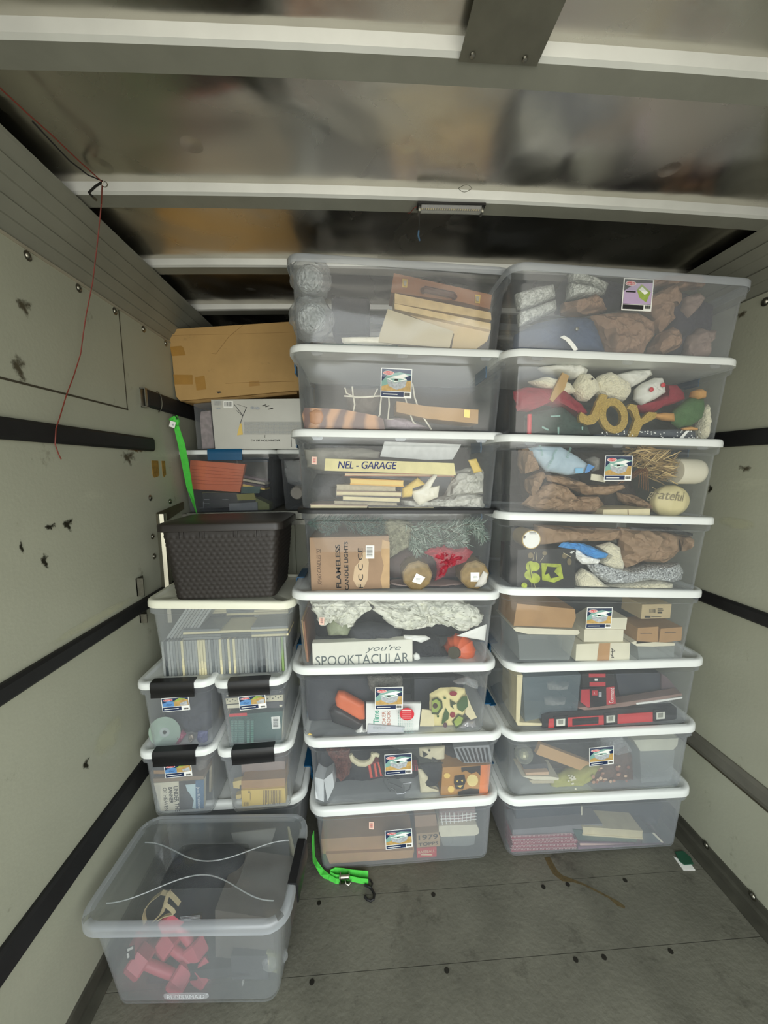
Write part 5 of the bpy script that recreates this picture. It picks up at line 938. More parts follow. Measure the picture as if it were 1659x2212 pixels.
slab('felt_strip', 'r8', [(330, 910), (360, 840), (410, 745), (450, 765), (420, 850), (380, 890), (350, 925)], Y7 + .004, .012, mat('tan_felt', '#b38f57', .85), 'tan felt strip lying over the dark red cloth', 'felt')
puff('cream_cloth', 'r8', [(225, 790), (330, 760), (480, 800), (530, 860), (440, 870), (300, 830)], Y7 + .02, .07, ivory, 'cream cloth under the folded white towel at left', 'cloth', amp=.01)
puff('green_cloth', 'r8', [(215, 990), (330, 960), (440, 940), (510, 1000), (600, 1060), (620, 1130), (215, 1125)], Y7 + .008, .10, mat('pine_cloth', '#263d36', .9, var=.25, scale=14, bump=.3), 'dark green sequinned cloth at the lower left, bin with gold letters', 'cloth', items=[('p', [(285, 1070), (325, 1090), (322, 1100), (283, 1082)], lteal), ('p', [(335, 1008), (395, 1005), (396, 1014), (338, 1016)], lteal), ('p', [(378, 1078), (390, 1078), (388, 1122), (380, 1122)], lteal), ('p', [(525, 1075), (535, 1075), (533, 1095), (526, 1095)], lteal)])
J = [(645, 875), (685, 885), (668, 945), (650, 955), (630, 1030), (600, 1060), (560, 1065), (515, 1045), (508, 1015), (520, 985), (560, 1010), (585, 1000), (610, 945), (615, 925), (628, 905)]
slab('gold_letter', 'r8', J, Y7 - .003, .015, gld, 'gold glitter letter J', 'letter', 'gold glitter letters')
mb = MB(); yj = Y7 - .004; O1 = [(720 + 88*math.cos(a)*1.0 + 10*math.sin(a), 1008 + 108*math.sin(a)) for a in [2*PI*k/28 for k in range(28)]]; O2 = [(720 + 46*math.cos(a) + 8*math.sin(a), 1010 + 62*math.sin(a)) for a in [2*PI*k/28 for k in range(28)]]
a, b_ = pts('r8', O1, yj), pts('r8', O2, yj); dv = V(0, .015, 0); mb.loft([a, b_, [p + dv for p in b_], [p + dv for p in a], a], gld, False, False); bmesh.ops.remove_doubles(mb.bm, verts=mb.bm.verts[:], dist=1e-5)
T(mb, 'gold_letter', 'gold glitter letter O', 'letter', 'gold glitter letters')
slab('gold_letter', 'r8', [(800, 965), (822, 935), (862, 945), (885, 1030), (935, 985), (985, 990), (972, 1025), (895, 1065), (860, 1150), (805, 1155), (835, 1075), (850, 1030), (825, 975)], Y7 - .005, .015, gld, 'gold glitter letter Y', 'letter', 'gold glitter letters')
gn = puff('felt_gnome', 'r8', [(1105, 1000), (1130, 960), (1220, 890), (1300, 895), (1305, 960), (1290, 1020), (1220, 1070), (1150, 1080), (1110, 1050)], Y7, .06, gm, 'green felt gnome with a tan nose and tan feet', 'toy', amp=.003, rid=False, items=[])
mb = MB(); mb.puff(pts('r8', [(1225, 885), (1235, 850), (1275, 838), (1305, 855), (1303, 895), (1260, 905)], Y7 - .004), Y7 - .004, .05, mat('tan_felt2', '#c99757', .85), .002, 20); mb.build('tan_hat_tip', gn, smooth=True)
mb = MB(); mb.puff(pts('r8', [(985, 995), (1050, 985), (1108, 990), (1112, 1040), (1050, 1035), (990, 1015)], Y7 - .004), Y7 - .004, .04, mat('tan_felt2'), .002, 20); mb.build('nose', gn, smooth=True, label='tan felt nose')
mb = MB(); mb.puff(pts('r8', [(1150, 1080), (1200, 1072), (1248, 1080), (1248, 1096), (1160, 1096)], Y7 - .002), Y7 - .002, .03, mat('tan_felt2'), .002, 20); mb.build('feet', gn, smooth=True)
dt = mat('slate_dotted', '#4d535c', .85, var=.1)
R_ = random.Random(4)
puff('dotted_cloth', 'r8', [(630, 1120), (800, 1085), (880, 1090), (1130, 1085), (1265, 1100), (1270, 1160), (640, 1150)], Y7 + .004, .07, dt, 'slate cloth with white dots under the gold letters', 'cloth', amp=.004, items=[('e', R_.uniform(640, 1250), R_.uniform(1098, 1150), 4, 4, lwhite) for k in range(46)] + [('p', [(1160, 1100), (1180, 1100), (1135, 1160), (1112, 1160)], lwhite)])
puff('cream_plush', 'r8', [(1270, 1100), (1300, 960), (1330, 930), (1335, 1010), (1310, 1160), (1268, 1165)], Y7 + .01, .06, ivory, 'cream plush strip at the far right, beside the green gnome', 'plush')
puff('dark_cloth', 'r8', [(430, 770), (900, 740), (1300, 830), (1280, 1140), (600, 1140), (240, 1000)], Y7 + .12, .14, mat('grey_green_cloth', '#4a4f4c', .9, var=.25), 'grey-green cloth heap behind the gold letters', 'cloth')
mb = MB(); mb.tube([pt('r8', 205, 1125, Y7 + .01), pt('r8', 208, 1000, Y7 + .01)], .008, lred, 8); T(mb, 'red_rod', 'thin red rod standing in the left corner, bin with gold letters', 'rod', smooth=True)
# ------------------------------------------------------------------ R6
Y6 = 1.402; use('R6')
env = mat('mailer_blue', '#a9bcc8', .5, var=.06, bump=.15); 
puff('padded_mailer', 'r6', [(270, 100), (330, 88), (460, 92), (560, 150), (635, 205), (640, 220), (600, 250), (500, 265), (370, 240), (300, 160)], Y6, .06, env, 'pale blue padded mailer with printed words, upper left of its bin', 'mailer', amp=.003, rid=False,
     items=[('p', [(600, 195), (640, 212), (602, 246), (580, 250)], mat('tape_blue', '#4f86c0', .5)), ('t', 'prime', 325, 118, 22, lteal, -75, {'w': 62}), ('t', 'prime', 380, 190, 24, lteal, 60, {'w': 68}), ('t', 'prime', 488, 130, 24, lteal, 70, {'w': 60}), ('t', 'prime', 405, 130, 22, lteal, 60, {'w': 50}), ('r', 525, 222, 572, 250, mat('mail_label', '#7fb4d4', .5))])
for L, lb, sd in (([(235, 100), (275, 95), (340, 230), (250, 260), (232, 200)], 'brown paper behind the left end of the padded mailer', 1), ([(270, 290), (350, 230), (380, 260), (350, 330), (300, 390), (275, 360)], 'brown paper twist standing left under the padded mailer', 2),
    ([(240, 440), (300, 380), (400, 300), (500, 330), (560, 390), (700, 390), (740, 440), (700, 470), (690, 515), (480, 515), (330, 480)], 'large crumpled brown paper heap at the lower left, bin with the wheat', 3),
    ([(370, 260), (480, 265), (600, 320), (720, 360), (860, 320), (870, 340), (760, 385), (620, 385), (500, 330), (400, 300)], 'long brown paper band under the sticker, bin with the wheat', 4), ([(820, 370), (900, 380), (1000, 440), (1080, 510), (1040, 515), (930, 470), (840, 420)], 'brown paper band slanting down to the cream pumpkin', 17)):
    puff('brown_paper', 'r6', L, Y6 + .012 + .003*sd, .10, kraftp, lb, 'paper', amp=.02, fr=15, smooth=22, seed=sd)
strawm = ('#9c8050', '#b89c64', '#7a6340', '#cbb07a')
R_ = random.Random(9); mb = MB(); M_ = [mat('straw_' + h, h, .7) for h in strawm]
a0 = pt('r6', 840, 130, Y6 + .07); b0_ = pt('r6', 1040, 250, Y6 + .07); s_ = msc('r6', 1000, 200, Y6)
for k in range(420):
    t = R_.random(); p = a0.lerp(b0_, t) + V(R_.gauss(0, .012), R_.uniform(-.05, .05), R_.gauss(0, .02)); ang = R_.uniform(-.9, .6)
    L = R_.uniform(.04, .085); q = p + V(math.cos(ang)*L, R_.uniform(-.01, .02), -math.sin(ang)*L*1.2 + .01); wv = V(0, .0, .0014)
    q.x = min(q.x, pt('r6', 1175, 200, Y6).x); q.z = min(q.z, pt('r6', 900, 112, Y6).z); p.y = max(p.y, Y6); q.y = max(q.y, Y6)
    mb.loft([[p - wv, p + wv, p + V(0, .0016, 0)], [(p+q)/2 - wv*1.6, (p+q)/2 + wv*1.6, (p+q)/2 + V(0, .002, 0)], [q - wv*.3, q + wv*.3, q + V(0, .0008, 0)]], R_.choice(M_))
T(mb, 'wheat_bundle', 'bundle of dried wheat beside the white pillar candle', 'wheat')
mb = MB(); c0 = at(*PX('r6', 1110, 240), Y6 + .05); c1 = fit(at(*PX('r6', 1290, 242), Y6 + .05)); r_ = 72*msc('r6', 1200, 240, Y6); mb.lathe(c0, c1 - c0, [(r_*.6, -.002), (r_*.96, 0), (r_, .006), (r_, (c1-c0).length*.8), (r_*.93, (c1-c0).length*.93), (r_*.7, (c1-c0).length), (.01, (c1-c0).length*1.01)], mat('candle_wax', '#ddd6c0', .5, var=.04), 28)
T(mb, 'pillar_candle', 'white pillar candle lying on its side near the right end', 'candle', smooth=50)
mb = MB(); pc = at(*PX('r6', 1078, 415), Y6 + .060); rp = 112*msc('r6', 1070, 415, Y6); rings = []
for i in range(1, 14):
    th = PI*i/14; rings.append([pc + V(math.cos(q)*math.sin(th), math.sin(q)*math.sin(th)*.6, 0)*rp*1.0*(1 - .05*abs(math.cos(q*4))) - V(0, 0, math.cos(th)*rp*.84) for q in [2*PI*k/48 for k in range(48)]])
mb.loft(rings, mat('pumpkin_cream', '#dccf9c', .6, var=.06)); cp = T(mb, 'cream_pumpkin', 'cream pumpkin with grateful written across it', 'pumpkin', smooth=50)
mb = MB(); inkg = mat('script_ink', '#8d8266', .6); s_ = msc('r6', 1100, 400, Y6); mb.text('grateful', pt('r6', 1100, 392, Y6 + .0), V(.98, 0, -.12).normalized(), V(.12, 0, .98).normalized(), 60*s_, inkg, shear=.4, fw=190*s_, fh=70*s_)
for v in mb.bm.verts:   # wrap the script on the round front
    dx, dz = (v.co.x - pc.x)/rp, (v.co.z - pc.z)/(rp*.84); q = max(0.04, 1 - dx*dx - dz*dz); v.co.y = pc.y - rp*.6*math.sqrt(q) - .0022
mb.build('script_lettering', cp, recalc=False)
mb = MB(); cpm = mat('copper_ribbon', '#b0764a', .3, .8, var=.15)
for k in range(5): mb.ribbon([pt('r6', 780 + k*22, 310 - k*8, Y6 + .02), pt('r6', 850 + k*22, 260 - k*10, Y6 + .01), pt('r6', 905 + k*12, 220 + k*6, Y6 + .03), pt('r6', 900 + k*14, 330 + k*6, Y6 + .04)], V(.004, .004, .003), .001, cpm)
T(mb, 'copper_ribbon', 'shiny copper ribbon between the sticker and the wheat', 'ribbon', smooth=30)
pbox('cream_box', 'r6', 690, 465, 963, 522, Y6, .14, cream, 'cream cardboard box at the bottom centre, bin with the wheat', 'box', items=[('r', 832, 466, 838, 521, kraftp)])
puff('grey_stone', 'r6', [(610, 170), (650, 150), (685, 160), (680, 235), (650, 240), (640, 205)], Y6 + .01, .05, mat('grey_plush', '#84817a', .9, var=.1), 'grey plush lump left of the product sticker, bin with the wheat', 'toy')
slab('paper_tag', 'r6', [(620, 255), (680, 262), (705, 290), (700, 305), (615, 290)], Y6 + .005, .003, creamw, 'small cream paper tag below the left of the sticker', 'tag')
puff('dark_cloth', 'r6', [(560, 110), (860, 110), (900, 300), (960, 480), (720, 480), (600, 320)], Y6 + .14, .12, mat('brown_cloth', '#3f3733', .9, var=.25), 'dark brown cloth behind the wheat bundle', 'cloth')
puff('dark_cloth', 'r6', [(210, 90), (700, 100), (760, 500), (250, 500)], Y6 + .2, .12, mat('brown_cloth'), 'dark brown cloth behind the crumpled paper heap', 'cloth')
# ------------------------------------------------------------------ R5
Y5 = 1.413; use('R5')
mb = MB(); c0 = pt('r6', 267, 642, Y5); r_ = 56*msc('r6', 267, 642, Y5); mb.lathe(c0, (0, 1, 0), [(r_*.97, 0), (r_, .003), (r_, .02), (r_*.93, .022), (r_*.93, .1)], mat('jar_gold', '#b0975a', .4, .5), 32); jr = T(mb, 'tin_jar', 'round jar with a white lid in a gold rim, facing front', 'jar', smooth=40)
mb = MB(); mb.lathe(c0 - V(0, .0012, 0), (0, 1, 0), [(r_*.88, 0), (r_*.9, .002), (r_*.9, .003)], lwhite, 32); mb.build('lid', jr, label='white round lid')
face_print(jr, 'r6', Y5 - .002, [('p', [(222, 622), (234, 620), (230, 636), (220, 634)], lblk)] + lines(255, 600, 50, 2, 7, 3, lblk), 'lid_print')
puff('brown_parcel', 'r6', [(315, 565), (500, 575), (700, 580), (845, 590), (850, 640), (800, 660), (640, 665), (480, 675), (325, 685)], Y5 + .02, .12, kraftp, 'long brown paper parcel beside the round jar', 'parcel', amp=.012, fr=10, smooth=22)
puff('brown_parcel', 'r6', [(845, 585), (1000, 590), (1190, 620), (1195, 720), (1130, 790), (1100, 800), (960, 790), (860, 830), (810, 770), (850, 720)], Y5 + .004, .13, kraftp, 'brown paper parcel at the upper right, above the silver roll', 'parcel', amp=.016, fr=12, smooth=22)
puff('brown_parcel', 'r6', [(1190, 630), (1240, 625), (1250, 690), (1200, 725)], Y5 + .03, .1, kraftp, 'small brown paper end at the far right of the parcel bin', 'parcel')
puff('tissue_paper', 'r6', [(440, 690), (465, 662), (560, 665), (640, 690), (730, 730), (720, 755), (660, 760), (600, 735), (540, 700)], Y5 - .002, .03, mat('sky_tissue', '#3f8fd0', .7, var=.12), 'bright blue tissue paper over the white tissue', 'tissue', amp=.012, fr=25, smooth=22)
puff('tissue_paper', 'r6', [(440, 695), (540, 695), (600, 740), (690, 765), (680, 790), (580, 795), (545, 760)], Y5 + .002, .04, lwhite, 'white tissue paper under the bright blue tissue', 'tissue', amp=.012, fr=25, smooth=22)
puff('plush_pumpkin', 'r6', [(680, 690), (760, 665), (810, 690), (820, 750), (840, 800), (830, 835), (760, 830), (700, 790), (740, 740)], Y5 + .01, .07, ivory, 'cream fuzzy plush between blue tissue and the right parcel', 'plush', amp=.006, fr=60)
sq = mat('silver_sequins', '#c4c8ce', .3, .55, var=.75, scale=150, bump=1, bscale=150)  # wide tone variation puts the sparkle into the colour
puff('sequin_roll', 'r6', [(625, 800), (660, 790), (760, 830), (900, 825), (1000, 800), (1110, 800), (1180, 790), (1210, 840), (1200, 890), (1150, 905), (1000, 890), (850, 915), (740, 915), (670, 870)], Y5 - .002, .08, sq, 'silver sequin roll below the brown parcels', 'roll', amp=.004, fr=40)
puff('fleece_cloth', 'r6', [(550, 870), (600, 825), (650, 850), (730, 920), (760, 945), (620, 948), (560, 930)], Y5 + .002, .08, ivory, 'cream fleece at the left under the silver sequin roll', 'fleece', amp=.006, fr=60)
puff('fleece_cloth', 'r6', [(740, 930), (900, 905), (1050, 895), (1140, 915), (1140, 945), (770, 948)], Y5 + .004, .08, ivory, 'long cream fleece strip under the silver sequin roll', 'fleece', amp=.006, fr=60)
glow = mat('print_lime', '#a4b03c', .6, var=.25, scale=60)
pbox('spooky_box', 'r6', 185, 700, 520, 945, Y5 + .002, .18, blackpl, 'black box printed with lime green spooky art and pale baubles', 'box', items=[('e', 262, 800, 28, 32, glow), ('e', 285, 870, 34, 30, glow), ('e', 250, 850, 24, 26, glow), ('e', 290, 800, 26, 26, glow), ('p', [(325, 780), (440, 785), (455, 870), (400, 895), (330, 880)], glow), ('p', [(360, 800), (420, 805), (400, 830), (430, 860), (380, 870), (370, 840), (345, 850)], lblk),
    ('l', [(285, 715), (275, 765)], 2, cream), ('l', [(300, 715), (295, 765)], 2, cream), ('e', 262, 735, 15, 18, mat('pale_bauble', '#6f6347', .5)), ('e', 345, 722, 14, 12, mat('pale_bauble')), ('e', 462, 738, 15, 16, mat('pale_bauble')), ('e', 490, 772, 13, 20, mat('pale_bauble')), ('l', [(455, 720), (500, 745)], 3, cream), ('l', [(340, 740), (320, 770)], 2, cream), ('e', 225, 912, 17, 18, glow), ('e', 277, 935, 13, 10, mat('pale_bauble')),
    ('l', [(255, 790), (268, 870)], 3, lblk), ('l', [(240, 895), (215, 925)], 2, glow), ('l', [(268, 898), (270, 930)], 2, cream), ('l', [(282, 898), (292, 930)], 2, cream), ('e', 478, 940, 12, 8, mat('pale_bauble'))])
puff('dark_cloth', 'r6', [(350, 680), (560, 690), (620, 800), (560, 930), (500, 940), (480, 700)], Y5 + .06, .1, darkc, 'black cloth between the spooky box and the fleece', 'cloth')
puff('dark_cloth', 'r6', [(200, 570), (700, 660), (1200, 700), (1190, 940), (220, 940)], Y5 + .2, .14, mat('brown_cloth'), 'dark brown cloth at the back of the parcel bin', 'cloth')
puff('black_cable', 'r6', [(860, 570), (1100, 572), (1240, 610), (1240, 625), (1190, 620), (1000, 590), (870, 590)], Y5 + .03, .04, blackpl, 'black bag edge along the top right of the parcel bin', 'bag')
# ------------------------------------------------------------------ R4: boxes and tubs
Y4 = 1.442; use('R4')
slab('cardboard_box', 'r4', [(245, 172), (645, 210), (650, 270), (625, 338), (222, 325)], Y4, .18, card, 'tan cardboard box on the larger lidded tub, left', 'box')
def tub(c, body, lid, Y, d, label, capm=creamw):
    e_ = empty('lidded_tub', (pt(c, *body[3], Y) + pt(c, *body[2], Y))/2, label, 'tub'); mb = MB(); mb.prism(pts(c, body, Y + .004), V(0, d - .008, 0), plastw); mb.build('tub_body', e_)
    mb = MB(); mb.prism(pts(c, lid, Y), V(0, d, 0), capm); mb.build('tub_lid', e_); return e_
tub('r4', [(250, 385), (650, 390), (605, 570), (262, 575)], [(218, 342), (240, 335), (668, 355), (678, 375), (660, 388), (320, 382), (235, 362)], Y4, .2, 'larger clear tub with a white lid, under the tan cardboard box')
tub('r4', [(1075, 465), (1330, 465), (1325, 560), (1085, 565)], [(1030, 440), (1060, 430), (1335, 445), (1330, 462), (1180, 468), (1070, 465)], Y4, .16, 'smaller clear tub with a white lid, under the two little boxes')
slab('cream_box', 'r4', [(840, 272), (1005, 270), (995, 350), (980, 350), (975, 435), (705, 435), (710, 350)], Y4 + .01, .12, creamw, 'cream lidded card box, upper of two in the middle', 'box', items=[('r', 706, 350, 1000, 352, kraftp)])
slab('cream_box', 'r4', [(655, 452), (1025, 440), (1018, 570), (648, 572)], Y4 - .002, .14, creamw, 'cream card box with a brown tape band and pen mark', 'box', items=[('p', [(810, 446), (888, 443), (880, 571), (795, 571)], mat('brown_tape', '#b58a5c', .4)), ('l', [(895, 480), (920, 500), (890, 505)], 5, lblk), ('l', [(890, 520), (912, 545), (895, 540)], 5, lblk), ('l', [(900, 485), (905, 545)], 4, lblk)])
slab('carton', 'r4', [(1108, 178), (1310, 175), (1300, 272), (1098, 277)], Y4 + .01, .12, mat('pale_carton', '#b5a27c', .6), 'small carton with a barcode label at the upper right', 'box', items=barcode(1152, 205, 60, 38, bg=mat('pale_carton')) + [('r', 1215, 228, 1245, 240, lblk), ('r', 1128, 258, 1165, 270, lblk)] + lines(1170, 262, 90, 1, 8, 3, lblk) + lines(1215, 205, 45, 2, 10, 4, lblk))
slab('carton', 'r4', [(1078, 340), (1220, 330), (1215, 435), (1068, 448)], Y4, .11, card, 'small tan carton with faint writing, left of a pair on the tub', 'box', items=lines(1095, 375, 105, 1, 8, 5, mat('pencil')))
slab('carton', 'r4', [(1235, 345), (1385, 333), (1378, 425), (1222, 445)], Y4 + .004, .11, card, 'small tan carton with faint writing, right of a pair on the tub', 'box', items=lines(1262, 370, 100, 1, 8, 5, mat('pencil')))
puff('dark_cloth', 'r4', [(240, 165), (1420, 170), (1380, 560), (260, 560)], Y4 + .25, .1, mat('slate_cloth'), 'slate cloth at the back of the bin of small boxes', 'cloth')
# ------------------------------------------------------------------ R3: level, red boxes
Y3 = 1.456; use('R3')
gc = empty('shallow_container', pt('r4', 460, 1010, Y3), 'blue-grey clear container on its side with a cream rim, left end', 'container')
mb = MB(); mb.prism(pts('r4', [(285, 680), (685, 660), (660, 920), (640, 910), (300, 985)], Y3 + .004), V(0, .14, 0), clear('pale_blue_plastic', '#93a4ac', .45, .2)); mb.build('tub_body', gc)
mb = MB(); mb.prism(pts('r4', [(245, 662), (285, 665), (262, 990), (640, 1005), (640, 1030), (250, 1012), (238, 985)], Y3), V(0, .16, 0), cream); mb.build('rim', gc, label='cream rim')
for x, y in ((510, 755), (490, 860)):
    puff('small_toy', 'r4', [(x-45, y-20), (x, y-28), (x+60, y-10), (x+110, y-20), (x+100, y+15), (x+30, y+25), (x-40, y+22)], Y3 + .03, .04, mat('pale_doll', '#b0a9a0', .7, var=.2), 'pale figurine inside the blue-grey container, %s one' % ('upper' if y < 800 else 'lower'), 'figurine', amp=.006, fr=40)
for L, lb, tx in (([(690, 655), (915, 655), (920, 740), (700, 750)], 'black and red printed box, upper of the two in front of the dark folder', 0), ([(680, 760), (915, 740), (928, 865), (735, 892), (678, 850)], 'black and red printed box, lower of the two in front of the dark folder', 1)):
    it = [('r', 740, 655, 855, 680, redbox), ('r', 745, 712, 855, 742, redbox), ('r', 780, 688, 800, 704, lwhite)] if not tx else [('p', [(860, 750), (915, 743), (927, 862), (862, 870)], redbox), ('t', 'Command', 897, 805, 30, lwhite, 90, {'w': 105}), ('p', [(688, 765), (745, 762), (748, 885), (735, 890), (682, 848)], redbox), ('r', 762, 770, 800, 805, redbox), ('r', 808, 780, 828, 815, lgrey), ('t', 'L', 780, 788, 24, lwhite, 0)]
    slab('printed_box', 'r4', L, Y3 + (.004 if not tx else 0), .1, blackpl, lb, 'box', items=it)
slab('dark_folder', 'r4', [(925, 655), (1235, 650), (1240, 800), (960, 840)], Y3 + .06, .05, mat('navy_folder', '#31353f', .7, var=.1), 'dark blue folder standing behind the strip of wood', 'folder')
slab('wood_strip', 'r4', [(660, 890), (1000, 850), (1380, 790), (1385, 805), (1000, 880), (720, 910)], Y3 + .002, .04, mat('mauve_wood', '#8c7167', .6, var=.15), 'brown wood strip slanting above the red spirit level', 'board')
slab('folded_cover', 'r4', [(1240, 655), (1280, 680), (1385, 790), (1240, 800)], Y3 + .05, .02, mat('plum_cover', '#5d4c50', .7), 'plum brown cover leaning at the right, bin with the spirit level', 'cover')
slab('white_ruler', 'r4', [(1065, 858), (1200, 840), (1385, 815), (1385, 825), (1200, 855), (1070, 868)], Y3 - .001, .003, lwhite, 'thin white strip over the slanting wood strip', 'strip')
lv = empty('spirit_level', pt('r4', 880, 1045, Y3), 'red and black spirit level lying along the bottom of its bin', 'spirit level'); yv = Y3 - .006
mb = MB(); mb.prism(pts('r4', [(418, 940), (470, 925), (1330, 878), (1345, 890), (1345, 965), (1320, 975), (450, 1048), (418, 1040)], yv + .003), V(0, .022, 0), blackpl); mb.build('frame', lv)
mb = MB(); mb.prism(pts('r4', [(465, 968), (1180, 920), (1180, 985), (460, 1042)], yv), V(0, .02, 0), mat('level_red', '#c43a3c', .4, var=.05)); mb.build('web', lv, label='red centre web')
mb = MB()
for x in (548, 892, 1236):
    y = 990 - (x - 548)*.068; mb = MB(); mb.prism(pts('r4', [(x-48, y-38), (x+48, y-46), (x+46, y+34), (x-46, y+42)], yv - .002), V(0, .01, 0), blackpl); mb.prism(pts('r4', [(x-30, y-20), (x+30, y-25), (x+28, y+22), (x-30, y+27)], yv - .004), V(0, .004, 0), mat('vial_frame', '#cfcfc2', .4)); vw = mb.build('vial_window', lv)
    mb = MB(); mb.prism(pts('r4', [(x-16, y-14), (x+16, y-17), (x+14, y+12), (x-16, y+14)], yv - .0055), V(0, .003, 0), mat('vial', '#8a8c84', .2)); mb.build('vial', vw)
mb = MB(); mb.prism(pts('r4', [(628, 968), (808, 954), (806, 998), (628, 1012)], yv - .002), V(0, .01, 0), blackpl); mb.build('hand_slot', lv)
puff('red_cloth', 'r4', [(440, 1045), (900, 1000), (1300, 980), (1310, 1010), (900, 1040), (480, 1062)], Y3 + .002, .04, mat('wine_print', '#6b3038', .6), 'wine red folded sheet under the spirit level', 'sheet', amp=.003)
# ------------------------------------------------------------------ R2
Y2 = 1.456; use('R2')
mb = MB(); gb = clear('crystal', '#e8ecd8', .22, .05, wavy=.8, wscale=40); mb.ball(pt('r2', 245, 210, Y2 + .04), 52*msc('r2', 245, 210, Y2), gb, 8); cb_ = T(mb, 'glass_ball', 'faceted clear glass ball at the upper left of its bin', 'ball')
mb = MB(); mb.ball(pt('r2', 245, 212, Y2 + .045), 30*msc('r2', 245, 210, Y2), mat('crystal_core', '#bdbb9c', .15, .6, var=.4, scale=60), 6); mb.build('facet_core', cb_)
slab('tan_board', 'r2', [(342, 153), (640, 265), (600, 280), (570, 305), (317, 212)], Y2 + .01, .02, mat('tan_board', '#bf9765', .6, var=.05), 'flat tan board slanting beside the glass ball', 'board')
slab('notebook', 'r2', [(255, 320), (390, 314), (388, 330), (258, 335)], Y2, .1, mat('peach_pages', '#c9a98a', .7), 'peach-paged notebook under the glass ball, topmost', 'book', 'small notebooks under the glass ball')
slab('notebook', 'r2', [(235, 340), (400, 342), (450, 350), (445, 363), (300, 360)], Y2 - .002, .1, creamw, 'cream-paged notebook, middle of three under the glass ball', 'book', 'small notebooks under the glass ball')
slab('notebook', 'r2', [(275, 364), (420, 362), (420, 380), (295, 382)], Y2 - .001, .1, gp, 'grey-paged notebook, lowest of three under the glass ball', 'book', 'small notebooks under the glass ball')
flr = [('e', 680 + R_.uniform(-130, 190), 340 + R_.uniform(-80, 50), R_.uniform(5, 13), R_.uniform(5, 12), mat('petal_%d' % (k % 3), ('#b5866b', '#d6b393', '#8f5a48')[k % 3], .7)) for k in range(34)]
puff('floral_bag', 'r2', [(590, 310), (690, 285), (790, 240), (880, 200), (905, 250), (912, 400), (820, 415), (640, 410)], Y2 + .004, .09, mat('floral_brown', '#5b4236', .8, var=.3, scale=30), 'brown floral print cloth bag right of the lime leaf print', 'bag', amp=.008, items=[i for i in flr if i[1] > 640 and i[2] > 270 + (905 - i[1])*.05])
puff('leaf_cloth', 'r2', [(415, 430), (430, 380), (500, 345), (560, 330), (700, 290), (710, 310), (650, 390), (600, 425), (500, 435)], Y2 - .002, .06, mat('lime_cloth', '#a5a45c', .8, var=.12, scale=20), 'lime green cloth with small flowers, lower middle of its bin', 'cloth', amp=.006, items=[('e', 520 + R_.uniform(-22, 26), 375 + R_.uniform(-40, 40), 6, 5, creamw) for k in range(16)])
puff('zip_bag', 'r2', [(700, 130), (830, 125), (870, 180), (890, 210), (800, 235), (720, 200)], Y2 + .01, .04, wrap, 'clear zip bag above the brown floral bag', 'bag', amp=.006)
tub('r2', [(915, 190), (1120, 185), (1100, 385), (925, 400)], [(880, 130), (1140, 120), (1135, 160), (1110, 188), (920, 195)], Y2 + .01, .2, 'tall white storage tub standing at the right end of its bin', mat('tub_lid_white', '#cbcbb8', .5))
puff('dark_cloth', 'r2', [(350, 150), (700, 130), (720, 300), (480, 330), (400, 330), (380, 260)], Y2 + .08, .12, darkc, 'black cloth behind the slanting tan board', 'cloth')
slab('black_case', 'r2', [(240, 275), (380, 265), (390, 312), (250, 318)], Y2 + .02, .1, charc, 'flat charcoal case right under the glass ball', 'case')
# ------------------------------------------------------------------ R1: spiral notebooks
Y1 = 1.456; use('R1')
sp_ = mat('spiral_red', '#8c3f4c', .6, var=.1); pg = mat('pink_pages', '#c9a0a0', .7, var=.08, scale=100)
for k, (x0, y0, x1, y1) in enumerate(((170, 692, 528, 676), (175, 712, 535, 698), (178, 729, 556, 713), (172, 748, 550, 735), (168, 765, 556, 757))):
    e_ = empty('spiral_notebook', pt('r2', (x0+x1)/2, y0 + 8, Y1), 'red spiral notebook, %s in the pile of five' % ('topmost', 'second from the top', 'middle one', 'second from the bottom', 'lowest')[k], 'notebook', 'red spiral notebooks')
    mb = MB(); mb.prism(pts('r2', [(x0 + 4, y0 - 2), (x1, y1 - 2), (x1, y1 + 13), (x0 + 4, y0 + 13)], Y1 + .004), V(0, .2, 0), sp_); mb.build('cover', e_)
    mb = MB(); a, b_ = pt('r2', x0, y0, Y1), pt('r2', x1, y1, Y1); N_ = 46
    mb.tube([a.lerp(b_, t/(N_*6)) + V(0, .0035*math.cos(2*PI*t/6) + .002, .0035*math.sin(2*PI*t/6)) for t in range(N_*6)], .0009, mat('coil_pink', '#e0c4c0', .4), 4); mb.build('spiral_coil', e_)
book('r2', 585, 632, 935, 682, Y1, .16, cream, 'cream-edged hardback above the green book, right of the spiral notebooks', tilt=24)
slab('green_book', 'r2', [(530, 650), (600, 655), (900, 690), (900, 720), (560, 712)], Y1 + .004, .18, mat('bottle_green', '#35524a', .5), 'bottle green book under the cream-edged hardback', 'book')
book('r2', 568, 722, 880, 748, Y1 + .002, .18, mat('violet_cover', '#6d4a63', .5), 'violet book with pale pages under the green book', pages=mat('pink_paper', '#d9b7ab', .7), tilt=5)
slab('magazine', 'r2', [(560, 748), (1040, 735), (1065, 745), (900, 772), (560, 785)], Y1 - .001, .18, mat('lilac_magazine', '#75596f', .5, var=.2, scale=30), 'lilac magazine lying lowest, right of the spiral notebooks', 'magazine', items=[('r', 760, 750, 880, 754, lgrey)])
slab('photo_frame', 'r2', [(930, 672), (985, 665), (1050, 745), (1040, 755), (930, 752)], Y1 + .006, .1, mat('slate_frame', '#4c555a', .5), 'slate frame with a pale edge at the right of the lowest bin', 'frame', items=[('p', [(985, 667), (1000, 667), (1056, 742), (1042, 746)], creamw)])
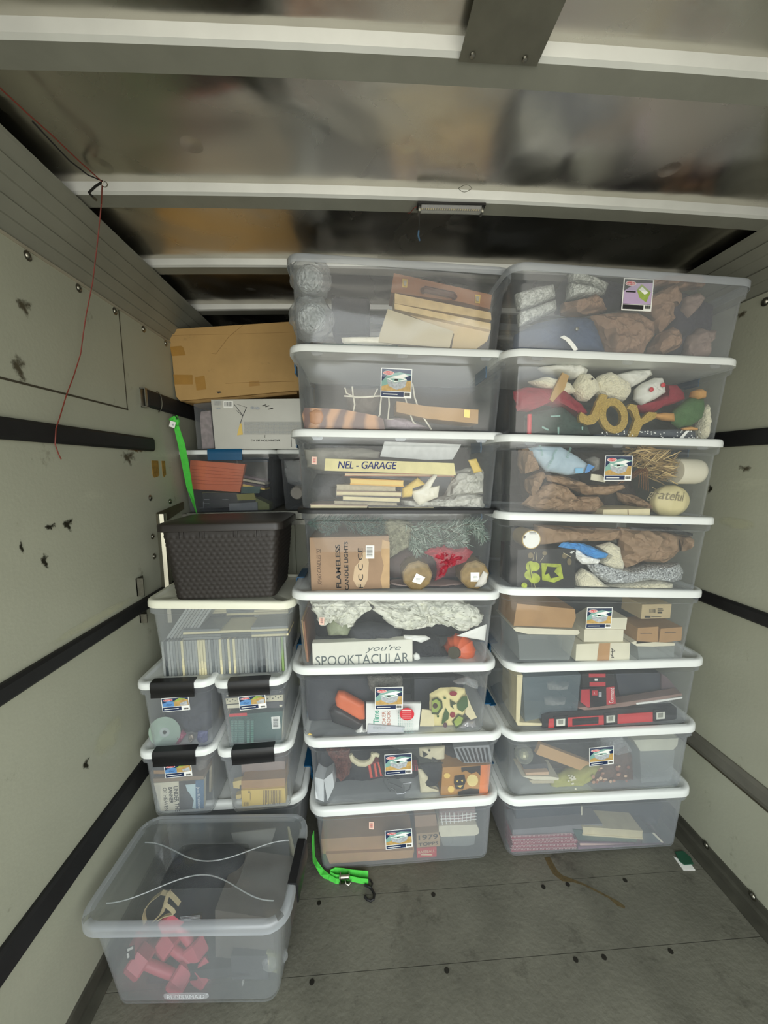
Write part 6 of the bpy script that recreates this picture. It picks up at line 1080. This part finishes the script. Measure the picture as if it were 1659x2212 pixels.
slab('dark_binder', 'r2', [(200, 520), (580, 512), (582, 600), (520, 620), (200, 640)], Y1 + .06, .08, mat('navy_binder', '#2d3640', .6, var=.08), 'dark navy binder at the back left of the lowest right bin', 'binder')
slab('dark_binder', 'r2', [(590, 512), (1070, 495), (1060, 620), (750, 610), (680, 600)], Y1 + .09, .08, mat('navy_binder2', '#343b45', .6, var=.12), 'dark slate binder at the back right of the lowest right bin', 'binder')
slab('ruler', 'r2', [(577, 514), (585, 514), (584, 598), (577, 598)], Y1 + .055, .003, creamw, 'upright cream ruler between the two dark binders', 'ruler')
slab('grey_sheet', 'r2', [(180, 650), (560, 620), (700, 615), (700, 640), (540, 672), (180, 682)], Y1 + .01, .1, mat('grey_sheet', '#7a7a7c', .6), 'grey paper stack on top of the spiral notebooks', 'paper')
use(None)
# ------------------------------------------------------------------ woven basket
bw = mat('espresso_plastic', '#1f1a17', .42, var=.12, scale=20)
A, B = at(330, 1142, 1.42), at(611, 1150, 1.42); A2, B2 = at(362, 1297, 1.42), at(586, 1299, 1.42); zb = 1.207; zt = (A.z+B.z)/2
cx = (A.x+B.x)/2; W = B.x-A.x; D = .32; bk_ = empty('woven_basket', (cx, 1.42 + D/2, zb), 'dark brown woven-look basket with a lid on the cream-lidded bin', 'basket')
mb = MB(); H = zt - zb; w0, w1 = (B2.x-A2.x)*.99, W - .035
wv = bpy.data.materials.new('basket_weave'); wv.use_nodes = True; n = wv.node_tree; b = n.nodes['Principled BSDF']; b.inputs['Base Color'].default_value = S('#1f1a17') + (1,); b.inputs['Roughness'].default_value = .55
NX, NZ = 22, 16; rings = []
for i in range(NZ*3 + 1):   # real woven relief: bulges alternate from row to row
    t = i/(NZ*3); row = int(t*NZ); ww = w0 + (w1-w0)*t; dd = D - .05 + .03*t; base = rrect(ww, dd, .03, H*t, 6)
    P = []; m_ = len(base); c_ = V(0, 0, H*t)
    dense = []
    for k in range(m_):
        a, b2 = base[k], base[(k+1) % m_]; L = (b2-a).length; q = max(1, round(L/.0042))
        dense += [a.lerp(b2, j/q) for j in range(q)]
    rings.append(dense)
n0 = min(len(r) for r in rings)
def resamp(r, n):
    L = [0]; 
    for k in range(len(r)): L.append(L[-1] + (r[(k+1) % len(r)] - r[k]).length)
    out_ = []; j = 0
    for k in range(n):
        d = L[-1]*k/n
        while L[j+1] < d: j += 1
        u = (d - L[j])/max(1e-9, L[j+1]-L[j]); out_.append(r[j].lerp(r[(j+1) % len(r)], u))
    return out_
n0 = 300; R2 = []
for i, r in enumerate(rings):
    q = resamp(r, n0); t = i/(NZ*3); row = int(t*NZ - 1e-6); fz = math.sin(PI*((t*NZ) % 1)); out_ = []
    for k, p in enumerate(q):
        ph = k/n0*60 + (.5 if row % 2 else 0); bl = abs(math.sin(PI*ph)); a, b2 = q[k-1], q[(k+1) % n0]; tt = (b2-a).normalized(); nn = V(tt.y, -tt.x, 0)
        edge = 1 if .02 < t < .93 else 0
        out_.append(p + nn*(.0024*bl*fz*edge))
    R2.append(out_)
mb.loft(R2, wv); mb.build('body', bk_, smooth=60, xf=1)
mb = MB(); Dl = D
mb.loft([rrect(W-.01, Dl-.01, .03, H-.004), rrect(W, Dl, .035, H-.002), rrect(W, Dl, .035, H+.02), rrect(W-.006, Dl-.006, .033, H+.025), rrect(W-.05, Dl-.05, .03, H+.03), rrect(W*.6, Dl*.6, .03, H+.034), rrect(W*.3, Dl*.3, .03, H+.034)], bw); mb.build('lid', bk_, smooth=35, xf=1)
for u in (-.30, -.14, .12, .30):
    mb = MB()
    for s_ in (-.008, .008): mb.box((W*u + s_ - .0018, -D/2 + .006, H - .028), (W*u + s_ + .0018, -D/2 + .02, H - .002), bw)
    mb.box((W*u - .008, -D/2 + .01, H - .026), (W*u + .008, -D/2 + .02, H - .022), bw); mb.build('lid_clip', bk_, xf=1)
# ------------------------------------------------------------------ disc cases in the cream-lidded bin
cg = [mat('case_grey_%d' % k, h, .3, var=.1, scale=60) for k, h in enumerate(('#7f8484', '#969a98', '#6a7072', '#8b8e8a'))]; cw = mat('case_cream', '#d8cfa8', .5, var=.04); cgn = mat('case_green', '#7f9a5e', .5); cblk = mat('case_dark', '#3c4245', .4, var=.1)
def casemesh(m, w=.0102):
    mb = MB(); e_ = .0006; mb.box((-w/2 + e_, 0, 0), (w/2 - e_, .125, .142), m, .001); me_ = mb.build('disc_case', base=(0, 0, 0)); me = me_.data; bpy.data.objects.remove(me_); return me
ORD = ['lowest', 'second from bottom', 'third from bottom', 'fourth from bottom', 'fifth from bottom', 'sixth from bottom', 'seventh from bottom', 'eighth from bottom', 'ninth from bottom']
CM = {k: casemesh(m) for k, m in (('g0', cg[0]), ('g1', cg[1]), ('g2', cg[2]), ('g3', cg[3]), ('c', cw), ('n', cgn), ('d', cblk))}
def case(kind, loc, rot, label, group):
    o = bpy.data.objects.new('disc_case', CM[kind]); COL.objects.link(o); o.location = loc; o.rotation_euler = rot; tag(o, label, 'disc case', group)
NM = {'g': 'grey-edged', 'c': 'cream-edged', 'n': 'green-edged', 'd': 'dark-edged'}
R_ = random.Random(5); x = pt('l', 300, 1400, 1.455).x; xe = pt('l', 1405, 1400, 1.455).x; z0 = .888 + .0085; k = 0
while x < xe:
    cx_ = 1; px_ = (x - pt('l', 0, 1400, 1.455).x)/msc('l', 500, 1400, 1.455)
    kind = 'c' if any(abs(px_ - q) < w_ for q, w_ in ((470, 8), (640, 36), (820, 9), (885, 9), (942, 14))) else ('n' if 1355 < px_ < 1395 else R_.choice(('g0', 'g1', 'g2', 'g3', 'g1', 'd')))
    side = 'left of the wide cream block' if px_ < 600 else 'right of the wide cream block'
    if kind == 'c': lb = 'cream-edged disc case standing upright in the cream-lidded bin'; g = 'upright cream-edged disc cases'
    elif kind == 'n': lb = 'green-edged disc case standing at the right end of the upright row'; g = 'upright green-edged disc cases'
    else: lb = 'grey disc case standing upright in the bottom row, ' + side; g = 'upright grey disc cases ' + side
    case(kind, (x, 1.455 + R_.uniform(0, .002), z0), (0, R_.uniform(-.004, .004), 0), lb, g); x += .0103; k += 1
zt_ = z0 + .1435
for (x0_, n_, y_, nm, cs) in ((475, 4, 1.458, 'left front', (2,)), (765, 3, 1.462, 'middle front', (2,)), (1090, 4, 1.46, 'right front', (0, 2))):
    xl = pt('l', x0_, 1220, y_).x
    for q in range(n_): case('c' if q in cs else R_.choice(('g0', 'g2', 'd')), (xl + .142, y_ + R_.uniform(0, .004), zt_ + .0052 + q*.0104), (0, -PI/2, 0), '%s flat disc case in the %s pile, above the upright row' % (ORD[q], nm), 'flat disc cases, %s pile' % nm)
for (x0_, n_, y_, nm, cs) in ((560, 8, 1.585, 'left rear', (5, 6)), (850, 9, 1.588, 'middle rear', (2, 4, 8)), (1120, 9, 1.586, 'right rear', (4, 5, 8))):
    xl = pt('l', x0_, 1140, y_).x
    for q in range(n_): case('c' if q in cs else R_.choice(('g0', 'g2', 'd', 'g1')), (xl + .142, y_ + R_.uniform(0, .004), zt_ + .0052 + q*.0104), (0, -PI/2, 0), '%s flat disc case in the %s pile, bin of discs' % (ORD[q], nm), 'flat disc cases, %s pile' % nm)
ORD2 = ['leftmost', 'second from left', 'third from left', 'fourth from left', 'fifth from left', 'sixth from left', 'seventh from left', 'rightmost']
for q in range(8):
    case(R_.choice(('g1', 'g3')), (pt('l', 330 + q*1, 1240, 1.47).x + q*.0125, 1.475, zt_ + .002), (0, .62, 0), '%s of the disc cases leaning at the left, bin of discs' % ORD2[q], 'leaning disc cases')
# ------------------------------------------------------------------ small black-latched bins
use('S1')
mb = MB(); c0 = pt('s', 313, 630, 1.4422); nd = V(.02, -1, .10).normalized(); rd = .0605
discm = bpy.data.materials.new('disc_foil'); discm.use_nodes = True; n = discm.node_tree; b = n.nodes['Principled BSDF']; b.inputs['Metallic'].default_value = .75; b.inputs['Roughness'].default_value = .28; b.inputs['Base Color'].default_value = (.55, .72, .62, 1)
mb.lathe(c0 - nd*.0012, nd, [(.0075, 0), (rd, 0), (rd, .0012), (.0075, .0012), (.0075, 0)], discm, 48, False); dk = T(mb, 'compact_disc', 'shiny bare disc leaning in the upper left small bin', 'disc', smooth=30)
mb = MB(); mb.lathe(c0 - nd*.0014, nd, [(.0076, 0), (.019, 0), (.019, .0017), (.0076, .0017), (.0076, 0)], mat('disc_hub', '#a9b3b0', .3, var=.05), 32, False); mb.build('hub_ring', dk, smooth=30, label='grey hub ring')
puff('dark_clothing', 's', [(190, 300), (560, 290), (740, 300), (720, 560), (690, 740), (500, 775), (250, 770), (180, 640)], 1.472, .2, mat('indigo_cloth', '#2b2d3a', .9, var=.35, scale=9), 'dark indigo clothing behind the shiny disc', 'clothing', amp=.02, fr=10)
puff('pink_beads', 's', [(420, 650), (460, 635), (490, 670), (440, 750), (410, 770), (400, 730)], 1.4428, .03, mat('magenta', '#8c2f52', .4, var=.4, scale=60), 'magenta beads right of the shiny disc', 'beads', amp=.008, fr=60)
puff('blue_trinket', 's', [(600, 640), (690, 635), (690, 760), (610, 775), (590, 700)], 1.4428, .03, mat('violet_print', '#3c3f74', .5, var=.4, scale=40), 'violet blue trinket at the lower right of the disc bin', 'trinket', amp=.006, fr=60)
puff('silver_trinket', 's', [(520, 660), (560, 650), (575, 700), (545, 735), (520, 710)], 1.4426, .015, mat('pewter', '#8a8072', .4, .6, var=.3), 'pewter trinket between the magenta beads and violet trinket', 'trinket', amp=.006, fr=60)
use('S2'); spot = mat('spotted_cream', '#cfc8ac', .6, var=.04)
tb_ = slab('hardback_book', 's', [(885, 478), (1370, 440), (1380, 748), (915, 782)], 1.4428, .03, mat('teal_back', '#2e534e', .5, var=.06), 'teal hardback back cover with a barcode, facing front', 'book', items=[('p', [(1268, 492), (1345, 486), (1352, 595), (1276, 600)], lwhite)] + [('r', 1286, 500 + q*11, 1332, 505 + q*11, lblk) for q in range(8)] + [('p', [(890, 465), (1050, 455), (1052, 482), (892, 492)], lred)]
     + [('r', x, y, x + 26, y + 3, lteal) for x in (905, 940, 975, 1000, 1050, 1085) for y in range(520, 720, 9)])
slab('spotted_book', 's', [(858, 328), (1390, 292), (1395, 345), (860, 378)], 1.4522, .1, spot, 'cream book spine with dark spots, upper right small bin', 'book', items=[('e', R_.uniform(870, 1385), 0, 5, 4, lblk) for k in range(0)] + [('e', 875 + 24*k, 345 - 24*k*.066 + (8 if k % 2 else -5), 6, 5, lblk) for k in range(22)])
slab('grey_book', 's', [(872, 385), (1395, 352), (1400, 362), (1398, 410), (875, 418)], 1.4524, .1, charc, 'charcoal book between the spotted spine and the teal hardback', 'book', items=[('p', [(875, 385), (985, 378), (985, 410), (876, 416)], creamw), ('e', 1355, 392, 14, 9, creamw)])
slab('grey_book', 's', [(860, 285), (1395, 245), (1395, 290), (860, 325)], 1.4526, .1, charc, 'charcoal book with pale numbers, topmost in the upper right small bin', 'book', items=[('t', '64', 1350, 266, 18, creamw, 2), ('r', 868, 298, 940, 306, creamw)])
slab('hardback_book', 's', [(850, 375), (880, 372), (925, 782), (895, 785)], 1.462, .1, mat('peach_edge', '#bda28c', .6), 'peach-edged book standing at the left of the teal hardback', 'book')
slab('hardback_book', 's', [(1372, 435), (1385, 434), (1392, 745), (1380, 748)], 1.452, .1, creamw, 'cream-edged book standing at the right of the teal hardback', 'book')
use(None)
slab('tan_folder', 's', [(765, 250), (800, 280), (835, 560), (765, 640)], 1.60, .2, mat('manila', '#b59a62', .7), 'manila folder standing between the two upper small bins', 'folder')
use('S3')
hb = slab('paperback', 's', [(205, 1088), (665, 1052), (668, 1362), (215, 1378)], 1.4426, .022, creamw, 'paperback titled Under the Banner of Heaven with a sky photo, standing sideways', 'book', items=[
    ('p', [(440, 1070), (665, 1052), (668, 1362), (450, 1370)], mat('mountain', '#43403c', .6, var=.3, scale=30)), ('p', [(500, 1100), (590, 1092), (598, 1330), (560, 1310), (575, 1240), (540, 1180), (515, 1150)], mat('sky_pale', '#bcd2d4', .6)), ('p', [(590, 1062), (665, 1054), (668, 1362), (596, 1364)], mat('sky_blue', '#4f6f8c', .6, var=.1)),
    ('t', 'UNDER THE', 420, 1228, 40, lblk, -90, {'w': 255, 'bold': .0003}), ('t', 'BANNER', 370, 1195, 34, lblk, -90, {'w': 165, 'bold': .0003}), ('t', 'OF HEAVEN', 322, 1232, 34, lblk, -90, {'w': 235}), ('t', 'Jon Krakauer', 618, 1222, 34, lwhite, -90, {'w': 235})] + [('r', 225 + 9*k, 1100, 227 + 9*k, 1360, lgrey) for k in range(6)], pname='cover_print')
slab('thin_book', 's', [(185, 1048), (660, 1020), (668, 1048), (205, 1082)], 1.4428, .1, mat('spine_tan', '#8d7a62', .6), 'tan book edge lying on top of the upright paperback', 'book')
for y, m, lb in ((910, card, 'tan'), (942, charc, 'charcoal'), (975, card, 'second tan'), (1008, charc, 'second charcoal')):
    slab('thin_book', 's', [(170, y), (320, y - 4), (320, y + 27), (172, y + 30)], 1.4524, .12, m, '%s book edge in the pile left of the sticker, lower left small bin' % lb, 'book')
puff('brown_cloth', 's', [(560, 880), (650, 880), (690, 900), (680, 1020), (600, 1020), (570, 950)], 1.472, .1, mat('taupe_cloth'), 'taupe cloth right of the sticker, lower left small bin', 'cloth')
use('S4')
slab('yellow_book', 's', [(1000, 1152), (1392, 1130), (1402, 1315), (1010, 1340)], 1.4428, .04, yel, 'yellow book with small print and a barcode, lower right small bin', 'book', items=barcode(1020, 1250, 55, 48, mat('pencil'), yel) + [('r', 1200 + 14*k, 1150, 1205 + 14*k, 1300 - (k % 3)*20, mat('pencil')) for k in range(12)] + [('e', 1070, 1165, 8, 7, mat('pencil')), ('r', 1080, 1170, 1083, 1240, mat('pencil'))])
slab('brown_box', 's', [(1000, 1065), (1390, 1040), (1392, 1128), (1000, 1150)], 1.4525, .15, card, 'tan box lying right on top of the yellow book', 'box')
slab('brown_box', 's', [(1000, 900), (1390, 890), (1390, 1038), (1005, 1062)], 1.50, .15, mat('rose_box', '#8f7d74', .7), 'rose brown box at the top of the lower right small bin', 'box', items=lines(1070, 980, 50, 1, 8, 6, lblk) + lines(1150, 975, 50, 1, 8, 6, lblk))
slab('yellow_tabs', 's', [(925, 1075), (1000, 1060), (1000, 1100), (985, 1105), (985, 1135), (930, 1128)], 1.4522, .02, mat('pale_yellow', '#d4bd7c', .7), 'pale yellow sticky tabs upper left of the yellow book', 'tabs')
slab('yellow_tabs', 's', [(950, 1195), (1000, 1185), (1000, 1222), (955, 1228)], 1.4522, .02, mat('pale_yellow'), 'pale yellow sticky tab at the left edge of the yellow book', 'tabs')
use('S3')
slab('thin_book', 's', [(715, 930), (735, 930), (740, 1330), (722, 1335)], 1.52, .12, gp, 'pale book edge seen through the side of the lower left small bin', 'book')
# ------------------------------------------------------------------ attic shelf
Yc = 2.0; use(None)
cbx = empty('cardboard_box', pt('at', 900, 800, Yc), 'large scuffed cardboard box lying across the attic boxes', 'box')
Lb = [(345, 133), (1560, 55), (1560, 690), (420, 790), (385, 750), (370, 640), (350, 400), (310, 180)]
kb = mat('scuffed_kraft', '#b08e58', .7, var=.08, scale=7, bump=.15, bscale=40); scuffs(kb, '#6b5738', (.6, .72), 7, (1, 1, 2), .5)
mb = MB(); mb.prism(pts('at', Lb, Yc), V(0, .45, .0), kb); mb.build('carton', cbx)
tpm = mat('parcel_tape', '#a07838', .35)
for q, L in enumerate(([(330, 295), (430, 285), (450, 300), (472, 370), (345, 380)], [(358, 550), (535, 552), (538, 640), (372, 640)], [(556, 575), (645, 558), (662, 685), (572, 695)], [(1055, 615), (1145, 605), (1155, 650), (1060, 660)])):
    mb = MB(); mb.prism(pts('at', L, Yc - .001), V(0, .0008, 0), tpm); mb.build('parcel_tape', cbx, label='shiny brown parcel tape patch')
face_print(cbx, 'at', Yc, [('l', [(350, 190), (700, 180), (1000, 175), (1450, 160)], 2, mat('fold_line', '#8a6c40', .8)), ('l', [(700, 350), (750, 360), (870, 200), (1000, 95)], 3, mat('fold_line')), ('l', [(840, 630), (1480, 610)], 3, mat('fold_line')), ('p', [(755, 708), (790, 705), (805, 715), (770, 722)], lblk)], 'crease_lines')
puff('flap_edge', 'at', [(400, 775), (900, 750), (1490, 690), (1490, 725), (900, 785), (560, 810), (420, 795)], Yc + .012, .03, mat('torn_flap', '#8d7145', .8, var=.2), 'torn lower flap edge under the big cardboard box', 'flap', amp=.004)
bb = slab('game_box', 'at', [(705, 780), (1560, 770), (1560, 1232), (745, 1235)], Yc + .005, .12, mat('silver_box', '#bdbcb3', .4, .15, var=.06, scale=6), 'silver-white badminton set box lying upside down', 'box', items=barcode(820, 792, 88, 62) + [
    ('l', [(920, 825), (998, 925), (975, 998)], 5, charc), ('l', [(1032, 848), (1000, 925)], 5, charc), ('l', [(940, 880), (998, 930)], 4, charc), ('l', [(940, 820), (1030, 850)], 2, charc), ('p', [(970, 1000), (985, 998), (998, 1100), (945, 1108)], yel), ('e', 1085, 855, 20, 13, lgrey), ('e', 1130, 858, 22, 13, lgrey), ('l', [(1175, 836), (1212, 826)], 6, lblk), ('l', [(1205, 845), (1240, 834)], 6, lblk), ('l', [(1230, 868), (1275, 858)], 6, lblk),
    ('t', 'BADMINTON (61 in.)', 1205, 1152, 22, lblk, 180, {'w': 265}), ('l', [(1440, 1120), (1445, 1215)], 3, lblk), ('l', [(1200, 1105), (1200, 1130)], 3, lblk), ('r', 755, 855, 790, 865, lgrey)] + [('r', 1010, 985 + 12*k, 1560, 987 + 12*k, lgrey) for k in range(10)] + [('r', 1010 + 14*k, 985, 1012 + 14*k, 1100, lgrey) for k in range(38)] + lines(730, 790, 80, 4, 12, 4, lgrey))
pb2 = empty('letter_bin', pt('at', 640, 1235, Yc + .03), 'hazy clear bin of papers behind the left end of the badminton box', 'bin')
mb = MB(); mb.prism(pts('at', [(545, 820), (720, 800), (750, 1235), (582, 1235)], Yc + .03), V(0, .3, 0), PPm); mb.build('body', pb2)
slab('paper_stack', 'at', [(612, 890), (700, 880), (735, 1225), (625, 1230), (605, 960)], Yc + .06, .2, mat('dusty_paper', '#8f8383', .8, var=.25, scale=40), 'dusty pink paper stack inside the hazy attic bin', 'paper')
use('A1')
pf = slab('pleated_file', 'at', [(515, 1335), (1018, 1372), (970, 1630), (505, 1600)], 2.045, .03, mat('orange_file', '#d0683c', .55, var=.05), 'bright orange pleated file behind the green strap', 'file')
face_print(pf, 'at', 2.045, [('l', [(525, 1385 + k*32), (720, 1400 + k*32), (1000, 1430 + k*26)], 3, mat('file_crease', '#a84f2c', .6)) for k in range(6)], 'creases')
for k, (y, m, lb) in enumerate(((1475, mat('plum_edge', '#5a4750', .7), 'plum'), (1505, gp, 'grey'), (1535, mat('plum_edge'), 'lower plum'), (1555, yel, 'yellow'))):
    slab('magazine', 'at', [(1000, y), (1200, y + 40), (1200, y + 56), (995, y + 20)], 2.06, .12, m, '%s magazine edge right of the orange pleated file' % lb, 'magazine')
slab('green_folder', 'at', [(985, 1580), (1160, 1575), (1150, 1640), (980, 1640)], 2.055, .1, mat('bottle_green'), 'dark green folder right below the magazine edges, attic bin', 'folder')
slab('black_case', 'at', [(625, 1630), (950, 1640), (1110, 1650), (1120, 1760), (640, 1775)], 2.05, .12, blackpl, 'black case with white corner marks at the bottom of the blue-latched bin', 'case', items=[('l', [(628, 1640), (640, 1632), (940, 1628)], 6, mat('olive', '#6f6a38', .6)), ('l', [(600, 1775), (635, 1775), (635, 1715)], 3, lgrey), ('l', [(640, 1695), (690, 1695)], 3, lgrey), ('l', [(810, 1695), (865, 1695)], 3, lgrey), ('l', [(640, 1735), (690, 1735)], 3, lgrey)])
slab('green_box', 'at', [(1110, 1680), (1240, 1740), (1250, 1800), (1130, 1800)], 2.05, .1, mat('olive_box', '#6b7040', .7), 'olive green book at the lower right of the blue-latched bin', 'book')
slab('yellow_folder', 'at', [(940, 1650), (1100, 1640), (1120, 1700), (950, 1705)], 2.046, .02, mat('olive_yellow', '#8f8a48', .7), 'olive yellow booklet above the grey translucent case', 'booklet')
slab('grey_case', 'at', [(870, 1735), (1130, 1722), (1135, 1795), (875, 1800)], 2.043, .04, mat('smoke_case', '#6d7074', .4), 'smoky grey case at the bottom of the blue-latched bin', 'case')
use('A2')
mb = MB(); mb.lathe(pt('at', 1490, 1640, 2.05), (.1, 1, .1), [(.004, .0), (.030, .0), (.036, .012), (.036, .08)], mat('pale_roll', '#b3aba0', .7), 24); T(mb, 'paper_roll', 'pale roll seen end-on in the right attic bin', 'roll', smooth=40)
puff('plastic_bag', 'at', [(1330, 1330), (1520, 1340), (1560, 1450), (1540, 1600), (1400, 1550), (1350, 1450)], 2.05, .08, wrap, 'crinkled clear plastic bag above the pale roll, right attic bin', 'bag', amp=.012, fr=24)
# ------------------------------------------------------------------ foreground bin contents (seen through lid and front)
YF_ = 1.095; use(None)
def P3(x, y, Y): return pt('f', x, y, Y)
db = [((470, 1110), (700, 1040), 'pink dumbbell lying lowest left, its hex end facing front'), ((620, 930), (860, 1000), 'pink dumbbell crossing at the back of the group'), ((740, 1160), (900, 1080), 'pink dumbbell lying nearest the middle of the front wall')]
def hexp(c, ax, r, h, m, mb, rot=.3):
    ax = ax.normalized(); u = ax.orthogonal().normalized(); v = ax.cross(u); ring = lambda o, k: [c + ax*o + (u*math.cos(a+rot) + v*math.sin(a+rot))*r*k for a in [PI/3*j for j in range(6)]]
    mb.loft([ring(-h/2, .86), ring(-h/2 + .006, 1), ring(h/2 - .006, 1), ring(h/2, .86)], m)
for (a, b_, lb, ya, yb) in (((478, 1055), (742, 1160), 'pink vinyl dumbbell, lowest, lying across the front', 1.125, 1.13), ((655, 950), (895, 1125), 'pink vinyl dumbbell slanting down to the right behind the lowest one', 1.18, 1.145), ((700, 800), (830, 970), 'pink vinyl dumbbell topmost, just behind the front rim', 1.20, 1.185), ((545, 935), (690, 965), 'pink vinyl dumbbell at the back left of the group', 1.22, 1.21)):
    p, q = pt('f', *a, ya), pt('f', *b_, yb); ax = q - p; L = min(.18, max(.13, ax.length)); c = (p+q)/2; ax.normalize(); dmb = empty('dumbbell', c, lb, 'dumbbell', 'pink dumbbells')
    mb = MB(); mb.tube([c - ax*L/2, c - ax*.02, c + ax*.02, c + ax*L/2], [.014, .016, .016, .014], pinkd, 12); mb.build('handle', dmb, smooth=40)
    for s_ in (-1, 1): mb = MB(); hexp(c + ax*s_*L/2, (ax + V(0, -.25, 0)), .040, .055, pinkd, mb, .3 + s_*.4); mb.build('weight_head', dmb)
mb = MB(); mb.ball((-.59, 1.275, .165), .165, mat('black_bag', '#1d2025', .8, var=.1, scale=8), 18, .025, 7, 3, (1.1, .55, .95))
for v in mb.bm.verts: v.co.z = max(v.co.z, .03); v.co.x = max(v.co.x, -.79)
T(mb, 'duffel_bag', 'black soft bag filling the back left of the foreground bin', 'bag', smooth=50)
mb = MB(); mb.ball((-.70, 1.25, .14), .12, mat('black_bag'), 14, .015, 12, 8, (.85, .5, 1.15))
for v in mb.bm.verts: v.co.z = max(v.co.z, .02); v.co.x = max(v.co.x, -.80)
T(mb, 'black_cloth', 'black folded cloth at the lower left front of the foreground bin', 'cloth', smooth=50)
mb = MB(); mb.box((-.74, 1.115, .012), (-.36, 1.25, .045), mat('black_bag'), .012); T(mb, 'black_mat', 'black flat pad under the pink dumbbells', 'pad')
bxm = mat('grey_taupe_box', '#5f5a55', .6, var=.06); c = V(-.395, 1.22, .15)
mb = MB(); mb.obox(c, V(.115, -.015, -.01), V(.01, .09, .012), V(.012, -.015, .115), bxm); T(mb, 'grey_box', 'taupe grey box standing at the right inside the foreground bin', 'box')
mb = MB(); mb.obox(V(-.40, 1.145, .055), V(.06, -.004, .0), V(.004, .03, 0), V(0, 0, .045), charc); T(mb, 'dark_case', 'dark case on the floor of the foreground bin, right of the dumbbells', 'case')
mb = MB(); mb.obox(V(-.285, 1.30, .24), V(.004, .0, .0), V(-.025, .06, .01), V(0, -.01, .075), creamw); T(mb, 'white_card', 'white card with a line drawing, standing at the right rear of the foreground bin', 'card')
mb = MB(); mb.prism([V(-.53, 1.36, .30), V(-.36, 1.36, .31), V(-.38, 1.345, .25), V(-.47, 1.345, .24), V(-.51, 1.345, .25)], V(0, .004, 0), mat('grey_sheet2', '#8d8c84', .7)); T(mb, 'grey_paper', 'grey paper sheet at the back of the foreground bin', 'paper')
mb = MB(); st_ = mat('raffia', '#b8a984', .7, var=.15)
lp = [(515, 810), (505, 760), (520, 710), (560, 660), (620, 615), (675, 625), (710, 660), (735, 690)]
mb.ribbon([P3(x, y, 1.165) for x, y in lp], V(.002, .006, .002), .0018, st_); mb.ribbon([P3(x, y, 1.16) for x, y in ((665, 610), (650, 660), (640, 700), (620, 750), (575, 795))], V(.005, .004, .001), .003, st_); mb.ribbon([P3(x, y, 1.158) for x, y in ((640, 690), (690, 730), (700, 750), (640, 765), (600, 790))], V(.004, .004, .001), .003, st_)
T(mb, 'raffia_bow', 'beige raffia loop and bow on top of the pink dumbbells', 'ribbon', smooth=30)
mb = MB(); o = P3(815, 745, 1.20); mb.obox(o, V(.036, 0, 0), V(0, .012, .004), V(0, -.003, .010), mat('printed_strip', '#3a3836', .5)); pr_ = T(mb, 'printed_strip', 'dark strip with rows of small white print beside the raffia bow', 'label')
mb = MB()
for k in range(4): mb.obox(o + V(0, -.016, .007 - k*.005), V(.033, 0, 0), V(0, .0004, 0), V(0, 0, .0009), lgrey)
mb.build('print_rows', pr_)
mb = MB(); mb.puff([P3(x, y, 1.10) for x, y in ((1065, 1255), (1120, 1235), (1130, 1220), (1145, 1240), (1240, 1260), (1250, 1300), (1160, 1312), (1085, 1312))], 1.10, .03, lwhite, .008, 40); T(mb, 'torn_paper', 'torn white paper in the lower right corner of the foreground bin', 'paper')
mb = MB(); mb.prism([P3(x, y, 1.115) for x, y in ((1290, 1000), (1385, 1005), (1380, 1140), (1268, 1110))], V(0, .01, 0), mat('olive_card', '#7d8062', .7)); og = T(mb, 'olive_card', 'olive card with pale print at the right inside the foreground bin', 'card')
face_print(og, 'f', 1.115, [('p', [(1285, 1045), (1308, 1048), (1302, 1115), (1275, 1105)], cream)], 'print')
mb = MB(); mb.prism([P3(x, y, 1.10) for x, y in ((398, 980), (435, 962), (437, 975), (402, 995))], V(0, .002, 0), lwhite); mb.prism([P3(x, y, 1.10) for x, y in ((396, 1010), (408, 1005), (412, 1030), (402, 1040))], V(0, .002, 0), lwhite); mb.prism([P3(x, y, 1.1015) for x, y in ((392, 975), (445, 955), (445, 1045), (392, 1050))], V(0, .0016, 0), mat('black_bag')); T(mb, 'label_patch', 'small black patch with white marks left of the pink dumbbells', 'patch')
mb = MB(); mb.ball((-.335, 1.14, .06), .045, wrap, 10, .012, 24, 4, (1, .8, 1)); T(mb, 'plastic_bag', 'clear crinkled bag at the right front corner inside the foreground bin', 'bag')
for o in list(bpy.data.objects):
    for kk in ('H', '_'):
        if kk in o: del o[kk]
